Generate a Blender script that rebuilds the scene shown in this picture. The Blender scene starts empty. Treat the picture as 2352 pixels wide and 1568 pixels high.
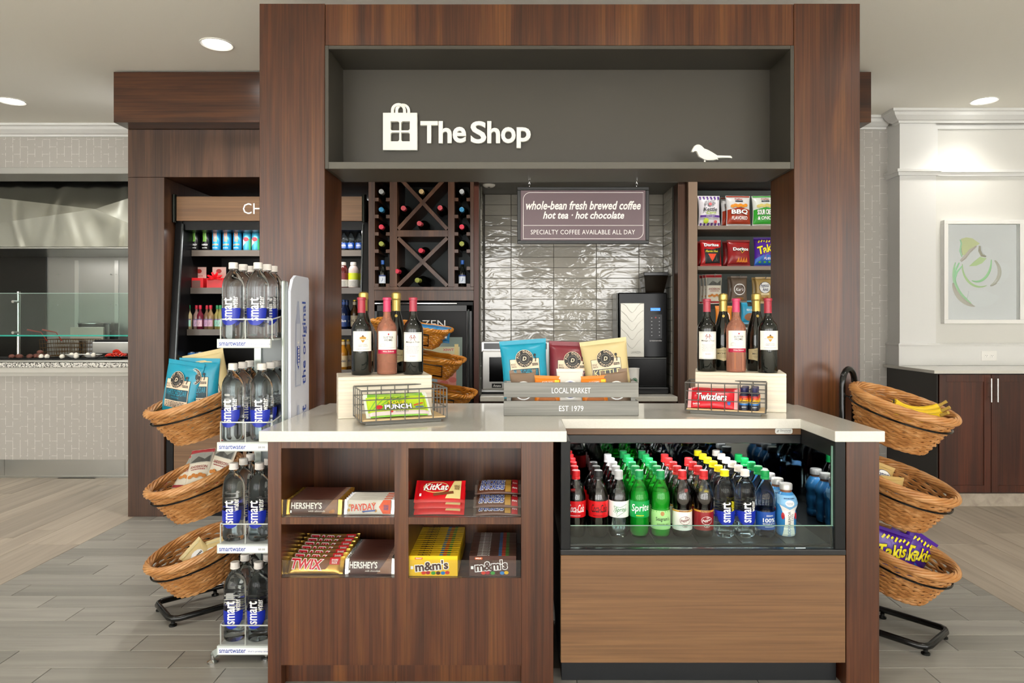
import bpy, bmesh, math, random
from mathutils import Vector, Matrix, noise
random.seed(7)
R = math.radians
PI = math.pi
SC = bpy.context.scene
COL = SC.collection
# ---------------------------------------------------------------- camera
F, CX, CY, H = 1560.0, 1195.0, 735.0, 1.34      # focal length in px, principal point, eye height
cam = bpy.data.cameras.new('camera')
cam.sensor_width = 36.0
cam.lens = 36.0 * F / 2352.0
cam.shift_x = -(CX - 1176.0) / 2352.0
cam.shift_y = -(784.0 - CY) / 2352.0
cam.clip_start = 0.05
camo = bpy.data.objects.new('camera', cam)
COL.objects.link(camo)
camo.location = (0, 0, H)
camo.rotation_euler = (R(90), 0, 0)
SC.camera = camo
# ---------------------------------------------------------------- light and exposure
SC.view_settings.view_transform = 'Standard'
SC.view_settings.look = 'None'
SC.view_settings.gamma = 1.0
SC.view_settings.use_curve_mapping = False
SC.view_settings.exposure = 0.42
try:
    SC.cycles.use_denoising = True
    SC.cycles.max_bounces = 14
    SC.cycles.transparent_max_bounces = 32
    SC.cycles.transmission_bounces = 14
    SC.cycles.sample_clamp_indirect = 6.0
    SC.cycles.caustics_refractive = False
    SC.cycles.caustics_reflective = False
    SC.cycles.blur_glossy = 0.5
except Exception:
    pass
world = bpy.data.worlds.new('daylight')
SC.world = world
world.use_nodes = True
wn = world.node_tree.nodes
wn['Background'].inputs[0].default_value = (1.0, 0.99, 0.972, 1)
wn['Background'].inputs[1].default_value = 6.5


def area_light(name, loc, rot, sx, sy, power, color=(1, 1, 1)):
    l = bpy.data.lights.new(name, 'AREA')
    l.shape = 'RECTANGLE'
    l.size, l.size_y = sx, sy
    l.energy = power
    l.color = color
    o = bpy.data.objects.new(name, l)
    COL.objects.link(o)
    o.location = loc
    o.rotation_euler = rot
    return o


# ---------------------------------------------------------------- pixel <-> world (only used to take sizes off the photo)
def xX(x, D): return (x - CX) * D / F
def zZ(y, D): return H - (y - CY) * D / F
def P(x, y, D): return Vector((xX(x, D), D, zZ(y, D)))


# ---------------------------------------------------------------- materials
def lin(c):
    if isinstance(c, str):
        c = c.lstrip('#')
        c = [int(c[i:i + 2], 16) / 255 for i in (0, 2, 4)]
        return tuple((v / 12.92 if v <= 0.04045 else ((v + 0.055) / 1.055) ** 2.4) for v in c)
    return tuple(c[:3])


MATS = {}


def mat(color, rough=0.5, metal=0.0, key=None, emit=0.0, trans=0.0, ior=1.45, coat=0.0, alpha=1.0):
    k = key or ('%s_%.2f_%.2f_%.2f_%.2f_%.2f_%.2f_%.2f' % (color, rough, metal, emit, trans, ior, coat, alpha))
    if k in MATS:
        return MATS[k]
    m = bpy.data.materials.new(k)
    m.use_nodes = True
    b = m.node_tree.nodes['Principled BSDF']
    c = lin(color)
    b.inputs['Base Color'].default_value = (*c, 1)
    b.inputs['Roughness'].default_value = rough
    b.inputs['Metallic'].default_value = metal
    b.inputs['IOR'].default_value = ior
    b.inputs['Transmission Weight'].default_value = trans
    b.inputs['Coat Weight'].default_value = coat
    b.inputs['Alpha'].default_value = alpha
    if emit:
        b.inputs['Emission Color'].default_value = (*c, 1)
        b.inputs['Emission Strength'].default_value = emit
    MATS[k] = m
    return m


def newmat(key):
    m = bpy.data.materials.new(key)
    m.use_nodes = True
    return m, m.node_tree, m.node_tree.nodes['Principled BSDF']


def ramp(nt, fac, stops):
    r = nt.nodes.new('ShaderNodeValToRGB')
    e = r.color_ramp.elements
    while len(e) < len(stops):
        e.new(0.5)
    for el, (p, c) in zip(e, stops):
        el.position = p
        el.color = (*lin(c), 1)
    nt.links.new(fac, r.inputs[0])
    return r.outputs[0]


def coords(nt, scale, rot=(0, 0, 0), loc=(0, 0, 0), kind='Object'):
    t = nt.nodes.new('ShaderNodeTexCoord')
    m = nt.nodes.new('ShaderNodeMapping')
    m.inputs['Scale'].default_value = scale
    m.inputs['Rotation'].default_value = rot
    m.inputs['Location'].default_value = loc
    nt.links.new(t.outputs[kind], m.inputs[0])
    return m.outputs[0]


def noise_tex(nt, vec, scale=1.0, detail=4, rough=0.55, dist=0.0):
    n = nt.nodes.new('ShaderNodeTexNoise')
    n.inputs['Scale'].default_value = scale
    n.inputs['Detail'].default_value = detail
    n.inputs['Roughness'].default_value = rough
    n.inputs['Distortion'].default_value = dist
    nt.links.new(vec, n.inputs['Vector'])
    return n.outputs['Fac']


def mixc(nt, fac, a, b, mode='MIX'):
    m = nt.nodes.new('ShaderNodeMix')
    m.data_type = 'RGBA'
    m.blend_type = mode
    for sock, v in ((m.inputs[0], fac), (m.inputs[6], a), (m.inputs[7], b)):
        if isinstance(v, (int, float)):
            sock.default_value = v
        elif isinstance(v, (tuple, str)):
            sock.default_value = (*lin(v), 1)
        else:
            nt.links.new(v, sock)
    return m.outputs[2]


def bump(nt, b, height, strength=0.2, dist=0.01):
    n = nt.nodes.new('ShaderNodeBump')
    n.inputs['Strength'].default_value = strength
    n.inputs['Distance'].default_value = dist
    nt.links.new(height, n.inputs['Height'])
    nt.links.new(n.outputs[0], b.inputs['Normal'])


def wood(key, axis, dark, mid, light, rough=0.35, fine=1.0, coat=0.0, streak=0.5):
    """grain running along axis (0 x, 1 y, 2 z); object coordinates are metres"""
    if key in MATS:
        return MATS[key]
    m, nt, b = newmat(key)
    s1 = [9.0 * fine] * 3
    s1[axis] = 0.55 * fine
    s2 = [130.0 * fine] * 3
    s2[axis] = 1.6
    n1 = noise_tex(nt, coords(nt, s1), 1.0, 5, 0.6, 0.6)
    n2 = noise_tex(nt, coords(nt, s2), 1.0, 3, 0.6, 0.3)
    c1 = ramp(nt, n1, [(0.28, dark), (0.5, mid), (0.72, light)])
    c2 = ramp(nt, n2, [(0.35, '#6a6a6a'), (0.6, '#ffffff')])
    c = mixc(nt, streak, c1, c2, 'MULTIPLY')
    nt.links.new(c, b.inputs['Base Color'])
    b.inputs['Roughness'].default_value = rough
    b.inputs['Coat Weight'].default_value = coat
    b.inputs['Coat Roughness'].default_value = 0.25
    bump(nt, b, n2, 0.08, 0.002)
    MATS[key] = m
    return m


# ---------------------------------------------------------------- mesh building
class MB:
    def __init__(s):
        s.v, s.f, s.m = [], [], []

    def add(s, verts, faces, m=0, T=None):
        k = len(s.v)
        s.v += [tuple(T @ Vector(q)) if T is not None else tuple(q) for q in verts]
        s.f += [tuple(i + k for i in f) for f in faces]
        s.m += [m] * len(faces)
        return s

    def box(s, x0, x1, y0, y1, z0, z1, m=0, b=0.0, T=None):
        x0, x1 = min(x0, x1), max(x0, x1)
        y0, y1 = min(y0, y1), max(y0, y1)
        z0, z1 = min(z0, z1), max(z0, z1)
        if b <= 0:
            v = [(x, y, z) for x in (x0, x1) for y in (y0, y1) for z in (z0, z1)]
            f = [(0, 1, 3, 2), (4, 6, 7, 5), (0, 4, 5, 1), (2, 3, 7, 6), (0, 2, 6, 4), (1, 5, 7, 3)]
            return s.add(v, f, m, T)
        b = min(b, (x1 - x0) / 2.01, (y1 - y0) / 2.01, (z1 - z0) / 2.01)
        lo, hi = (x0, y0, z0), (x1, y1, z1)
        v, idx = [], {}
        for sx in (0, 1):
            for sy in (0, 1):
                for sz in (0, 1):
                    sg = (sx, sy, sz)
                    for ax in range(3):
                        q = []
                        for a in range(3):
                            c = hi[a] if sg[a] else lo[a]
                            if a != ax:
                                c += -b if sg[a] else b
                            q.append(c)
                        idx[sg + (ax,)] = len(v)
                        v.append(tuple(q))
        f = []
        for ax in range(3):
            o1, o2 = [a for a in range(3) if a != ax]
            for sd in (0, 1):
                q = []
                for p1, p2 in ((0, 0), (1, 0), (1, 1), (0, 1)):
                    sg = [0, 0, 0]
                    sg[ax], sg[o1], sg[o2] = sd, p1, p2
                    q.append(idx[tuple(sg) + (ax,)])
                f.append(tuple(q))
        for ax in range(3):          # edges along ax
            o1, o2 = [a for a in range(3) if a != ax]
            for p1 in (0, 1):
                for p2 in (0, 1):
                    a_, b_ = [0, 0, 0], [0, 0, 0]
                    a_[o1] = b_[o1] = p1
                    a_[o2] = b_[o2] = p2
                    b_[ax] = 1
                    f.append((idx[tuple(a_) + (o1,)], idx[tuple(b_) + (o1,)], idx[tuple(b_) + (o2,)], idx[tuple(a_) + (o2,)]))
        for sx in (0, 1):
            for sy in (0, 1):
                for sz in (0, 1):
                    f.append(tuple(idx[(sx, sy, sz, a)] for a in range(3)))
        return s.add(v, f, m, T)

    def prism(s, poly, lo, hi, axis=2, m=0, T=None):
        """poly in the two remaining axes (in order), extruded lo..hi along axis"""
        n = len(poly)
        v = []
        for t in (lo, hi):
            for p in poly:
                q = list(p)
                q.insert(axis, t)
                v.append(tuple(q))
        f = [tuple(range(n - 1, -1, -1)), tuple(range(n, 2 * n))]
        for i in range(n):
            j = (i + 1) % n
            f.append((i, j, n + j, n + i))
        return s.add(v, f, m, T)

    def lathe(s, prof, n=20, c=(0, 0, 0), m=0, T=None, sx=1.0, sy=1.0):
        v, f, rings = [], [], []
        for r, z in prof:
            if r < 1e-6:
                rings.append([len(v)])
                v.append((c[0], c[1], c[2] + z))
            else:
                rings.append(list(range(len(v), len(v) + n)))
                for i in range(n):
                    a = 2 * PI * i / n
                    v.append((c[0] + r * sx * math.cos(a), c[1] + r * sy * math.sin(a), c[2] + z))
        for a, b in zip(rings, rings[1:]):
            if len(a) == 1 and len(b) == 1:
                continue
            for i in range(n):
                j = (i + 1) % n
                if len(a) == 1:
                    f.append((a[0], b[j], b[i]))
                elif len(b) == 1:
                    f.append((a[i], a[j], b[0]))
                else:
                    f.append((a[i], a[j], b[j], b[i]))
        return s.add(v, f, m, T)

    def tube(s, pts, r, n=6, closed=False, m=0, caps=True, T=None):
        pts = [Vector(p) for p in pts]
        N = len(pts)
        rad = r if hasattr(r, '__len__') else [r] * N
        v, f = [], []
        up = None
        for i, p in enumerate(pts):
            a = pts[(i - 1) % N] if (closed or i) else p
            b = pts[(i + 1) % N] if (closed or i < N - 1) else p
            t = (b - a)
            t = t.normalized() if t.length > 1e-9 else Vector((0, 0, 1))
            if up is None:
                up = Vector((0, 0, 1)) if abs(t.z) < 0.9 else Vector((1, 0, 0))
            up = (up - t * up.dot(t))
            up = up.normalized() if up.length > 1e-6 else t.orthogonal().normalized()
            w = t.cross(up)
            for k in range(n):
                an = 2 * PI * k / n
                v.append(tuple(p + (up * math.cos(an) + w * math.sin(an)) * rad[i]))
        for i in range(N if closed else N - 1):
            j = (i + 1) % N
            for k in range(n):
                l = (k + 1) % n
                f.append((i * n + k, i * n + l, j * n + l, j * n + k))
        if caps and not closed:
            f.append(tuple(range(n - 1, -1, -1)))
            f.append(tuple((N - 1) * n + k for k in range(n)))
        return s.add(v, f, m, T)

    def grid(s, fn, nu, nv, m=0, flip=False, T=None):
        v = [tuple(fn(i / nu, j / nv)) for j in range(nv + 1) for i in range(nu + 1)]
        f = []
        for j in range(nv):
            for i in range(nu):
                a = j * (nu + 1) + i
                q = (a, a + 1, a + nu + 2, a + nu + 1)
                f.append(q[::-1] if flip else q)
        return s.add(v, f, m, T)

    def mesh(s, name, mats, smooth=0.0):
        me = bpy.data.meshes.new(name)
        me.from_pydata(s.v, [], s.f)
        if not isinstance(mats, (list, tuple)):
            mats = [mats]
        for q in mats:
            me.materials.append(q)
        if len(mats) > 1:
            me.polygons.foreach_set('material_index', s.m)
        if smooth:
            me.polygons.foreach_set('use_smooth', [True] * len(me.polygons))
            try:
                me.set_sharp_from_angle(angle=R(smooth))
            except Exception:
                pass
        bm = bmesh.new()
        bm.from_mesh(me)
        bmesh.ops.recalc_face_normals(bm, faces=bm.faces)
        bm.to_mesh(me)
        bm.free()
        me.update()
        return me

    def obj(s, name, mats, parent=None, smooth=0.0):
        return link(name, s.mesh(name, mats, smooth), parent)


def link(name, me, parent=None):
    o = bpy.data.objects.new(name, me)
    COL.objects.link(o)
    if parent is not None:
        o.parent = parent
    return o


def tag(o, label=None, cat=None, group=None, kind=None):
    if label: o['label'] = label
    if cat: o['category'] = cat
    if group: o['group'] = group
    if kind: o['kind'] = kind
    return o


def thing(name, loc=(0, 0, 0), rz=0.0, label=None, cat=None, group=None, rx=0.0, ry=0.0):
    o = bpy.data.objects.new(name, None)
    o.empty_display_size = 0.05
    COL.objects.link(o)
    o.location = loc
    o.rotation_euler = (rx, ry, rz)
    return tag(o, label, cat, group)


KIDS = {}


def copy_tree(o, parent=None):
    c = o.copy()
    COL.objects.link(c)
    c.parent = parent
    for ch in o.children:
        copy_tree(ch, c)
    return c


class Proto:
    """first use hands out the prototype itself, later uses copies of it and its parts"""
    def __init__(s, root):
        s.root, s.used = root, False

    def put(s, loc, rz=0.0, label=None, cat=None, group=None, rx=0.0, ry=0.0, skip=()):
        o = copy_tree(s.root) if s.used else s.root
        s.used = True
        o.location = loc
        o.rotation_euler = (rx, ry, rz)
        tag(o, label, cat, group)
        return o

    def drop(s):
        """remove the prototype if it was never placed"""
        if not s.used:
            for ch in list(s.root.children_recursive):
                bpy.data.objects.remove(ch)
            bpy.data.objects.remove(s.root)


def structure(name, mb, mats, smooth=0.0, parent=None):
    o = mb.obj(name, mats, parent, smooth)
    if parent is None:
        o['kind'] = 'structure'
    return o


# ---------------------------------------------------------------- flat print: text and shapes laid on a surface
TXT = {}


def text2d(s, bold=0.0, shear=0.0, spacing=1.0, res=2):
    k = (s, bold, shear, spacing, res)
    if k not in TXT:
        cu = bpy.data.curves.new('txt', 'FONT')
        cu.body = s
        cu.size = 1.0
        cu.offset = bold
        cu.shear = shear
        cu.space_character = spacing
        cu.resolution_u = res
        o = bpy.data.objects.new('txt', cu)
        me = bpy.data.meshes.new_from_object(o)
        vs = [(v.co.x, v.co.y) for v in me.vertices]
        fs = [tuple(p.vertices) for p in me.polygons]
        bpy.data.objects.remove(o)
        bpy.data.curves.remove(cu)
        bpy.data.meshes.remove(me)
        TXT[k] = (vs, fs)
    return TXT[k]


def fit(vs, w=None, h=None):
    x0, x1 = min(v[0] for v in vs), max(v[0] for v in vs)
    y0, y1 = min(v[1] for v in vs), max(v[1] for v in vs)
    kx = w / (x1 - x0) if w else None
    ky = h / (y1 - y0) if h else None
    kx = kx or ky
    ky = ky or kx
    cx, cy = (x0 + x1) / 2, (y0 + y1) / 2
    return [((x - cx) * kx, (y - cy) * ky) for x, y in vs]


def plane_surf(o, ux, uy):
    o, ux, uy = Vector(o), Vector(ux).normalized(), Vector(uy).normalized()
    n = ux.cross(uy)
    return lambda u, v, off: o + ux * u + uy * v + n * off


def front_surf(x, y, z):
    """plane facing the camera side (-Y), u to the right, v up"""
    return plane_surf((x, y, z), (1, 0, 0), (0, 0, 1))


def cyl_surf(rf, c=(0, 0, 0)):
    """around a vertical axis; u = arc length from the -Y side, v = height; rf radius or radius(v)"""
    fn = rf if callable(rf) else (lambda v: rf)
    def g(u, v, off):
        r = fn(v)
        a = u / max(r, 1e-4)
        return Vector((c[0] + (r + off) * math.sin(a), c[1] - (r + off) * math.cos(a), c[2] + v))
    return g


class Art:
    def __init__(s, surf, cell=None, base=0.0006, step=0.00025):
        s.surf, s.cell, s.base, s.step = surf, cell, base, step
        s.mb, s.mats, s.k = MB(), [], 0

    def mi(s, m):
        if isinstance(m, str):
            m = mat(m, 0.4)
        if m not in s.mats:
            s.mats.append(m)
        return s.mats.index(m)

    def flat(s, vs, fs, m, up=True):
        if up:
            s.k += 1
        off = s.base + s.k * s.step
        if s.cell:
            bm = bmesh.new()
            bv = [bm.verts.new((x, y, 0)) for x, y in vs]
            for f in fs:
                try:
                    bm.faces.new([bv[i] for i in f])
                except ValueError:
                    pass
            for ax in (0, 1):
                lo, hi = min(v[ax] for v in vs), max(v[ax] for v in vs)
                c = s.cell[ax]
                if not c:
                    continue
                t = math.floor(lo / c) * c + c
                while t < hi:
                    no = [0, 0, 0]
                    no[ax] = 1
                    co = [0, 0, 0]
                    co[ax] = t
                    bmesh.ops.bisect_plane(bm, geom=bm.verts[:] + bm.edges[:] + bm.faces[:], plane_co=co, plane_no=no)
                    t += c
            bm.verts.index_update()
            vs = [(v.co.x, v.co.y) for v in bm.verts]
            fs = [tuple(v.index for v in f.verts) for f in bm.faces]
            bm.free()
        s.mb.add([s.surf(x, y, off) for x, y in vs], fs, s.mi(m))
        return s

    def poly(s, pts, m):
        return s.flat(list(pts), [tuple(range(len(pts)))], m)

    def rect(s, x0, y0, x1, y1, m, r=0.0):
        if r <= 0:
            return s.poly([(x0, y0), (x1, y0), (x1, y1), (x0, y1)], m)
        pts = []
        for cx, cy, a0 in ((x1 - r, y0 + r, -90), (x1 - r, y1 - r, 0), (x0 + r, y1 - r, 90), (x0 + r, y0 + r, 180)):
            for k in range(5):
                a = R(a0 + k * 22.5)
                pts.append((cx + r * math.cos(a), cy + r * math.sin(a)))
        return s.poly(pts, m)

    def disc(s, cx, cy, rx, ry, m, n=20):
        return s.poly([(cx + rx * math.cos(2 * PI * k / n), cy + ry * math.sin(2 * PI * k / n)) for k in range(n)], m)

    def ring(s, cx, cy, rx, ry, w, m, n=24, a0=0, a1=360):
        vs, fs = [], []
        for k in range(n + 1):
            a = R(a0 + (a1 - a0) * k / n)
            vs.append((cx + rx * math.cos(a), cy + ry * math.sin(a)))
            vs.append((cx + (rx - w) * math.cos(a), cy + (ry - w) * math.sin(a)))
        for k in range(n):
            fs.append((2 * k, 2 * k + 2, 2 * k + 3, 2 * k + 1))
        return s.flat(vs, fs, m)

    def line(s, pts, w, m):
        vs, fs = [], []
        for i, p in enumerate(pts):
            a = Vector(pts[max(i - 1, 0)])
            b = Vector(pts[min(i + 1, len(pts) - 1)])
            d = (b - a)
            d = d.normalized() if d.length else Vector((1, 0))
            nrm = Vector((-d.y, d.x)) * w / 2
            vs += [(p[0] + nrm.x, p[1] + nrm.y), (p[0] - nrm.x, p[1] - nrm.y)]
        for i in range(len(pts) - 1):
            fs.append((2 * i, 2 * i + 1, 2 * i + 3, 2 * i + 2))
        return s.flat(vs, fs, m)

    def text(s, t, cx, cy, w=None, h=None, m='#ffffff', bold=0.0, shear=0.0, rot=0.0, outline=None, ow=0.03, spacing=1.0):
        bold *= 0.6
        for lay in ((outline, bold + ow), (m, bold)) if outline else ((m, bold),):
            vs, fs = text2d(t, lay[1], shear, spacing)
            k = fit(text2d(t, bold, shear, spacing)[0], w, h)
            # the outline keeps the scale of the plain lettering
            src = text2d(t, bold, shear, spacing)[0]
            x0, x1 = min(v[0] for v in src), max(v[0] for v in src)
            y0, y1 = min(v[1] for v in src), max(v[1] for v in src)
            kx = w / (x1 - x0) if w else h / (y1 - y0)
            ky = h / (y1 - y0) if h else kx
            c, sn = math.cos(R(rot)), math.sin(R(rot))
            out = []
            for x, y in vs:
                a, b = (x - (x0 + x1) / 2) * kx, (y - (y0 + y1) / 2) * ky
                out.append((cx + a * c - b * sn, cy + a * sn + b * c))
            s.flat(out, fs, lay[0])
        return s

    def arc_text(s, t, cx, cy, r, h, m, a_mid=90, span=120, bold=0.0, inside=False):
        n = len(t)
        for i, ch in enumerate(t):
            if ch == ' ':
                continue
            fr = (i + 0.5) / n - 0.5
            a = a_mid - span * fr if not inside else a_mid + span * fr
            px, py = cx + r * math.cos(R(a)), cy + r * math.sin(R(a))
            s.text(ch, px, py, h=h, m=m, bold=bold, rot=(a - 90) if not inside else (a + 90))
            s.k -= 1
        s.k += 1
        return s

    def scribble(s, x0, x1, y, h, m, n=9, seed=1):
        """a row of unreadably small print"""
        rr = random.Random(seed)
        w = (x1 - x0)
        x = x0
        s.k += 1
        while x < x1 - w * 0.02:
            e = min(x + w * rr.uniform(0.05, 0.16), x1)
            s.flat([(x, y), (e, y), (e, y + h), (x, y + h)], [(0, 1, 2, 3)], m, up=False)
            x = e + w * 0.025
        return s

    def build(s, name, parent):
        return s.mb.obj(name, s.mats, parent)


ORD = ['first', 'second', 'third', 'fourth', 'fifth', 'sixth', 'seventh', 'eighth', 'ninth', 'tenth', 'eleventh', 'twelfth',
       'thirteenth', 'fourteenth', 'fifteenth', 'sixteenth', 'seventeenth', 'eighteenth', 'nineteenth', 'twentieth']
# ================================================================ surfaces
W_V = wood('walnut_vertical', 2, '#30170a', '#532c15', '#744722', 0.32, 1.0, 0.15)
W_H = wood('walnut_horizontal', 0, '#2c150a', '#462613', '#5f381d', 0.3, 1.0, 0.2)
W_L = wood('light_walnut_horizontal', 0, '#64462c', '#775536', '#866340', 0.42, 0.8, 0.0, 0.3)
W_B = wood('back_walnut_vertical', 2, '#321d12', '#4e3221', '#664632', 0.35, 1.0, 0.1)
W_D = wood('dark_mahogany', 2, '#2a110a', '#472011', '#5e2d19', 0.35, 1.0, 0.05)
W_C = wood('whitewashed_wood', 0, '#ded1ba', '#e8ddc8', '#f0e8d8', 0.55, 0.7, 0.0, 0.2)
W_CV = wood('whitewashed_wood_side', 1, '#cbbca2', '#dfd3bc', '#ece3d0', 0.55, 0.7, 0.0, 0.2)
W_G = wood('grey_stained_wood', 0, '#6c6b66', '#878681', '#99978f', 0.6, 0.9, 0.0, 0.3)
BLACK = mat('#0d0d0e', 0.35, ior=1.3)
BLACKG = mat('#070708', 0.12, ior=1.25)
BLACKM = mat('#151515', 0.6)
WHITE = mat('#f2f1ec', 0.5)
STEEL = mat('#b9bab8', 0.28, 1.0)
STEELR = mat('#9c9c98', 0.4, 1.0)
CHROME = mat('#d0d0d0', 0.12, 1.0)
NICHE = mat('#413d35', 0.42)
QUARTZ = None


def make_quartz():
    m, nt, b = newmat('white_quartz')
    n = noise_tex(nt, coords(nt, (160, 160, 160)), 1.0, 2)
    c = ramp(nt, n, [(0.3, '#d0cdc3'), (0.65, '#d5d2c9')])
    nt.links.new(c, b.inputs['Base Color'])
    b.inputs['Roughness'].default_value = 0.12
    b.inputs['Coat Weight'].default_value = 0.3
    b.inputs['Coat Roughness'].default_value = 0.04
    return m


QUARTZ = make_quartz()


def make_plank(key, axis, a, b_, c):
    m, nt, b = newmat(key)
    s1 = [16.0] * 3
    s1[axis] = 0.9
    info = nt.nodes.new('ShaderNodeObjectInfo')
    vec = coords(nt, s1)
    add = nt.nodes.new('ShaderNodeVectorMath')
    add.operation = 'ADD'
    sc = nt.nodes.new('ShaderNodeVectorMath')
    sc.operation = 'SCALE'
    comb = nt.nodes.new('ShaderNodeCombineXYZ')
    for i in range(3):
        nt.links.new(info.outputs['Random'], comb.inputs[i])
    nt.links.new(comb.outputs[0], sc.inputs[0])
    sc.inputs['Scale'].default_value = 37.0
    nt.links.new(vec, add.inputs[0])
    nt.links.new(sc.outputs[0], add.inputs[1])
    n = noise_tex(nt, add.outputs[0], 1.0, 4, 0.6, 0.5)
    col = ramp(nt, n, [(0.3, a), (0.5, b_), (0.7, c)])
    tone = ramp(nt, info.outputs['Random'], [(0.0, '#e4e4e4'), (1.0, '#ffffff')])
    col = mixc(nt, 1.0, col, tone, 'MULTIPLY')
    nt.links.new(col, b.inputs['Base Color'])
    b.inputs['Roughness'].default_value = 0.38
    return m


PLANK_G = make_plank('grey_floor_plank', 0, '#87857e', '#97948c', '#a3a098')
PLANK_B = make_plank('beige_floor_plank', 1, '#a09384', '#b1a595', '#beb3a3')
GROUT = mat('#5e5a53', 0.8)


def make_wallpaper(key, base, linec):
    m, nt, b = newmat(key)
    vec = coords(nt, (1, 1, 1), (R(90), 0, 0))
    rot = nt.nodes.new('ShaderNodeMapping')
    rot.inputs['Rotation'].default_value = (0, 0, R(90))
    nt.links.new(vec, rot.inputs[0])
    br = nt.nodes.new('ShaderNodeTexBrick')
    br.offset = 0.5
    br.inputs['Scale'].default_value = 1.0
    br.inputs['Brick Width'].default_value = 0.125
    br.inputs['Row Height'].default_value = 0.0625
    br.inputs['Mortar Size'].default_value = 0.0016
    br.inputs['Mortar Smooth'].default_value = 0.1
    nt.links.new(rot.outputs[0], br.inputs['Vector'])
    n = noise_tex(nt, coords(nt, (30, 30, 30)), 1.0, 3)
    mask = ramp(nt, n, [(0.44, '#000000'), (0.5, '#ffffff')])
    mul = nt.nodes.new('ShaderNodeMath')
    mul.operation = 'MULTIPLY'
    nt.links.new(br.outputs['Fac'], mul.inputs[0])
    nt.links.new(mask, mul.inputs[1])
    c = mixc(nt, mul.outputs[0], base, linec)
    nt.links.new(c, b.inputs['Base Color'])
    b.inputs['Roughness'].default_value = 0.55
    return m


PAPER = make_wallpaper('geometric_wallpaper', '#b3afa8', '#dedbd5')
PAINT = mat('#e6e4dd', 0.55)
PAINTW = mat('#e3e3e0', 0.5)
CEIL = mat('#f3f0e6', 0.85)

# ================================================================ room shell
ZC = 2.985
mb = MB().box(-9, 9, -4.2, 9, ZC, ZC + 0.12)
structure('ceiling', mb, CEIL)
mb = MB().box(-9, 9, -4.2, 9, -0.15, -0.004)
floor = structure('floor', mb, GROUT)
XB_L, XB_R = -2.633, 2.307
# grey planks laid across, stepping by a third from row to row
G = 0.0014
n_pl = 0
for k in range(-3, 16):
    y1 = 4.268 - k * 0.1375
    y0 = y1 - 0.1375
    off = -2.478 + 0.224 * (k % 3)
    x = off - 0.672 * 3
    while x < XB_R:
        a, b_ = max(x, XB_L), min(x + 0.672, XB_R)
        x += 0.672
        if b_ - a < 0.02:
            continue
        if a > -0.9 and b_ < 1.3 and 2.56 < y0 and y1 < 3.1:
            continue                                  # wholly beneath the counter
        mb = MB().box(a + G, b_ - G, y0 + G, y1 - G, -0.02, 0.0, b=0.0012)
        mb.obj('floor_plank', PLANK_G, floor)
        n_pl += 1
# beige planks running away from the camera on both sides, wide and narrow alternating
rr = random.Random(3)
yend0 = 4.268 - 16 * 0.1375
for side, x0, ws in ((-1, XB_L, (0.322, 0.165)), (1, XB_R, (0.165, 0.322))):
    x = x0
    for i in range(9):
        w = ws[i % 2]
        a, b_ = (x - w, x) if side < 0 else (x, x + w)
        x = a if side < 0 else b_
        if abs(x) > 4.6:
            break
        y = yend0 + rr.uniform(-0.9, 0)
        while y < 5.75:
            L = 1.34
            y1 = min(y + L, 5.78)
            if y1 > yend0 + 0.05:
                MB().box(a + G, b_ - G, max(y, yend0) + G, y1 - G, -0.02, 0.0, b=0.0012).obj('floor_plank', PLANK_B, floor)
            y += L
# the rest of the floor beyond the built planks (behind the camera, far sides)
MB().box(-9, 9, -4.2, 1.2, -0.02, -0.001).obj('bounce_floor', mat('#dfdace', 0.9), floor)  # unseen pale floor, added to bounce light up to the ceiling
yend = 4.268 - 16 * 0.1375
mb = MB().box(-9, 9, 1.2, yend, -0.02, -0.001)
mb.box(-9, -4.4, yend, 5.78, -0.02, -0.003).box(4.4, 9, yend, 5.78, -0.02, -0.003)
mb.obj('floor_surface', PLANK_G, floor)

# window wall behind the camera: daylight comes through it
mb = MB().box(-9, 9, -4.2, -4.0, 0, 0.06).box(-9, 9, -4.2, -4.0, 2.85, ZC)
for k in range(8):
    x = -8.6 + k * 2.45
    mb.box(x - 0.4, x + 0.4, -4.25, -3.95, 0.06, 2.85)
    mb.box(x + 1.18, x + 1.26, -4.15, -4.05, 0.06, 2.85)
structure('wall_rear', mb, PAINT)
structure('wall_far_left', MB().box(-7.7, -7.5, -4.2, 7.05, 0, ZC), PAINT)
structure('wall_far_right', MB().box(6.6, 6.8, -4.2, 5.65, 0, ZC), PAINT)

# ---- left wall with the kitchen pass-through
DL = 5.773
XL0, XL1 = -7.5, -2.677
mb = MB().box(XL0, XL1, DL, DL + 0.12, zZ(385, DL), ZC)
mb.box(XL0, XL1, DL, DL + 0.12, 0.155, zZ(855, DL))
structure('wall_left', mb, PAPER)
# crown moulding, left
def crown(name, x0, x1, y, depth=0.11, drop=0.09):
    prof = [(0, 0), (-depth, 0), (-depth, -0.018), (-depth + 0.018, -0.024), (-depth + 0.03, -0.045), (-0.045, -0.07), (-0.022, -0.075),
            (-0.018, -drop), (0, -drop)]
    mb = MB().prism([(y + a, ZC + b) for a, b in prof], x0, x1, 0)
    return structure(name, mb, PAINTW)
crown('trim_1', XL0, XL1, DL)
mb = MB().box(XL0, XL1, DL - 0.02, DL + 0.3, zZ(400, DL), zZ(385, DL), b=0.004)
structure('trim_2', mb, mat('#b4b3ad', 0.5))
mb = MB().box(XL0, XL1, DL - 0.012, DL + 0.02, zZ(864, DL), zZ(844, DL), b=0.003)
mb.box(XL0, XL1, DL - 0.03, DL + 0.02, zZ(856, DL), zZ(843, DL), b=0.004)
structure('trim_3', mb, mat('#c9c7bf', 0.5))
mb = MB()
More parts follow.
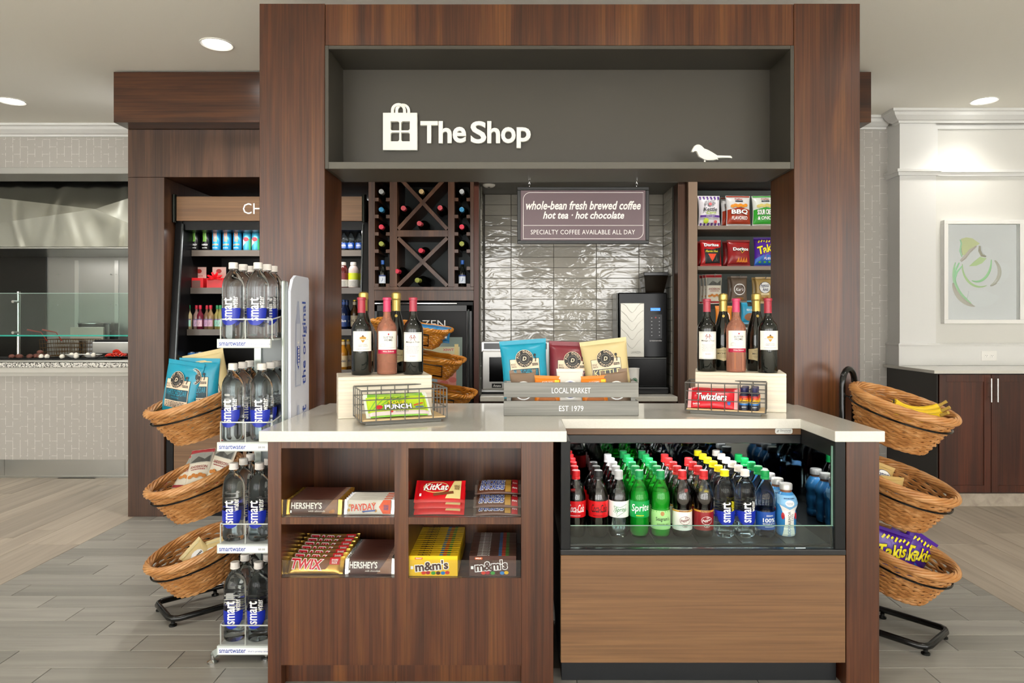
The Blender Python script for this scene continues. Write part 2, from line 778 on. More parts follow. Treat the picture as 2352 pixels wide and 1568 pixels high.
for a, b_ in ((XL0, -4.4), (-4.4, -3.37), (-3.37, XL1)):
    mb.box(a + 0.001, b_ - 0.001, DL + 0.02, DL + 0.05, 0.006, 0.157)
mb.box(XL0, XL1, DL + 0.005, DL + 0.02, 0.0, 0.014)
structure('baseboard_left', mb, STEEL)

# ---- right wall: wallpapered return, white pilaster, recessed panel
DR = 5.55
mb = MB().box(2.25, 3.02, DR, DR + 0.1, 0, ZC)
structure('wall_right', mb, PAPER)
DCOL = 5.37
mb = MB().box(3.0, 3.287, DCOL, DR + 0.1, 0, ZC)
structure('wall_pilaster', mb, PAINTW)
DREC = 5.405
mb = MB().box(3.287, 6.6, DREC, DR + 0.1, 0, ZC)
structure('wall_recess', mb, mat('#dcdbd5', 0.6))
crown('trim_4', 2.25, 2.98, DR)
def sweep(prof, path):
    """profile (outward offset, height) swept along mitred plan points (x, y, ox, oy)"""
    mb = MB()
    n = len(prof)
    v = [(x + ox * d, y + oy * d, z) for x, y, ox, oy in path for d, z in prof]
    f = []
    for i in range(len(path) - 1):
        for j in range(n):
            k = (j + 1) % n
            f.append((i * n + j, i * n + k, (i + 1) * n + k, (i + 1) * n + j))
    f += [tuple(range(n)), tuple((len(path) - 1) * n + j for j in range(n))]
    return mb.add(v, f)
prof = [(0, 0), (0.11, 0), (0.11, 0.018), (0.092, 0.024), (0.08, 0.045), (0.045, 0.07), (0.022, 0.075), (0.018, 0.09), (0, 0.09)]
structure('trim_5', sweep([(a, ZC - 0.0004 - b_) for a, b_ in prof], [(3.0, DR - 0.111, -1, 0), (3.0, DCOL, -1, -1), (6.6, DCOL, 0, -1)]), PAINTW)
zr = zZ(395, DCOL)
PATH = [(3.0, DR - 0.001, -1, 0), (3.0, DCOL, -1, -1), (3.287, DCOL, 1, -1), (3.287, DREC, 1, -1), (6.6, DREC, 0, -1)]
structure('trim_6', sweep([(0, zr + 0.022), (0.032, zr + 0.022), (0.035, zr + 0.018), (0.035, zr), (0.022, zr - 0.004), (0.02, zr - 0.028), (0, zr - 0.028)], PATH), PAINTW)
structure('baseboard_right', sweep([(0, 1.158), (0.012, 1.156), (0.02, 1.145), (0.014, 1.132), (0.014, 0.981), (0, 0.981)], PATH), PAINTW)
mb = MB().box(3.287, 3.31, DREC - 0.02, DREC + 0.02, zr + 0.05, ZC - 0.1305)
mb.box(3.2872, 6.6, DREC - 0.02, DREC + 0.02, ZC - 0.13, ZC - 0.1)
structure('trim_7', mb, PAINTW)

# ---- recessed ceiling lights
LENS = mat('#fffdf8', 0.5, emit=14.0, key='downlight_lens')
RING = mat('#e9e7e0', 0.4)


def downlight(x, y, label, energy=30.0):
    t = thing('downlight', (x, y, ZC), 0, label, 'ceiling light', 'recessed ceiling lights')
    MB().lathe([(0.096, -0.0005), (0.096, -0.004), (0.090, -0.007), (0.078, -0.002), (0.076, -0.0005)], 32).obj('trim_ring', RING, t, 40)
    MB().lathe([(0.0, -0.0035), (0.05, -0.0035), (0.077, -0.0015), (0.077, -0.0005)], 32).obj('lens', LENS, t, 40)
    l = bpy.data.lights.new('downlight_lamp', 'SPOT')
    l.energy = energy
    l.shadow_soft_size = 0.07
    l.spot_size = R(125)
    l.spot_blend = 0.9
    l.color = (1.0, 0.95, 0.88)
    o = bpy.data.objects.new('downlight_lamp', l)
    COL.objects.link(o)
    o.parent = t
    o.location = (0, 0, -0.02)
    return t


def ceil_at(px, py):
    D = F * (ZC - H) / (CY - py)
    return xX(px, D), D


downlight(*ceil_at(498, 101), 'recessed ceiling light nearest the tall left wooden pillar', 70)
downlight(*ceil_at(27, 232), 'recessed ceiling light at the left edge, above the kitchen pass-through', 70)
downlight(*ceil_at(2261, 231), 'recessed ceiling light on the right, above the framed paper artwork', 22)
for i, (x, y) in enumerate(((-0.25, 4.05), (1.35, 4.05))):      # same row as the first one, behind the portal header
    downlight(x, y, 'recessed ceiling light behind the portal header, %s of two' % ('left', 'right')[i], 60)
for i, (x, y) in enumerate(((-2.6, 2.0), (-1.0, 2.0), (0.6, 2.0), (2.2, 2.0))):  # out-of-view lamps added to brighten the countertop and floor
    downlight(x, y, 'added unseen ceiling light above the front of the counter, %s from the left' % ORD[i], 28)
# ================================================================ front portal (two pillars, header, sign niche)
D1, D1B = 3.208, 3.51
PXL, PXLI, PXRI, PXR = -1.2325, -0.9218, 1.292, 1.605
PZ = zZ(8, D1)
portal = thing('shop_portal', (0, D1, 0), 0, 'tall walnut portal of two pillars and a header framing the shop counter', 'portal')
def wbox(mb, x0, x1, y0, y1, z0, z1, **k):       # world coordinates into the portal's frame
    return mb.box(x0, x1, y0 - D1, y1 - D1, z0, z1, **k)
wbox(MB(), PXL, PXLI - 0.0015, D1, D1B, 0, PZ, b=0.002).obj('pillar', W_V, portal)
wbox(MB(), PXRI + 0.0015, PXR, D1, D1B, 0, PZ, b=0.002).obj('pillar', W_V, portal)
zh0 = zZ(104, D1)
wbox(MB(), PXLI, PXRI, D1 + 0.002, D1B, zh0, PZ - 0.002, b=0.002).obj('header_panel', W_V, portal)
zn0, zn1 = zZ(388, D1), zh0 - 0.002
zs = zZ(372, D1)
t = 0.0175
mb = MB()
wbox(mb, PXLI, PXLI + t, D1 - 0.004, D1B, zn0, zn1, b=0.0015)
wbox(mb, PXRI - t, PXRI, D1 - 0.004, D1B, zn0, zn1, b=0.0015)
wbox(mb, PXLI + t, PXRI - t, D1 - 0.004, D1B, zn1 - t, zn1, b=0.0015)
wbox(mb, PXLI + t, PXRI - t, D1B - 0.04, D1B, zs, zn1 - t)
niche = mb.obj('sign_niche', NICHE, portal)
wbox(MB(), PXLI + t, PXRI - t, D1 - 0.004, D1B, zn0, zs, b=0.0015).obj('niche_shelf', mat('#555148', 0.42), niche)

# ---- the sign in the niche: bag emblem and letters
DS = D1B - 0.04
SIGNW = mat('#f1efe6', 0.45)
sign = thing('shop_sign', (xX(1050, DS), DS, zZ(345, DS)), 0, 'white raised lettering and shopping bag emblem on the niche back', 'sign')
def sp(x, y):
    return ((x - 1050) * DS / F, (345 - y) * DS / F)
def raised(pts_list, name, depth=0.022, holes=()):
    """outline in photo pixels, cut with holes, standing off the niche back"""
    cu = bpy.data.curves.new(name, 'CURVE')
    cu.dimensions = '2D'
    cu.fill_mode = 'BOTH'
    cu.extrude = depth / 2
    cu.bevel_depth = 0.0012
    for pts in [pts_list] + list(holes):
        spn = cu.splines.new('POLY')
        spn.points.add(len(pts) - 1)
        for q, p in zip(spn.points, pts):
            a = sp(*p)
            q.co = (a[0], a[1], 0, 1)
        spn.use_cyclic_u = True
    o = bpy.data.objects.new(name, cu)
    me = bpy.data.meshes.new_from_object(o)
    bpy.data.objects.remove(o)
    bpy.data.curves.remove(cu)
    me.transform(Matrix.Translation((0, -depth / 2 - 0.004, 0)) @ Matrix.Rotation(R(90), 4, 'X'))
    me.materials.clear()
    me.materials.append(SIGNW)
    return link(name, me, sign)
def leaf(x0, y0, x1, y1, big):
    """square hole with two rounded opposite corners"""
    r = 5
    pts = []
    for cx, cy, a0, rd in ((x1, y0, -90, 'tr'), (x1, y1, 0, 'br'), (x0, y1, 90, 'bl'), (x0, y0, 180, 'tl')):
        if rd in big:
            sx = -r if cx == x1 else r
            sy = r if cy == y0 else -r
            for k in range(6):
                a = R(a0 + 90 * k / 5)
                pts.append((cx + sx + r * math.cos(a) , cy + sy + r * math.sin(a)))
        else:
            pts.append((cx, cy))
    return pts
raised([(882.5, 263), (959.5, 263), (959.5, 347), (882.5, 347)], 'bag_emblem', 0.022,
       [leaf(899, 281.5, 919.5, 303, ('tr', 'bl')), leaf(923, 281.5, 943.5, 303, ('tl', 'br')),
        leaf(899, 307, 919.5, 328, ('tl', 'br')), leaf(923, 307, 943.5, 328, ('tr', 'bl'))])
for cx in (917.0, 926.0):
    o_, i_ = [], []
    for k in range(13):
        a = PI - PI * k / 12
        o_.append((cx + 16.5 * math.cos(a), 256 - 15.5 * math.sin(a)))
        i_.append((cx + 11 * math.cos(a), 256 - 10.5 * math.sin(a)))
    raised([(cx - 16.5, 264)] + o_ + [(cx + 16.5, 264), (cx + 11, 264)] + i_[::-1] + [(cx - 11, 264)], 'bag_handle', 0.012 if cx > 920 else 0.02)
def raised_text(s, x0, x1, y0, y1, depth=0.02):
    cu = bpy.data.curves.new('letter', 'FONT')
    cu.body = s
    cu.offset = 0.022
    cu.extrude = 0.03
    cu.bevel_depth = 0.003
    cu.resolution_u = 4
    o = bpy.data.objects.new('letter', cu)
    me = bpy.data.meshes.new_from_object(o)
    bpy.data.objects.remove(o)
    bpy.data.curves.remove(cu)
    xs = [v.co.x for v in me.vertices]
    ys = [v.co.y for v in me.vertices]
    a0, b0 = sp(x0, y1)
    a1, b1 = sp(x1, y0)
    for v in me.vertices:
        v.co.x = a0 + (v.co.x - min(xs)) / (max(xs) - min(xs)) * (a1 - a0)
        v.co.y = b0 + (v.co.y - min(ys)) / (max(ys) - min(ys)) * (b1 - b0)
        v.co.z *= depth / 0.066
    me.transform(Matrix.Translation((0, -depth / 2 - 0.004, 0)) @ Matrix.Rotation(R(90), 4, 'X'))
    me.materials.clear()
    me.materials.append(SIGNW)
    return link('letter', me, sign)
for ch, x0, x1, y0, y1 in (('T', 967, 1007, 281, 331.5), ('h', 1008.5, 1038.5, 281, 331.5), ('e', 1040.5, 1071.5, 294, 330.5),
                           ('S', 1081.5, 1117.5, 281, 332), ('h', 1119.5, 1149, 281, 331.5), ('o', 1151, 1184.5, 294.5, 331.5),
                           ('p', 1186.5, 1219, 295, 342.5)):
    raised_text(ch, x0, x1, y0, y1)

# ---- white bird figure on the niche shelf
DB = 3.30
bird = thing('bird_figurine', (xX(1619, DB), DB, zs), 0, 'white wooden bird figure on one short peg, on the niche shelf', 'figurine')
def bp(x, y):                     # crop pixels of a close view, 17.42 per photo pixel
    return ((x - 860) / 17.42 * DB / F, (1250 - y) / 17.42 * DB / F + 0.0012)
out = [(310, 690), (320, 640), (365, 545), (420, 455), (500, 405), (570, 395), (640, 405), (710, 450), (810, 555), (960, 610), (1140, 710),
       (1345, 845), (1600, 852), (1880, 858), (1930, 900), (1920, 955), (1860, 940), (1600, 935), (1340, 945), (1390, 1030), (1310, 1000),
       (1180, 1030), (940, 1035), (800, 1000), (680, 930), (600, 880), (550, 760), (510, 670), (430, 655), (345, 700)]
pts = [bp(*p) for p in out]
mb = MB()
n = len(pts)
cx = sum(p[0] for p in pts) / n
cy = sum(p[1] for p in pts) / n
lay = [(-0.011, 0.90), (-0.008, 1.0), (0.008, 1.0), (0.011, 0.90)]
v = [((p[0] - cx) * (1 - (1 - k) * 0.35) + cx, y, (p[1] - cy) * (1 - (1 - k) * 0.6) + cy) for y, k in lay for p in pts]
f = [tuple(range(n)), tuple(range(3 * n, 4 * n))]
for l in range(3):
    for i in range(n):
        j = (i + 1) % n
        f.append((l * n + i, l * n + j, (l + 1) * n + j, (l + 1) * n + i))
mb.add(v, f)
mb.obj('bird_body', mat('#eceae2', 0.7), bird, 30)
z1 = bp(0, 1010)[1]
MB().lathe([(0, 0), (0.0048, 0), (0.0048, z1 + 0.004), (0, z1 + 0.004)], 10).obj('peg', mat('#f0eee8', 0.6), bird, 40)

# ---- hanging menu sign
DM = 3.44
mx0, mx1, my0, my1 = xX(1188, DM), xX(1490, DM), zZ(560, DM), zZ(430, DM)
ms = thing('hanging_menu_sign', ((mx0 + mx1) / 2, DM, my0), 0, 'black framed mauve coffee sign hanging on two small chains', 'sign')
w, h = mx1 - mx0, my1 - my0
fw = 0.017
mb = MB().box(-w / 2, w / 2, -0.012, 0.012, 0, fw, b=0.002).box(-w / 2, w / 2, -0.012, 0.012, h - fw, h, b=0.002)
mb.box(-w / 2, -w / 2 + fw, -0.012, 0.012, fw, h - fw, b=0.002).box(w / 2 - fw, w / 2, -0.012, 0.012, fw, h - fw, b=0.002)
mb.obj('frame', mat('#101010', 0.35), ms)
pan = MB().box(-w / 2 + fw, w / 2 - fw, -0.006, 0.006, fw, h - fw).obj('panel', mat('#5c474d', 0.3), ms)
k = DM / F
art = Art(plane_surf((0, -0.0062, h / 2), (1, 0, 0), (0, 0, 1)), base=0.0005)
def mp(x, y): return ((x - 1339) * k, (495 - y) * k)
LT = mat('#e9e2df', 0.5)
def al(pts, w_): art.line([mp(*p) for p in pts], w_, LT)
def arcpts(cx, cy, r, a0, a1, n=8): return [(cx + r * math.cos(R(a0 + (a1 - a0) * i / n)), cy - r * math.sin(R(a0 + (a1 - a0) * i / n))) for i in range(n + 1)]
al([(1202, 549.5), (1202, 458)] + arcpts(1218, 458.5, 16, 180, 90) + [(1477, 442.5), (1477, 532)] + arcpts(1461, 532.5, 16, 0, -90) + [(1202, 548.5)], 0.0022)
al([(1202, 518), (1477, 518)], 0.0022)
for s_, x0, x1, y0, y1, bold, sh in (('whole-bean fresh brewed coffee', 1208, 1471, 462, 482, 0.04, 0.28), ('hot tea \u00b7 hot chocolate', 1247, 1433, 486, 503, 0.04, 0.28),
                                     ('SPECIALTY COFFEE AVAILABLE ALL DAY', 1219, 1458, 528, 538.5, 0.0, 0.0)):
    a = mp((x0 + x1) / 2, (y0 + y1) / 2)
    art.text(s_, a[0], a[1], (x1 - x0) * k, (y1 - y0) * k, LT, bold, sh, spacing=1.06 if sh == 0 else 1.0)
art.build('lettering', pan)
for px in (1216, 1462):
    x = (px - 1339) * k
    mb = MB()
    top = zn0 - my0
    z = h
    i = 0
    while z < top - 0.003:
        a = 0 if i % 2 else PI / 2
        pts = []
        for q in range(10):
            t_ = 2 * PI * q / 10
            dx, dz = 0.0042 * math.cos(t_), 0.0075 * math.sin(t_)
            pts.append((x + dx * math.cos(a), dx * math.sin(a), z + 0.006 + dz))
        mb.tube(pts, 0.0013, 5, True)
        z += 0.0105
        i += 1
    mb.obj('chain', CHROME, ms, 40)

# ================================================================ counter: quartz top, walnut cabinet, end panel
ZT = H - 255 / (F / 2.44)
TH = 0.039
poly = [(-0.94, 2.44), (0.167, 2.44), (0.167, 2.742), (1.131, 2.742), (1.131, 2.44), (1.311, 2.44), (1.311, 3.205), (1.288, 3.205),
        (1.288, 3.262), (-0.918, 3.262), (-0.918, 3.205), (-0.94, 3.205)]
me = MB().prism(poly, ZT - TH, ZT, 2).mesh('countertop', QUARTZ)
bm = bmesh.new(); bm.from_mesh(me)
bmesh.ops.bevel(bm, geom=[e for e in bm.edges], offset=0.003, segments=2, profile=0.6, affect='EDGES')
bm.to_mesh(me); bm.free()
ct = link('countertop', me)
tag(ct, 'white polished quartz countertop with a cut-out over the drinks cooler', 'countertop')

DCB = 2.47
cab = thing('shop_cabinet', (0, DCB, 0), 0, 'dark walnut counter cabinet with four open candy cubbies', 'cabinet')
SB = F / DCB
cx0, cx1 = xX(615, DCB), xX(1271, DCB)
ox = [(xX(646, DCB), xX(906, DCB)), (xX(938, DCB), xX(1197, DCB))]
oz = [(zZ(1188, DCB), zZ(1029, DCB)), (zZ(1327, DCB), zZ(1204, DCB))]
ztop = ZT - TH
DBK = 2.86 - DCB
def cb(mb, x0, x1, y0, y1, z0, z1, b=0.001): return mb.box(x0, x1, y0, y1, z0, z1, b=b)
zk = zZ(1527, DCB)
kx1 = xX(1195, DCB)
cb(MB(), cx0, ox[0][0], 0, 0.62, 0, ztop).obj('side_panel', W_V, cab)
cb(MB(), ox[1][1], cx1, 0, 0.62, 0, ztop).obj('side_panel', W_V, cab)
cb(MB(), ox[0][1], ox[1][0], 0, DBK, oz[1][0], oz[0][1], 0).obj('divider', W_V, cab)
cb(MB(), ox[0][0], ox[1][1], 0, 0.62, oz[0][1], ztop, 0).obj('top_rail', W_V, cab)
cb(MB(), ox[0][0], ox[1][1], 0, 0.62, zk, oz[1][0], 0).obj('front_panel', W_V, cab)
cb(MB(), ox[0][0], ox[1][1], DBK, DBK + 0.02, oz[1][0], oz[0][1], 0).obj('back_panel', W_V, cab)
for a, b_ in ox:
    cb(MB(), a, b_, 0, DBK, oz[1][1], oz[0][0], 0.0008).obj('shelf', W_V, cab)
cb(MB(), ox[0][0], ox[1][1], 0.05, 0.08, 0, zk).obj('kick_plate', W_V, cab)
# low acrylic fronts of the cubbies
def make_clear(key, tint=(0.96, 0.98, 0.97), glossf=1.0, rough=0.02, ior=1.45):
    m = bpy.data.materials.new(key)
    m.use_nodes = True
    nt = m.node_tree
    nt.nodes.clear()
    o = nt.nodes.new('ShaderNodeOutputMaterial')
    t_ = nt.nodes.new('ShaderNodeBsdfTransparent')
    t_.inputs[0].default_value = (*tint, 1)
    g = nt.nodes.new('ShaderNodeBsdfGlossy')
    g.inputs['Roughness'].default_value = rough
    fr = nt.nodes.new('ShaderNodeFresnel')
    fr.inputs[0].default_value = ior
    mx = nt.nodes.new('ShaderNodeMixShader')
    mu = nt.nodes.new('ShaderNodeMath')
    mu.operation = 'MULTIPLY'
    mu.inputs[1].default_value = glossf
    nt.links.new(fr.outputs[0], mu.inputs[0])
    nt.links.new(mu.outputs[0], mx.inputs[0])
    nt.links.new(t_.outputs[0], mx.inputs[1])
    nt.links.new(g.outputs[0], mx.inputs[2])
    nt.links.new(mx.outputs[0], o.inputs[0])
    return m
ACRYL = make_clear('clear_acrylic', (0.975, 0.98, 0.975))
GLASSP = make_clear('clear_glass_pane', (0.86, 0.93, 0.91))
GEDGE = mat('#3fae9a', 0.15, trans=0.5, key='green_glass_edge')
ACE = mat('#aab1ac', 0.2, alpha=0.6)
for ci, (a, b_) in enumerate(ox):
    for ri, (z0, z1) in enumerate(oz):
        ytop = (1148, 1287)[ri]
        zt_ = zZ(ytop, DCB)
        MB().box(a + 0.002, b_ - 0.002, 0.004, 0.007, z0 + 0.001, zt_).obj('acrylic_lip', ACRYL, cab)
# right end panel of the counter

o = MB().box(xX(1944, DCB), xX(2020, DCB), DCB, 3.19, 0, ztop, b=0.0015).obj('counter_end_panel', W_V)
tag(o, 'narrow walnut end panel carrying the right end of the countertop', 'panel')
# ================================================================ back cabinetry wall
DP = 4.634                      # face of the back portal
SP_ = F / DP
BX0, BX1 = -2.677, 2.31
zf0, zl0 = zZ(297, DP), zZ(407, DP)
DF = 4.47
back = thing('back_cabinetry', (0, DP, 0), 0, 'dark walnut surround with overhanging fascia around chiller, wine rack and coffee nook', 'cabinetry')
def kb(mb, x0, x1, y0, y1, z0, z1, b=0.0015): return mb.box(x0, x1, y0 - DP, y1 - DP, z0, z1, b=b)
fz1 = zZ(165, DF)
kb(MB(), BX0, BX1, DF, 5.0, zf0, fz1).obj('fascia', W_H, back)
kb(MB(), BX0 + 0.01, BX1 - 0.01, DF + 0.03, 5.0, fz1, ZC - 0.001).obj('shadow_gap', BLACKM, back)
kb(MB(), BX0, BX1, DP, 5.545, zl0 + 0.001, zf0 - 0.001).obj('lintel_panel', W_B, back)
kb(MB(), BX0, xX(377, DP), DP, 5.54, 0, zl0 - 0.001).obj('post', W_B, back)
XWL = xX(844, DP)
kb(MB(), XWL, xX(858, DP), DP + 0.03, 5.54, 0, zl0 - 0.002).obj('post', W_B, back)
XNL = -0.285
kb(MB(), xX(1088, DP + 0.05), XNL, DP + 0.05, 5.54, 0, zl0 - 0.002).obj('post', mat('#4a2416', 0.35, key='reddish_return') , back)
XNR = xX(1560, DP)
kb(MB(), XNR, xX(1581, DP), DP + 0.04, 5.54, 0, zl0 - 0.002).obj('post', W_B, back)
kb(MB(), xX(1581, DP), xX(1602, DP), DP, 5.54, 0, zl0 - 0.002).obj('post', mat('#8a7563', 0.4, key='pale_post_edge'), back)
kb(MB(), BX1 - 0.25, BX1, DP, 5.54, 0, zl0 - 0.002).obj('post', W_B, back)
kb(MB(), BX0, BX1, 5.5, 5.54, 0, zl0 - 0.004).obj('back_panel', BLACKM, back)
kb(MB(), XNL, XNR, DP + 0.02, 5.2, 2.284, zl0 - 0.002, 0).obj('nook_soffit', mat('#4c4a44', 0.5), back)

# ---- chiller
DC = 4.75
chx0, chx1 = -2.42, XWL - 0.012
chill = thing('open_chiller', (0, DC, 0), 0, 'black open-front chiller with a light wood header, behind the left pillar', 'chiller')
def hb(mb, x0, x1, y0, y1, z0, z1, b=0.001, m=0): return mb.box(x0, x1, y0 - DC, y1 - DC, z0, z1, b=b, m=m)
hz0, hz1 = zZ(507, DC), zZ(451, DC)
hx0, hx1 = xX(404, DC), xX(834, DC)
hd = hb(MB(), hx0, hx1, DC, DC + 0.3, hz0, hz1).obj('header', W_L, chill)
art = Art(front_surf(xX(620, DC), -0.001, (hz0 + hz1) / 2))
art.text('CHILLED', 0, 0, 124 * DC / F, 25 * DC / F, mat('#f4f4f2', 0.4), 0.0)
art.build('lettering', hd)
for hx in (hx0 - 0.012, hx1 + 0.008):
    MB().lathe([(0, hz0 - 0.012), (0.017, hz0 - 0.012), (0.017, hz1 + 0.012), (0, hz1 + 0.012)], 14, (hx, 0.0, 0)).obj('header_end_cap', mat('#2a2d2a', 0.15, 0.8), chill, 40)
# slanted side panels
prof = [(DC + 0.02, hz0), (5.45, hz0), (5.45, 0.02), (4.645, 0.02), (4.645, 0.78)]
for x0, x1 in ((chx0, chx0 + 0.045), (chx1 - 0.045, chx1)):
    MB().prism([(y - DC, z) for y, z in prof], x0, x1, 0).obj('side_panel', BLACK, chill)
for x, s_ in ((chx0 + 0.05, 1), (chx1 - 0.05, -1)):
    MB().tube([(x, 0.018, hz0 - 0.02), (x, -0.107, 0.78), (x, -0.107, 0.5)], 0.008, 6).obj('edge_rail', mat('#54585a', 0.25, 0.7), chill, 40)
hb(MB(), chx0 + 0.045, chx1 - 0.045, 5.40, 5.45, 0.02, hz0, 0).obj('back_panel', mat('#1a1816', 0.5), chill)
hb(MB(), chx0 + 0.045, chx1 - 0.045, DC + 0.03, 5.4, hz0 - 0.06, hz0, 0).obj('canopy', BLACK, chill)
hb(MB(), chx0 + 0.045, chx1 - 0.045, 4.66, 5.4, 0.02, 0.68, 0).obj('base', BLACKM, chill)
hb(MB(), chx0 + 0.05, chx1 - 0.05, 4.645, 4.66, 0.28, 0.68).obj('front_panel', W_L, chill)
hb(MB(), chx0 + 0.002, chx1 - 0.002, 4.65, 5.4, 0.0, 0.02, 0).obj('foot_rail', BLACK, chill)
DSH = 4.86
shelf_z = [zZ(576, DSH + .06), zZ(662, DSH + .05), zZ(757, DSH), zZ(850, DSH - .06)]
SHFRONT = [DSH + 0.05, DSH + 0.03, DSH - 0.02, DSH - 0.06]
for z, yf in zip(shelf_z, SHFRONT):
    s_ = hb(MB(), chx0 + 0.047, chx1 - 0.047, yf, 5.39, z - 0.012, z, 0).obj('shelf', mat('#2b2a29', 0.4), chill)
    hb(MB(), chx0 + 0.047, chx1 - 0.047, yf - 0.008, yf, z - 0.04, z + 0.004).obj('price_rail', mat('#5a524b', 0.3), s_)
cl = bpy.data.lights.new('chiller_lamp', 'AREA')
cl.shape = 'RECTANGLE'; cl.size = 1.2; cl.size_y = 0.03; cl.energy = 4.0; cl.color = (1, 0.95, 0.9)
clo = bpy.data.objects.new('chiller_lamp', cl); COL.objects.link(clo); clo.parent = chill
clo.location = ((chx0 + chx1) / 2, 0.06, hz0 - 0.064)

# ---- wine rack
DW = 4.66
wr = thing('wine_rack', (0, DW, 0), 0, 'built-in walnut wine rack with two lattice crosses and side columns', 'wine rack')
def wb(mb, x0, x1, y0, y1, z0, z1, b=0.001): return mb.box(xX(x0, DW), xX(x1, DW), y0, y1, zZ(z1, DW), zZ(z0, DW), b=b)
wtop = 398
WD = 0.33
for a, b_ in ((858, 861), (895, 912), (1029, 1044), (1080, 1088)):
    wb(MB(), a, b_, 0, WD, wtop, 658.3).obj('stile', W_B, wr)
wb(MB(), 858.5, 1088, 0, WD, 658.6, 665.8).obj('bottom_rail', W_B, wr)
wb(MB(), 858.6, 1088, 0.006, 0.03, 666.1, 690).obj('lower_board', W_B, wr)
wb(MB(), 861, 1088, WD, WD + 0.01, wtop, 666).obj('back_panel', mat('#3d4444', 0.5), wr)
wb(MB(), 912.1, 1028.9, 0.0005, WD - 0.001, 528.5, 543.5).obj('middle_rail', W_B, wr)
wb(MB(), 858.5, 1088, 0.0, WD, 392, 397.8).obj('top_rail', W_B, wr)
notch = [409, 454, 493, 533, 572.5, 612, 651]
for c0, c1 in ((861, 895), (1044, 1080)):
    for y in notch:
        for a, b_ in ((c0, c0 + 8.5), (c1 - 8.5, c1)):
            wb(MB(), a, b_, 0, WD - 0.005, y, y + 8, 0.0006).obj('bottle_cleat', W_B, wr)
def diag(p0, p1, y0=0.0, w=0.016):
    a, b_ = Vector((xX(p0[0], DW), zZ(p0[1], DW))), Vector((xX(p1[0], DW), zZ(p1[1], DW)))
    d = (b_ - a).normalized()
    nn = Vector((-d.y, d.x)) * w
    poly = [a - nn, b_ - nn, b_ + nn, a + nn]
    return MB().prism([(q.x, y0, q.y) if False else (q.x, q.y) for q in poly], y0, y0 + 0.3, 1)
for (x0, y0, x1, y1) in ((912, 402, 1029, 528), (912, 544, 1029, 658)):
    diag((x0 + 2, y0 + 2), (x1 - 2, y1 - 2), 0.004, 0.0125).obj('lattice_board', W_B, wr)
    xc, yc = (x0 + x1) / 2, (y0 + y1) / 2
    for p0, p1 in (((x0 + 2, y1 - 2), (xc - 2.5, yc + 2.5)), ((xc + 2.5, yc - 2.5), (x1 - 2, y0 + 2))):
        diag(p0, p1, 0.004, 0.0125).obj('lattice_board', W_B, wr)

# ---- freezer beneath the wine rack
DFZ = 4.68
fzx0, fzx1, fzz1 = xX(853, DFZ), xX(1086, DFZ), zZ(692, DFZ)
fz = thing('upright_freezer', ((fzx0 + fzx1) / 2, DFZ, 0), 0, 'black upright freezer with a glass window, beneath the wine rack', 'freezer')
w = fzx1 - fzx0
MB().box(-w / 2, w / 2, 0.05, 0.6, 0.0, fzz1, b=0.003).obj('body', BLACK, fz)
door = MB().box(-w / 2 + 0.004, w / 2 - 0.004, -0.0, 0.045, 0.06, fzz1 - 0.025, b=0.006).obj('door', mat('#171717', 0.35, ior=1.3), fz)
fr = 0.045
fm = MB()
zt2 = fzz1 - 0.025
fm.box(-w / 2 + 0.004, w / 2 - 0.004, -0.014, 0.002, zt2 - fr, zt2, b=0.003).box(-w / 2 + 0.004, -w / 2 + fr, -0.014, 0.002, 0.06, zt2, b=0.003)
fm.box(w / 2 - fr, w / 2 - 0.004, -0.014, 0.002, 0.06, zt2, b=0.003)
fm.obj('door_frame', mat('#232323', 0.22), door)
MB().box(-w / 2 + 0.01, w / 2 - 0.11, -0.004, 0.03, fzz1 - 0.017, fzz1 - 0.011).obj('trim_strip', CHROME, fz)
MB().tube([(w / 2 - 0.028, -0.02, zt2 - 0.03), (w / 2 - 0.028, -0.02, 0.3)], 0.007, 8).obj('handle', mat('#44484a', 0.2, 0.9), fz, 40)
art = Art(front_surf(0, -0.0005, 0))
art.text('FROZEN', 0.0, zZ(743.5, DFZ), (1023 - 916) * DFZ / F, 17 * DFZ / F, mat('#d7d8d8', 0.3), 0.0)
art.build('lettering', door)
wz1, wz0 = zZ(774, DFZ), zZ(1010, DFZ)
wx1 = xX(1062, DFZ) - (fzx0 + fzx1) / 2
MB().box(-wx1, wx1, -0.004, 0.0, wz0, wz1).obj('window', mat('#7d8d88', 0.12), door)
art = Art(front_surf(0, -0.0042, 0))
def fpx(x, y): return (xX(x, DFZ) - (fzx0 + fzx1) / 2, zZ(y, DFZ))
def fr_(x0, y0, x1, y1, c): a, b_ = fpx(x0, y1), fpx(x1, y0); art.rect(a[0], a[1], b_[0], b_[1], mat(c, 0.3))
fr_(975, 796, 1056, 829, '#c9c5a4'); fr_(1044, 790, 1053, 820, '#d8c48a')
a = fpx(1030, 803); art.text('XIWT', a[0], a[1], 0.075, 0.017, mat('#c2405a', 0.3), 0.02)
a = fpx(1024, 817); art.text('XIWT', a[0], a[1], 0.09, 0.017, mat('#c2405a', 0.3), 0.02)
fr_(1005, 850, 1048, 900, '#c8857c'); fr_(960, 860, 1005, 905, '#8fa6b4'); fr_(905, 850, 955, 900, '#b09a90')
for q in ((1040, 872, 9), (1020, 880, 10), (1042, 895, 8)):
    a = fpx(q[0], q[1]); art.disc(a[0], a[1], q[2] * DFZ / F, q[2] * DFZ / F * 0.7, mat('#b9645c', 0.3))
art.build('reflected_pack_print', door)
fz.children[0]

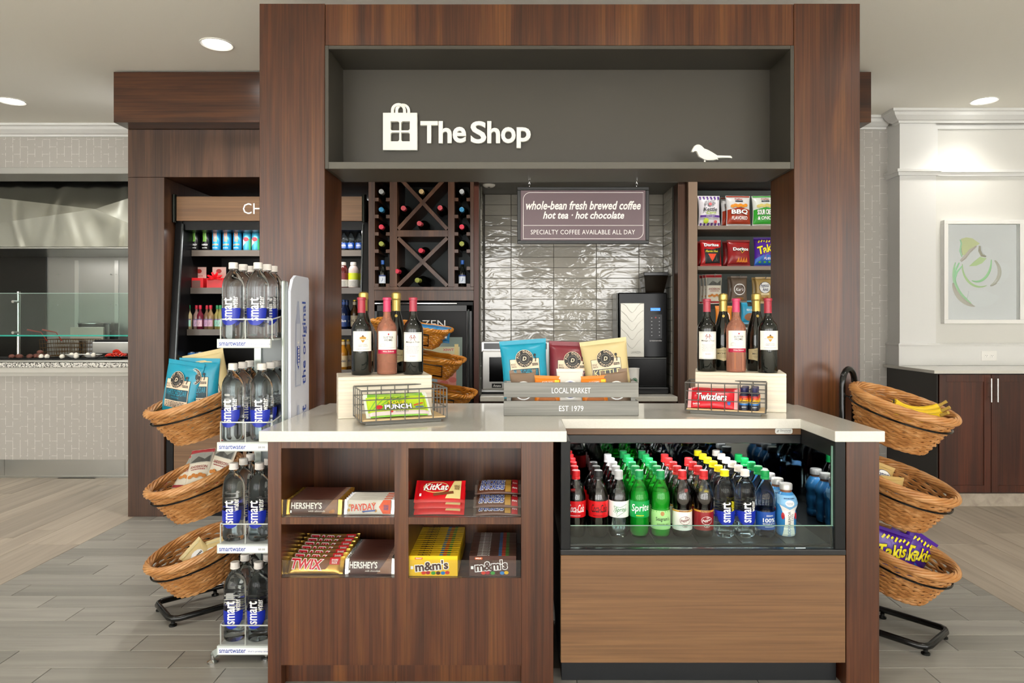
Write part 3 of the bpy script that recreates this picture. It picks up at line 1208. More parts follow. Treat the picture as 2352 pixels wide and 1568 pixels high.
# ---- coffee nook: tiled walls, back counter
DT = 5.1
TILE = None
m, nt, b = newmat('glazed_grey_tile')
vec = coords(nt, (1, 1, 1))
n1 = noise_tex(nt, coords(nt, (6, 6, 17)), 1.0, 2, 0.5, 1.6)
info = nt.nodes.new('ShaderNodeObjectInfo')
c1 = ramp(nt, info.outputs['Random'], [(0.0, '#a3a096'), (1.0, '#b0aca2')])
nt.links.new(c1, b.inputs['Base Color'])
b.inputs['Roughness'].default_value = 0.07
b.inputs['IOR'].default_value = 1.75
bump(nt, b, n1, 0.32, 0.012)
TILE = m
GR2 = mat('#5a5751', 0.8)
tw, th = 98 * DT / F, 24.1 * DT / F
nook = MB().box(XNL - 0.005, XNR, DT + 0.008, DT + 0.06, 0.82, 2.284)
wallb = structure('wall_nook', nook, GR2)
zt_top = zZ(446, DT)
xe = [xX(1113, DT), xX(1173.8, DT), xX(1271.8, DT), xX(1369.8, DT), xX(1467.5, DT), XNR - 0.010]
for r_ in range(20):
    z1 = zt_top - r_ * th
    if z1 < 0.86:
        break
    for a, b_ in zip(xe, xe[1:]):
        MB().box(a + 0.0015, b_ - 0.0015, DT, DT + 0.012, z1 - th + 0.0015, z1 - 0.0015, b=0.002).obj('wall_tile', TILE, wallb)
# side returns of the nook, tiled too
sl = structure('wall_nook_side', MB().box(XNL, XNL + 0.004, DP + 0.06, DT, 0.82, 2.284), GR2)
sr = structure('wall_nook_return', MB().box(XNR - 0.006, XNR - 0.001, DP + 0.16, DT, 0.82, 2.284), GR2)
xr_ = XNR - 0.006
for r_ in range(20):
    z1 = zt_top - r_ * th
    if z1 < 0.86:
        break
    MB().box(XNL + 0.003, XNL + 0.011, DT - 0.3, DT - 0.002, z1 - th + 0.0015, z1 - 0.0015, b=0.0015).obj('wall_tile', TILE, sl)
    MB().box(xr_ - 0.005, xr_ + 0.001, DT - 0.28, DT - 0.002, z1 - th + 0.0015, z1 - 0.0015, b=0.0015).obj('wall_tile', TILE, sr)
ZB = 0.82
o = MB().box(XNL + 0.012, xr_ - 0.009, DP - 0.02, DT - 0.001, ZB - 0.032, ZB, b=0.002).obj('back_counter', QUARTZ)
tag(o, 'white quartz back counter under the coffee machine and oven', 'countertop')
o = MB().box(XNL + 0.012, xr_ - 0.009, DP + 0.02, DT, 0.0, ZB - 0.0325, b=0.002).obj('nook_base_cabinet', W_B)
tag(o, 'dark walnut base cabinet under the white back counter', 'cabinet')
t_ = thing('ceiling_sensor', (xX(1123, 4.74), 4.74, 2.284), 0, 'small white round sensor on the nook ceiling', 'sensor')
MB().lathe([(0, -0.016), (0.03, -0.016), (0.042, -0.008), (0.045, 0.0)], 20).obj('cover', WHITE, t_, 40)
MB().lathe([(0, -0.019), (0.008, -0.019), (0.01, -0.015)], 12).obj('eye', BLACK, t_, 40)

# ---- coffee machine
DK = 4.84
cm = thing('coffee_machine', (xX(1472, DK), DK, ZB), 0, 'black bean-to-cup coffee machine with ribbed silver door', 'coffee machine')
k = DK / F
def c_(x, y): return ((x - 1472) * k, (903.5 - y) * k)
x0, x1 = c_(1417, 0)[0], c_(1532, 0)[0]
zt3 = c_(0, 673)[1]
MB().box(x0, x1, 0.02, 0.235, 0.02, zt3, b=0.004).obj('body', mat('#8f8f8b', 0.3, 0.6), cm)
MB().box(x0 + 0.006, x1 - 0.001, -0.02, 0.02, c_(0, 822)[1], zt3, b=0.008).obj('front_door', BLACKG, cm)
MB().box(x0 + 0.004, x1 - 0.002, 0.0, 0.06, 0.045, c_(0, 824)[1], b=0.003).obj('dispense_bay', mat('#050505', 0.25), cm)
MB().box(x0 + 0.0, x1 + 0.002, -0.06, 0.2, 0.0, 0.045, b=0.006).obj('drip_tray', mat('#0e0f11', 0.3), cm)
p0, p1 = c_(1424, 820), c_(1478, 697)
pan = MB().box(p0[0], p1[0], -0.028, -0.018, p0[1], p1[1], b=0.002).obj('silver_door', mat('#c4c2b8', 0.35, 0.5), cm)
mb = MB()
for q in range(5):
    y = 716 + q * 20.5
    pts = []
    for i in range(9):
        t2 = i / 8
        xx = 1425.5 + t2 * 51
        yy = y - abs(t2 - 0.48) * 46 + (4 if 0.35 < t2 < 0.65 else 0)
        a = c_(xx, max(yy, 698))
        pts.append((a[0], -0.0285, a[1]))
    mb.tube(pts, 0.0016, 5)
mb.obj('raised_rib', mat('#d8d6cd', 0.3, 0.5), pan, 40)
art = Art(plane_surf((0, -0.0205, 0), (1, 0, 0), (0, 0, 1)))
a, b_ = c_(1493, 714.5), c_(1515, 708)
art.rect(a[0], a[1], b_[0], b_[1], mat('#2f6fe0', 0.3, emit=1.6))
art.text('Select drink', (a[0] + b_[0]) / 2, (a[1] + b_[1]) / 2, 0.058, 0.008, mat('#bfe0ff', 0.3))
a, b_ = c_(1490, 778), c_(1519, 723)
art.rect(a[0], a[1], b_[0], b_[1], mat('#2c2d31', 0.35), 0.003)
for r_ in range(6):
    for xx in (1495.5, 1513):
        q = c_(xx, 731 + r_ * 8)
        art.disc(q[0], q[1], 0.0045, 0.0022, mat('#c9c9c9', 0.4), 10)
q = c_(1504.5, 730); art.disc(q[0], q[1], 0.006, 0.006, mat('#a04a44', 0.4), 12)
q = c_(1504.5, 782.5); art.text('crescendo', q[0], q[1], 28 * k, 3.4 * k, mat('#d8d8d8', 0.4), 0.01)
art.build('control_panel', cm)
art = Art(plane_surf((0, -0.0285, 0), (1, 0, 0), (0, 0, 1)))
q = c_(1459, 809); art.text('LAVAZZA', q[0], q[1], 22 * k, 5 * k, mat('#8d8c86', 0.4), 0.01)
art.build('lettering', pan)
mb = MB()
mb.add([(*c_(1484, 672)[:1], 0.02, zt3), (c_(1526, 0)[0], 0.02, zt3), (c_(1526, 0)[0], 0.17, zt3), (c_(1484, 0)[0], 0.17, zt3),
        (c_(1479, 0)[0], -0.005, c_(0, 634)[1]), (c_(1534, 0)[0], -0.005, c_(0, 634)[1]), (c_(1534, 0)[0], 0.19, c_(0, 634)[1]), (c_(1479, 0)[0], 0.19, c_(0, 634)[1])],
       [(0, 1, 2, 3), (4, 5, 6, 7), (0, 1, 5, 4), (1, 2, 6, 5), (2, 3, 7, 6), (3, 0, 4, 7)])
hop = mb.obj('bean_hopper', mat('#17120c', 0.1, ior=1.3), cm)
MB().box(c_(1478, 0)[0], c_(1535, 0)[0], -0.01, 0.195, c_(0, 634)[1], c_(0, 626)[1], b=0.004).obj('hopper_lid', mat('#1b1b1b', 0.2), hop)

# ---- paper cup beside the coffee machine
DU = 4.72
cup = thing('paper_cup', (xX(1456, DU), DU, ZB), 0, 'white paper coffee cup with a round green emblem', 'cup')
hh = zZ(845, DU) - ZB
MB().lathe([(0, 0.004), (0.026, 0.004), (0.026, 0), (0.03, 0), (0.037, hh - 0.004), (0.0395, hh - 0.004), (0.0395, hh), (0.0365, hh), (0.0285, 0.01), (0, 0.01)], 24).obj('cup_body', mat('#ecebe6', 0.6), cup, 40)
art = Art(cyl_surf(lambda v: 0.03 + 0.007 * v / hh), cell=(0.006, None))
art.disc(0, hh * 0.52, 0.022, 0.024, mat('#1f6b4a', 0.5), 24).ring(0, hh * 0.52, 0.017, 0.019, 0.002, mat('#ecebe6', 0.6)).disc(0, hh * 0.5, 0.006, 0.009, mat('#ecebe6', 0.6), 12)
art.build('emblem', cup)

# ---- countertop oven
DO = 4.78
ov = thing('countertop_oven', (xX(1175, DO), DO, ZB), 0, 'stainless countertop microwave oven behind the teal popcorn bag', 'microwave')
k = DO / F
def o_(x, y): return ((x - 1175) * k, (903 - y) * k)
x0, x1 = o_(1105, 0)[0], o_(1262, 0)[0]
zo = o_(0, 783)[1]
MB().box(x0, x1, 0.0, 0.30, 0.012, zo, b=0.004).obj('body', STEEL, ov)
MB().box(x0 + 0.01, x1 - 0.01, 0.01, 0.28, 0.0, 0.012).obj('foot_rail', BLACK, ov)
MB().box(x0 + 0.004, x1 - 0.06, -0.02, 0.0, 0.03, o_(0, 803)[1], b=0.01).obj('door', mat('#b5b4b0', 0.3, 0.9), ov)
MB().box(o_(1124, 0)[0], o_(1225, 0)[0], -0.0225, -0.019, o_(0, 874)[1], o_(0, 818)[1], b=0.002).obj('door_window', BLACKG, ov)
MB().box(x0 + 0.02, x1 - 0.02, -0.006, 0.0, o_(0, 800)[1], o_(0, 786)[1]).obj('control_strip', mat('#3a3c3e', 0.2), ov)
art = Art(plane_surf((0, -0.0225, 0), (1, 0, 0), (0, 0, 1)))
a, b_ = o_(1130, 888), o_(1153, 878)
art.rect(a[0], a[1], b_[0], b_[1], BLACK).text('Amana', (a[0] + b_[0]) / 2, (a[1] + b_[1]) / 2, 18 * k, 6 * k, mat('#e8e8e8', 0.4), 0.01, 0.3)
art.build('name_badge', ov)

# ---- snack shelving right of the nook
DSN = 4.66
sn = thing('snack_shelving', (0, DSN, 0), 0, 'walnut snack shelving bay behind the right pillar, beside the coffee nook', 'shelving')
sx0, sx1 = xX(1602.5, DSN), BX1 - 0.255
sz = [zZ(518, DSN), zZ(611, DSN)]
for z in sz:
    MB().box(sx0, sx1, 0.0, 0.4, z - 0.026, z, b=0.001).obj('shelf', mat('#7d7064', 0.45, key='shelf_edge_wood'), sn)
MB().box(sx0, sx1, 0.40, 0.42, 0.4, zl0 - 0.01).obj('back_panel', mat('#555d58', 0.5), sn)
zlow = zZ(852, DSN)
MB().box(sx0, sx1, 0.0, 0.4, zlow - 0.03, zlow, b=0.001).obj('shelf', mat('#4a3c32', 0.45), sn)
MB().box(sx0, sx1, 0.02, 0.4, zZ(752, DSN) - 0.012, zZ(752, DSN)).obj('shelf', mat('#a3aaa8', 0.4), sn)
MB().box(sx0, sx1, 0.0, 0.4, 0.0, 0.42, b=0.001).obj('base_cabinet', W_B, sn)
# ================================================================ kitchen behind the pass-through (left)
ZK = zZ(832, DL)
kc = MB().box(XL0, XL1 - 0.002, DL - 0.035, 6.1, zZ(843, DL), ZK, b=0.003)
m, nt, b = newmat('speckled_granite')
n1 = nt.nodes.new('ShaderNodeTexVoronoi')
n1.inputs['Scale'].default_value = 130
nt.links.new(coords(nt, (1, 1, 1)), n1.inputs['Vector'])
c1 = ramp(nt, n1.outputs['Color'], [(0.28, '#2b2b29'), (0.36, '#8b8a84'), (0.5, '#d9d7d0'), (0.8, '#efede7')])
nt.links.new(c1, b.inputs['Base Color'])
b.inputs['Roughness'].default_value = 0.2
o = kc.obj('granite_counter', m)
tag(o, 'speckled granite ledge of the kitchen pass-through', 'countertop')
o = MB().box(XL0, XL1 - 0.003, DL - 0.02, 6.3, ZK + 0.0005, ZK + 0.022, b=0.004).obj('steel_ledge', STEEL)
tag(o, 'stainless serving ledge on the granite', 'ledge')
ZKL = ZK + 0.0225
# kitchen room
structure('wall_kitchen', MB().box(XL0, XL1, 6.95, 7.05, 0, ZC), STEELR)
structure('wall_kitchen_side', MB().box(XL1 - 0.004, XL1 + 0.05, DL + 0.12, 7.05, 0, ZC), STEELR)
structure('wall_kitchen_end', MB().box(XL0 - 0.05, XL0, DL, 7.05, 0, ZC), mat('#8b8a85', 0.5))
mb = MB()
for px in (170, 262):
    x = xX(px, 6.9)
    mb.box(x - 0.02, x + 0.02, 6.94, 6.95, 0.9, 1.95)
for px in (133, 255, 267):
    for py in (425, 470, 540, 600, 660):
        q = P(px, py + 160, 6.94)
        mb.lathe([(0, -0.004), (0.006, 0), (0.006, 0.004)], 8, T=Matrix.Translation(q) @ Matrix.Rotation(R(90), 4, 'X'))
structure('trim_8', mb, STEEL)
# cooking recess as one flat panel, near-black all over
structure('wall_cooking_recess', MB().box(XL0, xX(100, 6.9), 6.93, 6.949, 0.9, zZ(585, 6.93)), mat('#17150f', 0.4, key='near_black_panel'))
# hood: faceted stainless front
DHD = 6.15
HOODM, nt, b = newmat('rippled_stainless')
b.inputs['Base Color'].default_value = (*lin('#b0b2ac'), 1)
b.inputs['Metallic'].default_value = 1.0
b.inputs['Roughness'].default_value = 0.18
bump(nt, b, noise_tex(nt, coords(nt, (3.2, 3.2, 1.1)), 1.0, 1, 0.4, 0.8), 0.5, 0.08)
hood = thing('extractor_hood', (0, DHD, zZ(567, DHD)), 0, 'faceted stainless extractor hood above the kitchen line', 'hood')
def hp(x, y, dy=0.0): return ((x - CX) * DHD / F, dy, (567 - y) * DHD / F)
HXL = -300
vs = [hp(HXL, 412), hp(296, 412), hp(296, 567), hp(HXL, 567), hp(225, 482, -0.035), hp(296, 461, -0.02), hp(HXL, 618 - 20, -0.02)]
vs = [hp(-380, 412), hp(110, 412), hp(430, 412), hp(430, 567), hp(-380, 567), hp(226, 482, -0.05)]
MB().add(vs, [(0, 1, 5), (1, 2, 5), (2, 3, 5), (3, 4, 5), (4, 0, 5)]).obj('front_panel', HOODM, hood)
MB().box(hp(-380, 0)[0], hp(430, 0)[0], 0.001, 0.75, 0, hp(0, 412)[2]).obj('body', STEELR, hood)
MB().box(hp(-380, 0)[0], hp(430, 0)[0], -0.02, 0.76, -0.02, 0.0, b=0.004).obj('lower_rim', STEEL, hood)
structure('kitchen_soffit', MB().box(XL0, XL1, DL + 0.3, 7.0, zZ(408, DHD), ZC - 0.001), mat('#77786f', 0.5))
o = area_light('kitchen_lamp', (-3.9, 6.5, zZ(567, DHD) - 0.05), (0, 0, 0), 1.6, 0.3, 5, (1, 0.97, 0.92))
# sneeze guard
sg = thing('sneeze_guard', (0, 5.95, ZKL), 0, 'glass sneeze guard on slim steel posts above the pass-through', 'sneeze guard')
DG = 5.95
g0, g1 = zZ(769, DG) - ZKL, zZ(674, DG) - ZKL
MB().box(-6.9, XL1 - 0.04, -0.004, 0.004, g0, g1).obj('glass_pane', GLASSP, sg)
MB().box(-6.9, XL1 - 0.04, -0.0045, 0.0045, g0 - 0.012, g0 - 0.0005).obj('glass_edge', mat('#36b5a2', 0.2), sg)
MB().box(-6.9, XL1 - 0.04, -0.0045, 0.0045, g1 + 0.0005, g1 + 0.005).obj('glass_edge', mat('#a9c4bb', 0.2), sg)
for px in (30, -270):
    x = xX(px, DG)
    MB().tube([(x, 0.064, 0), (x, 0.064, g1 + 0.02)], 0.014, 10).obj('post', mat('#c9ccc2', 0.2, 0.9), sg, 40)
    for zz in (g0 + 0.02, g1 - 0.07):
        MB().lathe([(0, -0.012), (0.012, -0.012), (0.012, 0.055), (0, 0.055)], 10, T=Matrix.Translation((x, 0.05, zz)) @ Matrix.Rotation(R(90), 4, 'X')).obj('clamp', STEEL, sg, 40)
# fryer basket, flat grill, pot, food
DFY = 6.35
fy = thing('fryer_basket', (xX(160, DFY), DFY, ZKL), 0, 'brown wire fryer baskets with red handles hung on a steel rack', 'fryer basket')
k = DFY / F
def y_(x, y): return ((x - 160) * k, (825 - y) * k)
MB().box(y_(120, 0)[0], y_(200, 0)[0], 0.25, 0.27, y_(0, 792)[1], y_(0, 759)[1], b=0.003).obj('splash_plate', mat('#b3b0a4', 0.35, 0.7), fy)
for (a, b_) in ((90, 122), (126, 158), (162, 194)):
    mb = MB()
    x0, x1 = y_(a, 0)[0], y_(b_, 0)[0]
    z0, z1 = 0.0, y_(0, 787)[1]
    for i in range(6):
        xx = x0 + (x1 - x0) * i / 5
        mb.tube([(xx, 0, z1), (xx + 0.01, 0.01, z0), (xx, 0.24, z0), (xx, 0.25, z1)], 0.0022, 4)
    for i in range(5):
        zz = z0 + (z1 - z0) * i / 4
        mb.tube([(x0, 0, zz), (x1, 0, zz), (x1, 0.25, zz), (x0, 0.25, zz)], 0.0022, 4, True)
    mb.obj('wire_basket', mat('#5b4424', 0.4, 0.5), fy)
for xx in (108, 142):
    a = y_(xx, 775)
    MB().tube([(a[0], 0.0, y_(0, 790)[1]), (a[0] - 0.02, -0.05, a[1] + 0.02), (a[0] - 0.10, -0.12, a[1] + 0.045)], [0.005, 0.005, 0.009], 6).obj('handle', mat('#a3382e', 0.4), fy, 40)
gr = thing('flat_grill', (xX(255, DFY), DFY + 0.05, ZKL), 0, 'steel flat-top grill behind the red peppers', 'grill')
MB().box(-0.21, 0.16, 0, 0.3, 0.02, 0.13, b=0.006).obj('body', STEEL, gr)
MB().box(-0.2, 0.15, 0.02, 0.28, 0.13, 0.15).obj('hot_plate', BLACKM, gr)
for q in (-0.17, 0.1):
    MB().box(q, q + 0.03, 0.02, 0.05, 0, 0.02).obj('foot', BLACK, gr)
pot = thing('stock_pot', (xX(190, 6.62), 6.80, ZKL), 0, 'wide grey stock pot behind the fryer plate', 'pot')
MB().lathe([(0, 0), (0.13, 0), (0.135, 0.29), (0.14, 0.3), (0.13, 0.3), (0.12, 0.02), (0, 0.02)], 24).obj('pot_body', STEEL, pot, 40)
MB().lathe([(0.142, 0.301), (0.142, 0.305), (0.05, 0.318), (0, 0.32)], 24).obj('lid', STEEL, pot, 40)
rr = random.Random(5)
tray = thing('food_tray', (xX(110, 5.9), 5.9, ZKL), 0, 'low black tray along the pass-through, holding mushrooms and eggs', 'tray')
tx0, tx1 = xX(10, 5.9) - xX(110, 5.9), xX(292, 5.9) - xX(110, 5.9)
MB().box(tx0, tx1, -0.09, 0.09, 0, 0.006, b=0.001).obj('tray_floor', BLACK, tray)
mb = MB().box(tx0, tx1, -0.095, -0.09, 0, 0.012).box(tx0, tx1, 0.09, 0.095, 0, 0.012)
mb.obj('tray_rim', BLACK, tray)
ZTR = ZKL + 0.0065
mush = Proto(thing('mushroom'))
MB().lathe([(0, 0.006), (0.02, 0.004), (0.026, 0.012), (0.024, 0.024), (0.014, 0.034), (0, 0.037)], 12).obj('cap', mat('#6b4034', 0.6), mush.root, 60)
MB().lathe([(0, 0), (0.012, 0), (0.022, 0.006), (0.018, 0.011), (0, 0.011)], 10).obj('stem', mat('#e9e4d8', 0.6), mush.root, 60)
spots = [(-0.17, -.05, 0), (-0.135, -.02, 0), (-0.1, -.05, 0), (-0.05, 0.0, 0), (-0.015, -.05, 0), (0.025, -.02, 0), (0.065, -.04, 0), (0.10, 0.0, 0), (0.035, .03, 0), (-0.02, .03, 0), (0.07, .035, 0), (0.045, -.01, .034)]
for i, (a, b_, c) in enumerate(spots):
    mush.put((xX(82, 5.9) + a, 5.9 + b_, ZTR + c), 0, 'brown-capped button mushroom, %s along the tray from the steel post' % ORD[i] if c == 0 else 'topmost button mushroom of the pile on the food tray', 'mushroom', 'mushrooms on the food tray', rx=R(rr.uniform(-15, 15)) * 0)
def bowl(px, label):
    t = thing('serving_dish', (xX(px, 5.92), 5.92, ZTR), 0, label, 'dish', 'white serving dishes')
    MB().lathe([(0, 0), (0.05, 0), (0.1, 0.03), (0.103, 0.032), (0.096, 0.03), (0.05, 0.008), (0, 0.008)], 20, sx=0.72, sy=0.75).obj('dish_body', mat('#eeeee8', 0.3), t, 50)
    return t
bowl(172, 'oval white dish of eggs and greens beside the mushrooms')
bowl(213, 'oval white dish of greens beside the red peppers')
egg = Proto(thing('boiled_egg'))
MB().lathe([(0, 0), (0.014, 0.003), (0.021, 0.014), (0.018, 0.028), (0.008, 0.038), (0, 0.04)], 12).obj('egg_body', mat('#eee9dc', 0.5), egg.root, 60)
for i, (px, dy, z) in enumerate(((108, -.07, 0), (122, -.075, 0), (158, -.085, 0), (168, -.02, 0.01), (180, -.03, 0.01), (205, -.02, 0.01), (220, -.03, 0.01), (190, -.085, 0))):
    egg.put((xX(px, 5.9), 5.9 + dy, ZTR + z), 0, 'pale peeled egg, %s from the left on the pass-through' % ORD[i], 'egg', 'peeled eggs on the pass-through')
pl = thing('pepper_plate', (xX(268, 5.92), 5.92, ZTR), 0, 'black plate under the sliced red peppers', 'plate')
MB().lathe([(0, 0), (0.07, 0), (0.115, 0.014), (0.112, 0.016), (0.07, 0.004), (0, 0.004)], 20, sx=1.0, sy=0.7).obj('plate_body', BLACK, pl, 50)
mb = MB()
for i in range(46):
    a = rr.uniform(0, 2 * PI); q = rr.uniform(0, 0.09) 
    z = 0.008 + max(0, 0.05 * (1 - q / 0.1)) * rr.uniform(0.3, 1)
    x, y = q * math.cos(a), q * math.sin(a) * 0.6
    an = rr.uniform(0, PI)
    pts = [(x + math.cos(an) * s_, y + math.sin(an) * s_, z + 0.012 * (1 - (s_ / 0.03) ** 2)) for s_ in (-0.03, -0.015, 0, 0.015, 0.03)]
    mb.tube(pts, [0.003, 0.006, 0.007, 0.006, 0.003], 5)
o = mb.obj('sliced_red_peppers', mat('#d4331f', 0.35))
o.location = (xX(268, 5.92), 5.92, ZTR + 0.004)
tag(o, 'heap of sliced red peppers on a black plate', 'peppers', kind='stuff')

# ================================================================ right-hand cabinet, artwork, outlet
DRC = 4.88
ZRT = 0.98
rcx0, rcx1 = 2.995, 5.2
o = MB().box(rcx0 - 0.02, rcx1, DRC - 0.02, DREC - 0.007, ZRT - 0.022, ZRT, b=0.002)
o.v = o.v
o = MB().prism([(rcx0 - 0.02, DRC - 0.025), (rcx1, DRC - 0.025), (rcx1, DREC - 0.021), (3.311, DREC - 0.021), (3.311, DCOL - 0.021), (2.974, DCOL - 0.021), (2.974, DR - 0.002), (rcx0 - 0.0, DR - 0.002) if False else (2.96, DR - 0.002), (2.96, DRC - 0.025)], ZRT - 0.022, ZRT, 2).obj('side_countertop', QUARTZ)
tag(o, 'white quartz top on the dark cabinet under the framed artwork', 'countertop')
rc = thing('side_cabinet', (rcx0, DRC, 0), 0, 'dark mahogany cabinet with steel bar handles, right of the basket stand', 'cabinet')
DKS = mat('#2a2623', 0.3, key='dark_side_panel')
MB().box(-0.001, 0.0042, 0.0, DR - 0.003 - DRC, 0.0, ZRT - 0.0225).obj('side_panel', DKS, rc)
MB().box(0.006, rcx1 - rcx0, 0.022, 0.45, 0.092, ZRT - 0.0225).obj('carcass', DKS, rc)
MB().box(0.01, rcx1 - rcx0, 0.012, 0.45, 0.0, 0.0918).obj('toe_kick', PLANK_B, rc)
dz0, dz1 = zZ(1131, DRC), zZ(860, DRC)
edges = [xX(2157, DRC) - rcx0, xX(2277, DRC) - rcx0, xX(2396, DRC) - rcx0, xX(2516, DRC) - rcx0, xX(2636, DRC) - rcx0]
for i, (a, b_) in enumerate(zip(edges, edges[1:])):
    s_ = 0.052
    dr = MB().box(a + s_, b_ - s_, 0.008, 0.018, dz0 + s_, dz1 - s_)
    dr = dr.obj('door_panel', W_D, rc)
    mb = MB().box(a + 0.002, a + s_, 0.0, 0.02, dz0, dz1, b=0.001).box(b_ - s_, b_ - 0.002, 0.0, 0.02, dz0, dz1, b=0.001)
    mb.box(a + s_, b_ - s_, 0.0, 0.02, dz0, dz0 + s_, b=0.001).box(a + s_, b_ - s_, 0.0, 0.02, dz1 - s_, dz1, b=0.001)
    d = mb.obj('door', W_D, rc)
    dr.parent = d
    hx = (b_ - 0.022) if i % 2 == 0 else (a + 0.024)
    hz0_, hz1_ = zZ(922, DRC), zZ(868, DRC)
    mb = MB().tube([(hx, -0.032, hz0_), (hx, -0.032, hz1_)], 0.0065, 10)
    for zz in (hz0_ + 0.035, hz1_ - 0.035):
        mb.tube([(hx, -0.032, zz), (hx, 0.001, zz)], 0.004, 8)
    mb.obj('bar_handle', mat('#d7d5cf', 0.25, 1.0), d, 40)

# framed cut-paper artwork
DA = DREC
af = thing('framed_artwork', (xX(2251, DA), DA - 0.001, zZ(743, DA)), 0, 'white box frame with abstract cut-paper artwork in pale green', 'picture')
k = DA / F
W, Hh = 182 * k, 236 * k
fd, ft = 0.05, 0.032
mb = MB().box(-W / 2, W / 2, -fd, 0, 0, ft, b=0.002).box(-W / 2, W / 2, -fd, 0, Hh - ft, Hh, b=0.002)
mb.box(-W / 2, -W / 2 + ft, -fd, 0, ft, Hh - ft, b=0.002).box(W / 2 - ft, W / 2, -fd, 0, ft, Hh - ft, b=0.002)
mb.obj('frame', mat('#f1f0ec', 0.5), af)
paper = MB().box(-W / 2 + ft, W / 2 - ft, -0.008, -0.001, ft, Hh - ft).obj('mount_board', mat('#f2f3f3', 0.7), af)
def ap(x, y): return ((x / 5.807 + 2150 - 2251) * k, (743 - (y / 5.807 + 490)) * k)
def strip(name, pts, w0, c, lift=0.006):
    """curled paper edge: a ribbon standing off the board"""
    mb = MB()
    n = len(pts)
    v, f = [], []
    for i, p in enumerate(pts):
        a = Vector(ap(*p))
        pr = Vector(ap(*pts[max(i - 1, 0)])); nx = Vector(ap(*pts[min(i + 1, n - 1)]))
        d = (nx - pr).normalized()
        nn = Vector((-d.y, d.x))
        ww = w0 * k / 5.807 * math.sin(PI * (i + 0.5) / n) ** 0.6 / 2
        for s_, dy in ((-1, -0.0085), (0, -0.0085 - lift), (1, -0.0085)):
            q = a + nn * ww * s_
            v.append((q.x, dy, q.y))
    for i in range(n - 1):
        for j in range(2):
            f.append((3 * i + j, 3 * i + j + 1, 3 * i + 3 + j + 1, 3 * i + 3 + j))
    mb.add(v, f)
    return mb.obj(name, mat(c, 0.5), paper)
def arc(cx, cy, rx, ry, a0, a1, n=18): return [(cx + rx * math.cos(R(a0 + (a1 - a0) * i / n)), cy - ry * math.sin(R(a0 + (a1 - a0) * i / n))) for i in range(n + 1)]
strip('curled_strip', arc(530, 640, 195, 270, 5, -110), 34, '#b6f0b4')
strip('curled_strip', arc(580, 690, 240, 290, 178, 290), 30, '#cdeeb0')
strip('curled_strip', arc(640, 780, 200, 200, 50, -70), 60, '#d6d3c6', 0.01)
strip('curled_strip', arc(600, 800, 375, 420, 160, 270), 46, '#b9e8b8')
strip('curled_strip', arc(600, 860, 390, 390, 190, 255), 70, '#d9d2c4', 0.012)
strip('curled_strip', [(298, 660), (245, 760), (230, 850), (240, 930), (270, 975)], 34, '#b8f2c2')
strip('curled_strip', [(335, 705), (270, 780), (245, 860), (250, 900)], 26, '#b8f2c2')
strip('curled_strip', [(315, 640), (370, 590), (430, 510), (520, 440)], 50, '#d9d0c6', 0.012)
strip('curled_strip', [(570, 435), (570, 500), (600, 560), (650, 575)], 40, '#bdb9a4', 0.01)
strip('curled_strip', [(310, 350), (330, 400), (310, 500), (335, 580)], 26, '#bff0c8')
def leafp(name, pts, c, lift):
    mb = MB()
    q = [ap(*p) for p in pts]
    mb.prism([(a[0], a[1]) for a in q], -0.0085 - lift, -0.0082, 1)
    return mb.obj(name, mat(c, 0.6), paper)
leafp('paper_petal', [(325, 340), (390, 322), (470, 335), (570, 405), (510, 440), (430, 480), (370, 555), (340, 560), (325, 460)], '#dfe6ae', 0.004)
leafp('paper_petal', [(430, 705), (500, 640), (575, 580), (660, 600), (600, 665), (520, 700)], '#d2eaae', 0.004)
leafp('paper_petal', [(590, 440), (680, 450), (730, 500), (690, 570), (640, 560), (600, 520)], '#f4f6f6', 0.005)
leafp('paper_petal', [(800, 655), (940, 670), (985, 760), (930, 880), (830, 940), (760, 920), (840, 830), (840, 730)], '#f4f6f6', 0.005)
leafp('paper_petal', [(420, 1040), (620, 1020), (830, 1110), (740, 1210), (620, 1245), (500, 1240), (400, 1140)], '#f4f6f6', 0.006)
MB().box(-W / 2 + ft, W / 2 - ft, -fd + 0.008, -fd + 0.010, ft, Hh - ft).obj('glazing', make_clear('picture_glass', (0.97, 0.98, 0.98), 0.8), af)

# power outlet
DQ = DREC - 0.0145
po = thing('power_outlet', (xX(2271, DQ), DQ, zZ(828, DQ)), 0, 'white double power outlet above the side cabinet', 'outlet')
MB().box(-0.062, 0.062, -0.005, 0.0, -0.001, 0.077, b=0.002).obj('cover_plate', mat('#efeee9', 0.4), po)
for x in (-0.022, 0.022):
    MB().lathe([(0, 0), (0.016, 0), (0.016, 0.003), (0, 0.003)], 16, T=Matrix.Translation((x, -0.0045, 0.038)) @ Matrix.Rotation(R(90), 4, 'X')).obj('socket', mat('#f4f3ef', 0.4), po, 40)
    for a, b_ in ((-0.006, 0.042), (0.006, 0.042), (0.0, 0.031)):
        MB().box(x + a - 0.0012, x + a + 0.0012, -0.0082, -0.0074, b_ - 0.003, b_ + 0.003).obj('slot', BLACK, po)
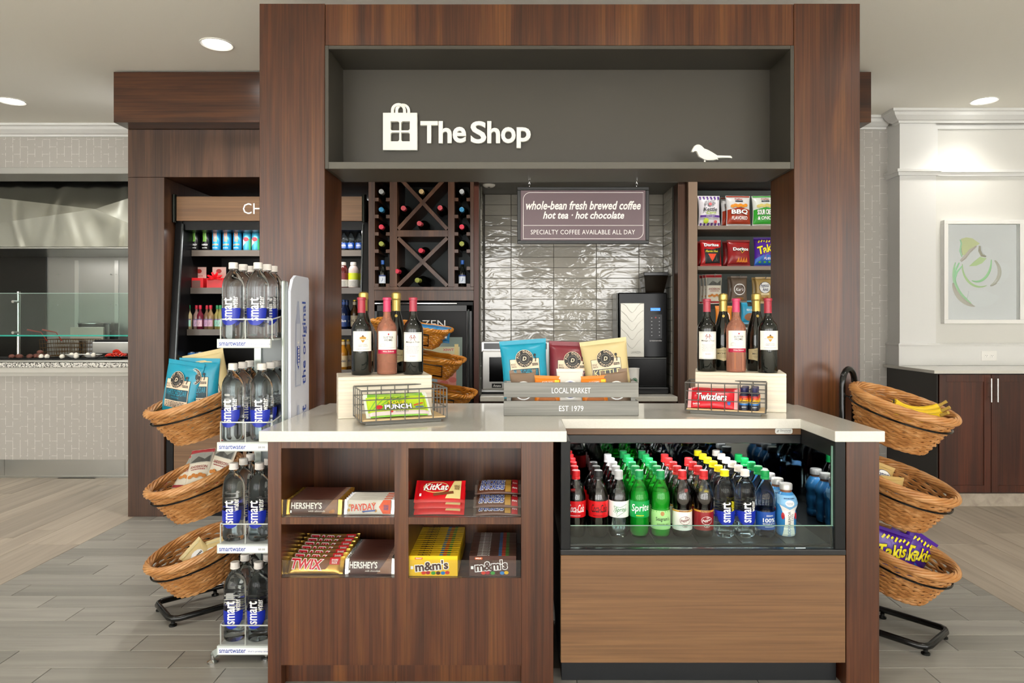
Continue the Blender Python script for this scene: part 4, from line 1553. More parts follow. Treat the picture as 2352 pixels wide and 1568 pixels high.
# ================================================================ drinks cooler in the counter
DCF = 2.468
q0, q1 = xX(1288, DCF), xX(1942, DCF)
i0, i1 = xX(1310, DCF), xX(1918, DCF)
cool = thing('drinks_cooler', (0, DCF, 0), 0, 'black open drinks cooler with a light wood front, built into the counter', 'cooler')
def qb(mb, x0, x1, y0, y1, z0, z1, b=0.0015, m=0): return mb.box(x0, x1, y0 - DCF, y1 - DCF, z0, z1, b=b, m=m)
zq_b, zq_t = zZ(1522, DCF), zZ(1275, DCF)
zband = zZ(1262, DCF)
zside = ZT - TH - 0.002
ZD = 0.512
DBW = 3.13
qb(MB(), q0, q1, DCF, DCF + 0.02, zq_b, zq_t).obj('front_panel', W_L, cool)
qb(MB(), q0 + 0.006, q1 - 0.006, DCF + 0.06, 3.15, 0.0, zq_b - 0.002).obj('kick_plate', mat('#1b1d20', 0.3), cool)
qb(MB(), q0, q1, DCF + 0.022, 3.15, zq_b, zband - 0.002, 0).obj('base_box', BLACKM, cool)
qb(MB(), q0 - 0.002, q1 + 0.002, DCF - 0.004, DCF + 0.04, zq_t + 0.0005, zband, 0.003).obj('front_rail', mat('#1b1c1e', 0.35), cool)
FRM = mat('#191a1b', 0.32, ior=1.3)
qb(MB(), q0, i0, DCF, 3.15, zband + 0.0005, zside).obj('side_panel', FRM, cool)
qb(MB(), i1, q1, DCF, 3.15, zband + 0.0005, zside).obj('side_panel', FRM, cool)
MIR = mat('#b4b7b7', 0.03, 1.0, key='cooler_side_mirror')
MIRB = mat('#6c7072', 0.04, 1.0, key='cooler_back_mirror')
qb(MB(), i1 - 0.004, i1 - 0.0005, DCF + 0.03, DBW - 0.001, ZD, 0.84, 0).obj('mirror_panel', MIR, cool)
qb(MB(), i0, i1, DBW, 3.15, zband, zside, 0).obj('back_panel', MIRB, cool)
zh1, zh0_ = zZ(982, 2.765), zZ(998, 2.765)
hd = qb(MB(), i0, i1, 2.765, 2.80, zh0_, zside).obj('header', W_L, cool)
qb(MB(), i0, i1, 2.768, DBW - 0.001, zZ(1018, 2.768), zh0_ - 0.0005, 0.002).obj('black_header', mat('#17181a', 0.3), cool)  # black lower part of the header
qb(MB(), i0, i1, DCF + 0.045, DBW - 0.001, ZD - 0.03, ZD - 0.004, 0).obj('deck_base', BLACKM, cool)
# deck plates
nx = 6
for i in range(nx):
    a, b_ = i0 + (i1 - i0) * i / nx, i0 + (i1 - i0) * (i + 1) / nx
    qb(MB(), a + 0.0012, b_ - 0.0012, DCF + 0.05, DBW - 0.002, ZD - 0.004, ZD, 0.0006).obj('deck_plate', mat('#26282a', 0.3), cool)
qb(MB(), i0 + 0.002, i1 - 0.002, DCF + 0.041, DCF + 0.05, zband, ZD - 0.001, 0.002).obj('deck_lip', mat('#1d1e20', 0.3), cool)
zg = zZ(1210, DCF)
qb(MB(), i0 + 0.001, i1 - 0.001, DCF + 0.012, DCF + 0.018, zband + 0.001, zg, 0).obj('glass_lip', GLASSP, cool)
qb(MB(), i0 + 0.001, i1 - 0.001, DCF + 0.0118, DCF + 0.0182, zg + 0.0002, zg + 0.002, 0).obj('glass_edge', mat('#7fa294', 0.15), cool)
qb(MB(), i1 - 0.0065, i1 - 0.001, DCF + 0.014, DCF + 0.019, zg, zside - 0.02, 0).obj('glass_edge', mat('#6f9183', 0.15), cool)
a, b_ = (xX(1780, 2.765), zZ(996, 2.765)), (xX(1820, 2.765), zZ(983, 2.765))
art = Art(plane_surf((0, 2.765 - DCF - 0.0005, 0), (1, 0, 0), (0, 0, 1)))
art.rect(a[0], a[1], b_[0], b_[1], mat('#d9d9d5', 0.4), 0.008)
art.text('Structural', (a[0] * .4 + b_[0] * .6), a[1] * .4 + b_[1] * .6, 0.044, 0.008, mat('#2b2b2b', 0.4), 0.01, 0.2)
art.text('Concepts', (a[0] * .4 + b_[0] * .6) + 0.008, a[1] * .75 + b_[1] * .25, 0.026, 0.0045, mat('#2b2b2b', 0.4), 0.0, 0.2)
art.line([(a[0] + 0.006, a[1] + 0.006), (a[0] + 0.012, a[1] + 0.016)], 0.0016, mat('#2b2b2b', 0.4)).line([(a[0] + 0.010, a[1] + 0.006), (a[0] + 0.016, a[1] + 0.016)], 0.0016, mat('#2b2b2b', 0.4))
art.build('maker_badge', hd)
cl = bpy.data.lights.new('cooler_fill', 'AREA')  # unseen lamp added under the header to brighten the bottles
cl.shape = 'RECTANGLE'; cl.size = 0.9; cl.size_y = 0.03; cl.energy = 3.0; cl.color = (1, 0.98, 0.95)
clo = bpy.data.objects.new('cooler_fill', cl); COL.objects.link(clo); clo.parent = cool
clo.location = ((i0 + i1) / 2, 2.80 - DCF, zZ(1018, 2.768) - 0.003)

# ================================================================ bottle kit
PET = make_clear('clear_pet', (0.95, 0.96, 0.96), 1.6, 0.05, 1.5)
PETG = make_clear('green_pet', (0.45, 0.9, 0.5), 1.0, 0.03)
WATER = mat('#f4f8fa', 0.0, trans=1.0, ior=1.3, key='water_in_bottle')
WATERB = mat('#d5e6f4', 0.0, trans=1.0, ior=1.3, key='bluish_water_in_bottle')
COLA = mat('#140806', 0.08)
GREENS = mat('#25c353', 0.08, trans=0.3, ior=1.3, key='green_soda')
PALEG = mat('#4fca55', 0.08, trans=0.3, ior=1.3, key='pale_green_soda')


def rad_of(prof):
    pr = sorted([(z, r) for r, z in prof])
    def fn(v):
        for (z0, r0), (z1, r1) in zip(pr, pr[1:]):
            if z0 <= v <= z1:
                return r0 + (r1 - r0) * (v - z0) / max(z1 - z0, 1e-6)
        return pr[0][1] if v < pr[0][0] else pr[-1][1]
    return fn


def bottle(name, prof, body_mat, capm=None, cap=None, drink=None, drink_mat=None, label=None, label_mat=None, artfn=None, n=20, fluted=False):
    """prof: (r,z) outline; cap: (r,z0,z1); drink: fill height; label: (z0,z1)"""
    t = thing(name)
    mb = MB()
    mb.lathe(prof, n)
    body = mb.obj('bottle_body', body_mat, t, 50)
    rf = rad_of([p for p in prof if p[0] > 0.001])
    if drink:
        dp = [(0, 0.006)]
        zs_ = [0.006 + (drink - 0.006) * i / 14 for i in range(15)]
        dp += [(max(rf(z) - 0.0014, 0.002), z) for z in zs_]
        dp.append((0, drink))
        MB().lathe(dp, n).obj('drink', drink_mat, t, 50)
    if cap:
        r, z0, z1 = cap
        m2 = MB()
        hcap = z1 - z0
        m2.lathe([(r * 0.9, z0), (r * 1.03, z0 + 0.0005), (r * 1.03, z0 + hcap * 0.22), (r * 0.97, z0 + hcap * 0.26), (r, z0 + hcap * 0.32), (r, z1 - 0.002), (r - 0.002, z1), (0, z1)], n)
        m2.obj('cap', capm, t, 35)
    if label:
        z0, z1 = label
        nn = 7
        lp = [(rf(z0 + (z1 - z0) * i / nn) + 0.0004, z0 + (z1 - z0) * i / nn) for i in range(nn + 1)]
        lb = MB().lathe(lp, 28).obj('label', label_mat, t, 50)
    else:
        lb = t
    if artfn:
        art = Art(cyl_surf(lambda v: rf(v) + 0.0004), cell=(0.0045, 0.012), base=0.0004, step=0.00015)
        artfn(art)
        art.build('label_print', lb)
    return Proto(t)


def soda_prof(h=0.25, r=0.0385, waist=True):
    return [(0, 0.005), (0.02, 0.001), (0.030, 0.0), (0.0355, 0.008), (r, 0.022), (r, 0.062), (r - 0.0012, 0.078), (r - 0.0004, 0.09), (r, 0.138),
            (r - 0.0005, 0.15), (r - 0.004, 0.165), (0.026, 0.188), (0.0165, 0.208), (0.0132, 0.217), (0.0132, 0.222), (0.0152, 0.223), (0.0152, 0.226), (0.0125, 0.227), (0.0125, h - 0.004), (0, h - 0.003)]


def drp_prof(h=0.25):
    return [(0, 0.005), (0.02, 0.001), (0.030, 0.0), (0.0355, 0.006), (0.0375, 0.018), (0.0375, 0.03), (0.037, 0.10), (0.0345, 0.108), (0.0372, 0.118), (0.038, 0.135), (0.0375, 0.15),
            (0.034, 0.168), (0.026, 0.19), (0.0165, 0.209), (0.0132, 0.217), (0.0132, 0.222), (0.0152, 0.223), (0.0152, 0.226), (0.0125, 0.227), (0.0125, h - 0.004), (0, h - 0.003)]


def water_prof(h, r):
    return [(0, 0.004), (r * 0.6, 0.001), (r * 0.85, 0.0), (r * 0.97, 0.006), (r, 0.014), (r, h * 0.66), (r * 0.985, h * 0.70), (r * 0.92, h * 0.75), (r * 0.78, h * 0.80), (r * 0.58, h * 0.845),
            (r * 0.42, h * 0.875), (0.0145, h * 0.89), (0.0145, h * 0.905), (0.0165, h * 0.907), (0.0165, h * 0.915), (0.0135, h * 0.918), (0.0135, h * 0.985), (0, h * 0.987)]


WT = mat('#f6f6f4', 0.4)


def smart_art(h, r, second=None, flavour='#f6f6f4'):
    def fn(a):
        B = mat('#1c2fa8', 0.3)
        bw = r * 1.08
        zb, zt_ = h * 0.175, h * 0.40
        pts = [(-bw, zt_), (-bw, zb + bw * 1.2)] + [(bw * math.cos(R(180 + 12 * i)), zb + bw * 1.2 + bw * 1.2 * math.sin(R(180 + 12 * i))) for i in range(1, 15)] + [(bw, zb + bw * 1.2), (bw, zt_)]
        a.poly(pts, B)
        a.rect(-r * 2.6, h * 0.30, -bw - 0.0002, zt_, B)
        a.text('smart', -r * 0.10, h * 0.385, h * 0.30, r * 0.86, WT, 0.03, rot=90)
        a.text('water', r * 0.58, h * 0.475, h * 0.16, r * 0.46, mat(flavour, 0.4), 0.015, rot=90)
        a.text('smart', -r * 1.75, h * 0.45, h * 0.26, r * 0.7, WT, 0.03, rot=90)
    return fn


cap_r = 0.0162
SODA_CAP = (cap_r, 0.2165, 0.25)


def coke_art(col):
    def fn(a):
        a.text('Coca-Cola', 0.0, 0.112, 0.064, 0.030, mat(col, 0.4), 0.01, 0.25)
        a.line([(-0.026, 0.098), (-0.01, 0.102), (0.012, 0.098), (0.028, 0.101)], 0.0022, mat(col, 0.4))
        a.scribble(-0.024, 0.014, 0.0835, 0.0022, mat(col, 0.4), seed=3)
    return fn


def sprite_art(bg, fg, star):
    def fn(a):
        if star:
            a.line([(-0.024, 0.121), (0.0, 0.116), (0.027, 0.127), (0.022, 0.113), (0.031, 0.108), (0.016, 0.098), (0.002, 0.091), (-0.012, 0.081), (-0.013, 0.094), (-0.026, 0.1), (-0.019, 0.108), (-0.024, 0.121)], 0.0015, mat('#17803c', 0.4))
            a.text('Sprite', 0.002, 0.106, 0.042, 0.021, mat('#17803c', 0.4), 0.02, 0.2)
        else:
            a.text('Sprite', 0.0, 0.111, 0.074, 0.036, WT, 0.02, 0.15, rot=3)
            a.scribble(-0.018, 0.012, 0.0835, 0.003, mat('#f2e21b', 0.4), seed=3)
    return fn


def seagram_art(a):
    D_ = mat('#20351f', 0.5)
    a.disc(0.0, 0.092, 0.0075, 0.0085, mat('#b98a52', 0.5), 14)
    a.text("Seagram's", 0.002, 0.070, 0.054, 0.019, D_, 0.012)
    a.text('GINGER ALE', 0.002, 0.052, 0.046, 0.0055, D_, 0.008, spacing=1.1)


def pepper_art(bg, fg, num):
    def fn(a):
        fgm = mat(fg, 0.4)
        a.ring(0.003, 0.066, 0.0215, 0.0155, 0.0012, fgm)
        a.text('Dr', 0.008, 0.077, h=0.0075, m=fgm, bold=0.02, shear=0.25)
        a.text('Pepper', 0.003, 0.066, 0.036, 0.013, fgm, 0.025, 0.25, rot=12)
        a.ring(0.003, 0.046, 0.011, 0.0062, 0.001, fgm)
        a.text(num, 0.003, 0.046, h=0.0055, m=fgm, bold=0.02)
        a.rect(-0.11, 0.098, 0.11, 0.1035, mat('#c8962e', 0.4))
        a.scribble(-0.02, 0.02, 0.0995, 0.0025, mat('#5a1518', 0.4), seed=2)
        if num == '25':
            pass
    return fn


def dasani_art(a):
    a.text('DASANI', 0.006, 0.084, 0.026, 0.0065, WT, 0.01)
    a.text('100%', 0.004, 0.0665, 0.049, 0.016, WT, 0.04)
    a.text('RECYCLED BOTTLE', 0.004, 0.053, 0.049, 0.0055, WT, 0.015)
    a.scribble(-0.012, 0.024, 0.041, 0.0022, WT, seed=4)


CAPC = {'red': mat('#d8232a', 0.35), 'black': mat('#2b2b2c', 0.35), 'grey': mat('#b9babb', 0.35), 'green': mat('#0f9149', 0.35), 'dkgreen': mat('#1d8f4e', 0.35),
        'yellow': mat('#e6d81c', 0.35), 'white': mat('#e3ddd6', 0.35), 'pepred': mat('#c5292c', 0.35), 'silver': mat('#b9b9b8', 0.3, 0.3)}
spf = soda_prof()
KINDS = []
KINDS.append((bottle('soda_bottle', spf, PET, CAPC['red'], SODA_CAP, 0.172, COLA, (0.077, 0.139), mat('#d5161d', 0.3), coke_art('#f6f4f2')), 'red-capped cola bottle with red and white label'))
KINDS.append((bottle('soda_bottle', spf, PET, CAPC['black'], SODA_CAP, 0.172, COLA, (0.077, 0.139), mat('#d3151c', 0.3), coke_art('#1a1010')), 'black-capped cola bottle with red label'))
KINDS.append((bottle('soda_bottle', spf, PET, CAPC['grey'], SODA_CAP, 0.168, WATER, (0.077, 0.139), mat('#ecefe9', 0.35), sprite_art('', '', True)), 'grey-capped clear soda bottle with white label'))
KINDS.append((bottle('soda_bottle', spf, PETG, CAPC['dkgreen'], SODA_CAP, 0.175, GREENS, (0.077, 0.139), mat('#12a04c', 0.3), sprite_art('', '', False)), 'green lemon-lime soda bottle with green label'))
KINDS.append((bottle('soda_bottle', drp_prof(), PETG, CAPC['dkgreen'], SODA_CAP, 0.172, PALEG, (0.032, 0.103), mat('#a9dd8f', 0.35), seagram_art), 'green ginger ale bottle with pale green label'))
KINDS.append((bottle('soda_bottle', drp_prof(), PET, CAPC['pepred'], SODA_CAP, 0.172, COLA, (0.028, 0.104), mat('#efebe6', 0.35), pepper_art('', '#7c1d23', 'diet')), 'red-capped dark soda bottle with white label'))
KINDS.append((bottle('soda_bottle', drp_prof(), PET, CAPC['pepred'], SODA_CAP, 0.172, COLA, (0.028, 0.104), mat('#8f1a20', 0.35), pepper_art('', '#f3e9e6', '23')), 'red-capped dark soda bottle with maroon label'))
wpf = water_prof(0.252, 0.0385)
KINDS.append((bottle('water_bottle', wpf, WATER, CAPC['yellow'], (0.0165, 0.228, 0.252), None, None, None, None, smart_art(0.252, 0.0385, None, '#e6dc2a')), 'yellow-capped clear water bottle with blue drop print'))
KINDS.append((bottle('water_bottle', wpf, WATER, CAPC['white'], (0.0165, 0.228, 0.252), None, None, None, None, smart_art(0.252, 0.0385)), 'white-capped clear water bottle with blue drop print'))
KINDS.append((bottle('water_bottle', drp_prof(), WATERB, CAPC['green'], SODA_CAP, None, None, (0.03, 0.098), mat('#1a4a9c', 0.35), dasani_art), 'green-capped clear water bottle with dark blue label'))


def armor():
    t = thing('sports_drink_bottle')
    prof = [(0, 0.004), (0.025, 0.0), (0.033, 0.003), (0.0365, 0.012), (0.0365, 0.03), (0.034, 0.036), (0.0375, 0.046), (0.0385, 0.085), (0.036, 0.1), (0.041, 0.116), (0.042, 0.126), (0.037, 0.145), (0.026, 0.163), (0.021, 0.168), (0.021, 0.178), (0, 0.178)]
    rf = rad_of(prof[2:-1])
    MB().lathe(prof, 24).obj('bottle_body', mat('#3a86c4', 0.25), t, 50)
    MB().lathe([(0.0215, 0.1765), (0.0235, 0.177), (0.0235, 0.196), (0.0215, 0.199), (0, 0.199)], 24).obj('cap', CAPC['silver'], t, 35)
    MB().lathe([(0.0212, 0.166), (0.0212, 0.177)], 24).obj('neck_band', mat('#7c5238', 0.4), t, 50)
    art = Art(cyl_surf(rf), cell=(0.0045, 0.006), base=0.0006, step=0.0002)
    wm, bl = mat('#eeeae4', 0.4), mat('#7fb4dc', 0.4)
    art.poly([(-0.05, 0.14), (-0.03, 0.108), (-0.017, 0.075), (-0.017, 0.05), (-0.026, 0.004), (0.026, 0.004), (0.017, 0.05), (0.017, 0.075), (0.03, 0.108), (0.05, 0.14)], wm)
    art.poly([(-0.06, 0.158), (-0.05, 0.128), (-0.02, 0.116), (0.0, 0.106), (0.02, 0.116), (0.05, 0.128), (0.06, 0.158)], bl)
    art.disc(0.0, 0.130, 0.017, 0.012, wm, 16)
    art.scribble(-0.013, 0.013, 0.131, 0.002, mat('#4a6a8a', 0.4), seed=5).scribble(-0.011, 0.011, 0.126, 0.002, mat('#4a6a8a', 0.4), seed=8)
    art.scribble(-0.02, 0.02, 0.146, 0.004, mat('#3a5a86', 0.4), seed=9)
    art.text('BODY', -0.001, 0.026, 0.040, 0.0105, mat('#2a6fc0', 0.4), 0.0, rot=90)
    art.text('ARMOR', -0.001, 0.074, 0.052, 0.0105, mat('#23232a', 0.4), 0.0, rot=90)
    art.text('LYTE', 0.0095, 0.078, 0.026, 0.006, mat('#5a6068', 0.4), 0.0, rot=90)
    for sx in (-1, 1):
        art.disc(sx * 0.024, 0.082, 0.006, 0.013, mat('#b3202a', 0.4), 12)
    art.build('label_print', t)
    return Proto(t)


KINDS.append((armor(), 'white and blue sports drink bottle with silver cap'))
XC = [1322.5, 1374, 1421, 1468, 1517, 1567, 1616, 1664, 1711, 1757, 1806]
ROWS = [6, 3, 5, 6, 6, 5, 4, 6, 6, 5, 4]
colnames = ['leftmost', 'second', 'third', 'fourth', 'fifth', 'sixth', 'seventh', 'eighth', 'ninth', 'tenth', 'rightmost']
D0B = 2.618
rr = random.Random(11)
for c, ((pr, lab), px, nr) in enumerate(zip(KINDS, XC, ROWS)):
    for r_ in range(nr):
        D = D0B + r_ * (0.0785 if c != 10 else 0.086) + (0.004 if c == 10 else 0)
        x = xX(px, D0B) + (rr.uniform(-0.002, 0.002) if r_ else 0)
        where = 'at the front of the drinks cooler' if r_ == 0 else '%s bottle back in its cooler row' % ORD[r_]
        o = pr.put((x, D, ZD + 0.0003), 0.0, '%s, %s' % (lab, where), 'bottle', 'bottles in the drinks cooler')
        if r_ >= 2:                      # print hidden by the bottles in front
            for ch in list(o.children_recursive):
                if ch.name.startswith('label_print'):
                    bpy.data.objects.remove(ch)

# ================================================================ water rack left of the counter
RW = 2.66
GM = mat('#b9c2bd', 0.35, 0.6, key='grey_rack_metal')
GMW = mat('#c9cec9', 0.35, 0.3, key='pale_rack_wire')
rx0, rx1 = xX(499, RW), -0.955
rack = thing('water_rack', (0, RW, 0), 0, 'grey wire rack of tall water bottles with white side panel', 'rack')
tz = [zZ(779, RW), zZ(1016, RW), zZ(1250, RW), zZ(1483, RW)]
RD = 0.30
for a in (rx0 + 0.03,):
    MB().box(a, a + 0.032, RD - 0.01, RD + 0.02, 0.05, 1.30, b=0.002).obj('upright', GM, rack)
    MB().box(a + 0.12, a + 0.145, RD - 0.01, RD + 0.02, 0.05, 1.30, b=0.002).obj('upright', GM, rack)
MB().box(rx0 + 0.062, rx0 + 0.15, RD + 0.0, RD + 0.006, 0.05, 1.29).obj('back_panel', mat('#9aa0a0', 0.4), rack)
MB().box(rx1 - 0.014, rx1 - 0.001, 0.09, 0.14, 0.05, 1.50, b=0.004).obj('upright', GM, rack)
for i, z in enumerate(tz):
    tr = MB().box(rx0 + 0.005, rx1 - 0.016, 0.012, RD - 0.012, z - 0.004, z + 0.001).obj('tray', mat('#c3c9c6', 0.35, 0.3), rack)
    s_ = MB().box(rx0, rx1 - 0.022, -0.004, 0.010, z - 0.034, z + 0.0015, b=0.001).obj('price_strip', mat('#c8ceca', 0.35), tr)
    art = Art(plane_surf((0, -0.0045, z - 0.017), (1, 0, 0), (0, 0, 1)))
    art.rect(rx0 + 0.006, -0.0125, rx1 - 0.028, 0.012, mat('#f1f4f5', 0.4))
    art.text('smartwater', rx0 + 0.062, 0.0, 0.104, 0.016, mat('#1d3f97', 0.4), 0.02)
    if i in (0, 3):
        art.text("that's pretty smart", rx0 + 0.166, -0.002, 0.088, 0.008, mat('#4a5aa0', 0.4), 0.0)
    else:
        art.text('$0.00', rx0 + 0.176, -0.001, 0.026, 0.008, mat('#4a4a4a', 0.4), 0.0)
    art.build('strip_print', s_)
    zr_ = z + (779 - 733) * RW / F
    mb = MB()
    xa, xb = rx0 + 0.008, rx1 - 0.022
    mb.tube([(xa, RD - 0.02, zr_), (xa, 0.014, zr_), (xa + 0.012, 0.004, zr_), (xb - 0.014, 0.004, zr_), (xb, 0.016, zr_), (xb, RD - 0.02, zr_ + 0.03)], 0.0028, 6)
    for xx, yy in ((xa, 0.012), (xa, 0.15), ((xa + xb) / 2, 0.004), (xb, 0.014), (xb, 0.15)):
        mb.tube([(xx, yy, z), (xx, yy, zr_ + (0.016 if xx == xb and yy > 0.1 else 0.0))], 0.0025, 5)
    mb.obj('wire_guard', GMW, rack, 40)
MB().box(rx0 + 0.02, rx1 - 0.03, 0.02, RD, 0.03, 0.055, b=0.002).obj('base_frame', GM, rack)
for xx, yy in ((xX(489, RW - 0.0), -0.0), (rx1 - 0.05, 0.03), (rx0 + 0.03, RD + 0.01)):
    MB().tube([(xx, yy, 0.028), (xx + 0.05, yy + 0.07, 0.05)] if yy < 0.02 else [(xx, yy, 0.03), (xx, yy, 0.05)], 0.017, 4).obj('foot_arm', GM, rack)
    MB().lathe([(0, 0.0), (0.021, 0.0), (0.021, 0.006), (0.008, 0.012), (0.008, 0.03), (0, 0.03)], 14, (xx, yy, 0)).obj('levelling_foot', CHROME, rack, 40)
# side panel with bottle pictures
pz1 = zZ(638, 3.03)
prof = [(2.79, 0.06), (3.03, 0.06), (3.03, pz1 - 0.01), (3.02, pz1), (2.86, pz1 + 0.0), (2.82, pz1 - 0.02), (2.79, pz1 - 0.07)]
sp2 = MB().prism([(y - RW, z) for y, z in prof], rx1, rx1 + 0.012, 0).obj('side_panel', mat('#dfe3f0', 0.35), rack)
# panel faces +X: u runs away from the camera, v up
art = Art(plane_surf((rx1 + 0.0123, 2.91 - RW, 0), (0, 1, 0), (0, 0, 1)))
bl = mat('#2a4fae', 0.4)
art.text('the original', 0.055, 1.24, 0.36, 0.062, bl, 0.02, rot=90)
art.text('antioxidant', 0.045, 0.80, 0.34, 0.062, bl, 0.02, rot=90)
for zc_ in (1.06, 0.62):
    pts = [(-0.065, zc_), (-0.062, zc_ + 0.27), (-0.045, zc_ + 0.31), (-0.04, zc_ + 0.36), (-0.02, zc_ + 0.36), (-0.015, zc_ + 0.31), (0.002, zc_ + 0.27), (0.005, zc_)]
    art.poly(pts, mat('#b7c1da', 0.4)).poly([(-0.058, zc_ + 0.006), (-0.055, zc_ + 0.265), (-0.005, zc_ + 0.265), (-0.002, zc_ + 0.006)], mat('#d3daea', 0.4))
    art.poly([(-0.05, zc_ + 0.10), (-0.03, zc_ + 0.07), (-0.01, zc_ + 0.10), (-0.01, zc_ + 0.17), (-0.05, zc_ + 0.17)], bl)
    art.text('smart', -0.03, zc_ + 0.14, 0.11, 0.024, WT, 0.03, rot=90)
art.build('panel_print', sp2)

big = bottle('tall_water_bottle', water_prof(0.305, 0.0425), WATER, CAPC['white'], (0.0178, 0.279, 0.305), None, None, None, None, smart_art(0.305, 0.0425))
shelfn = ['top', 'second', 'third', 'bottom']
xs = [(536, 593), (535, 601), (537, 596), (540, 594)]
for i, z in enumerate(tz):
    for c, px in enumerate(xs[i]):
        for r_ in range(3):
            D = 2.728 + r_ * 0.088
            x = xX(px, 2.728) + [0, 0.004, -0.003][r_]
            if c == 1 and x + 0.043 > rx1 - 0.026:
                x = rx1 - 0.026 - 0.043
            o = big.put((x, D, z + 0.0012), R(rr.uniform(-6, 6)) if r_ == 0 else R(rr.uniform(-40, 40)),
                        'tall water bottle, %s row %s column of the rack\'s %s shelf' % (('front', 'middle', 'rear')[r_], ('left', 'right')[c], shelfn[i]), 'bottle', 'tall water bottles on the wire rack')

# ================================================================ wine bottles
def wine_prof(h=0.325, r=0.0425, nr=0.0155):
    return [(0, 0.012), (r * 0.5, 0.008), (r * 0.8, 0.0), (r * 0.95, 0.001), (r, 0.008), (r, h * 0.575), (r * 0.985, h * 0.60), (r * 0.93, h * 0.63), (r * 0.80, h * 0.665), (r * 0.60, h * 0.695),
            (nr * 1.25, h * 0.73), (nr, h * 0.77), (nr * 0.95, h * 0.97), (nr * 1.12, h * 0.972), (nr * 1.12, h * 0.995), (nr * 0.9, h), (0, h)]
DKG = mat('#0a0f0c', 0.06, coat=0.5, key='dark_wine_glass')
ROSE = mat('#f7a98c', 0.0, trans=0.7, ior=1.3, key='rose_wine')
IV = mat('#efece2', 0.55)
def capsule(t, h, nr, z0, m, r_extra=0.0012):
    MB().lathe([(nr * 1.02 + r_extra, z0), (nr + r_extra, z0 + 0.004), (nr * 0.97 + r_extra, h * 0.966), (nr * 1.14 + r_extra, h * 0.969), (nr * 1.14 + r_extra, h * 0.996), (nr * 0.95 + r_extra, h + 0.001), (0, h + 0.001)], 20).obj('capsule', m, t, 35)
def wine(kind):
    h, r, nr = 0.325, 0.0425, 0.0155
    t = thing('wine_bottle')
    pf = wine_prof(h, r, nr)
    rf = rad_of(pf[2:-1])
    if kind == 'rose':
        h = 0.325
        MB().lathe(pf, 24).obj('bottle_body', ROSE, t, 50)
        capsule(t, h, nr, h * 0.815, mat('#c93a64', 0.3))
    else:
        MB().lathe(pf, 24).obj('bottle_body', DKG, t, 50)
        capsule(t, h, nr, h * 0.80 if kind == 'crest' else h * 0.82, mat('#a5303f' if kind == 'crest' else '#a8394a', 0.3))
    z0, z1 = {'crest': (0.10, 0.183), 'rose': (0.088, 0.183), 'trois': (0.055, 0.178)}[kind]
    lab = Art(cyl_surf(rf), cell=(0.005, None), base=0.0005, step=0.00015)
    wl = 0.044
    lab.rect(-wl, z0, wl, z1, IV)
    D_ = mat('#3a352f', 0.5)
    if kind == 'crest':
        G_ = mat('#b98a2f', 0.5)
        lab.poly([(-0.014, 0.157), (0, 0.164), (0.014, 0.157), (0.012, 0.15), (0.0, 0.135), (-0.012, 0.15)], G_).disc(0, 0.163, 0.0035, 0.004, mat('#5a3a2a', 0.5), 10)
        lab.rect(-0.024, 0.1465, 0.024, 0.1505, IV).text('KENDALL-JACKSON', 0, 0.1485, 0.046, 0.0036, D_, 0.0)
        lab.text("VINTNER'S RESERVE", 0, 0.128, 0.036, 0.0028, D_).text('CABERNET SAUVIGNON', 0, 0.1215, 0.040, 0.0032, D_, 0.01)
        lab.scribble(-0.026, 0.026, 0.108, 0.0016, mat('#9a9184', 0.5))
    elif kind == 'rose':
        RD_ = mat('#b3183f', 0.4)
        lab.rect(-wl, z0, wl, z0 + 0.017, RD_).text('White Zinfandel', 0.004, z0 + 0.0095, 0.048, 0.0055, IV, 0.02)
        lab.disc(0.004, 0.170, 0.0036, 0.0036, mat('#b02030', 0.4), 12)
        lab.text('SUTTER', 0.004, 0.1565, 0.042, 0.0088, D_, 0.01).text('HOME', 0.004, 0.1455, 0.034, 0.0088, D_, 0.01)
        lab.line([(-0.03, 0.118), (-0.028, 0.128), (-0.02, 0.131), (-0.012, 0.128), (-0.011, 0.118)], 0.0009, mat('#8b857a', 0.5)).line([(-0.03, 0.117), (0.03, 0.114)], 0.0007, mat('#8b857a', 0.5))
    else:
        M_ = mat('#8c1d2b', 0.4)
        for yy in (z0 + 0.004, z1 - 0.005):
            lab.line([(-wl + 0.002, yy), (wl - 0.002, yy)], 0.0009, mat('#3f2b33', 0.5))
        for sx in (-1, 1):
            lab.line([(sx * 0.001, 0.152), (sx * 0.005, 0.159), (sx * 0.010, 0.161), (sx * 0.012, 0.153)], 0.0022, M_).line([(sx * 0.006, 0.158), (sx * 0.006, 0.149), (sx * 0.009, 0.143)], 0.0018, M_).disc(sx * 0.006, 0.164, 0.0022, 0.0026, M_, 10)
        lab.text('M\u00e9nage \u00e0 Trois', 0.0, 0.1365, 0.058, 0.0085, mat('#1c1818', 0.5), 0.008, 0.2)
        for i in range(6):
            lab.scribble(-0.026 + i % 2 * 0.003, 0.026 - i % 3 * 0.003, 0.118 - i * 0.0055, 0.0013, mat('#a8a096', 0.5), seed=20 + i)
        lab.text('RED BLEND', 0, 0.078, 0.022, 0.003, M_, 0.02)
    lab.build('label', t)
    return Proto(t)
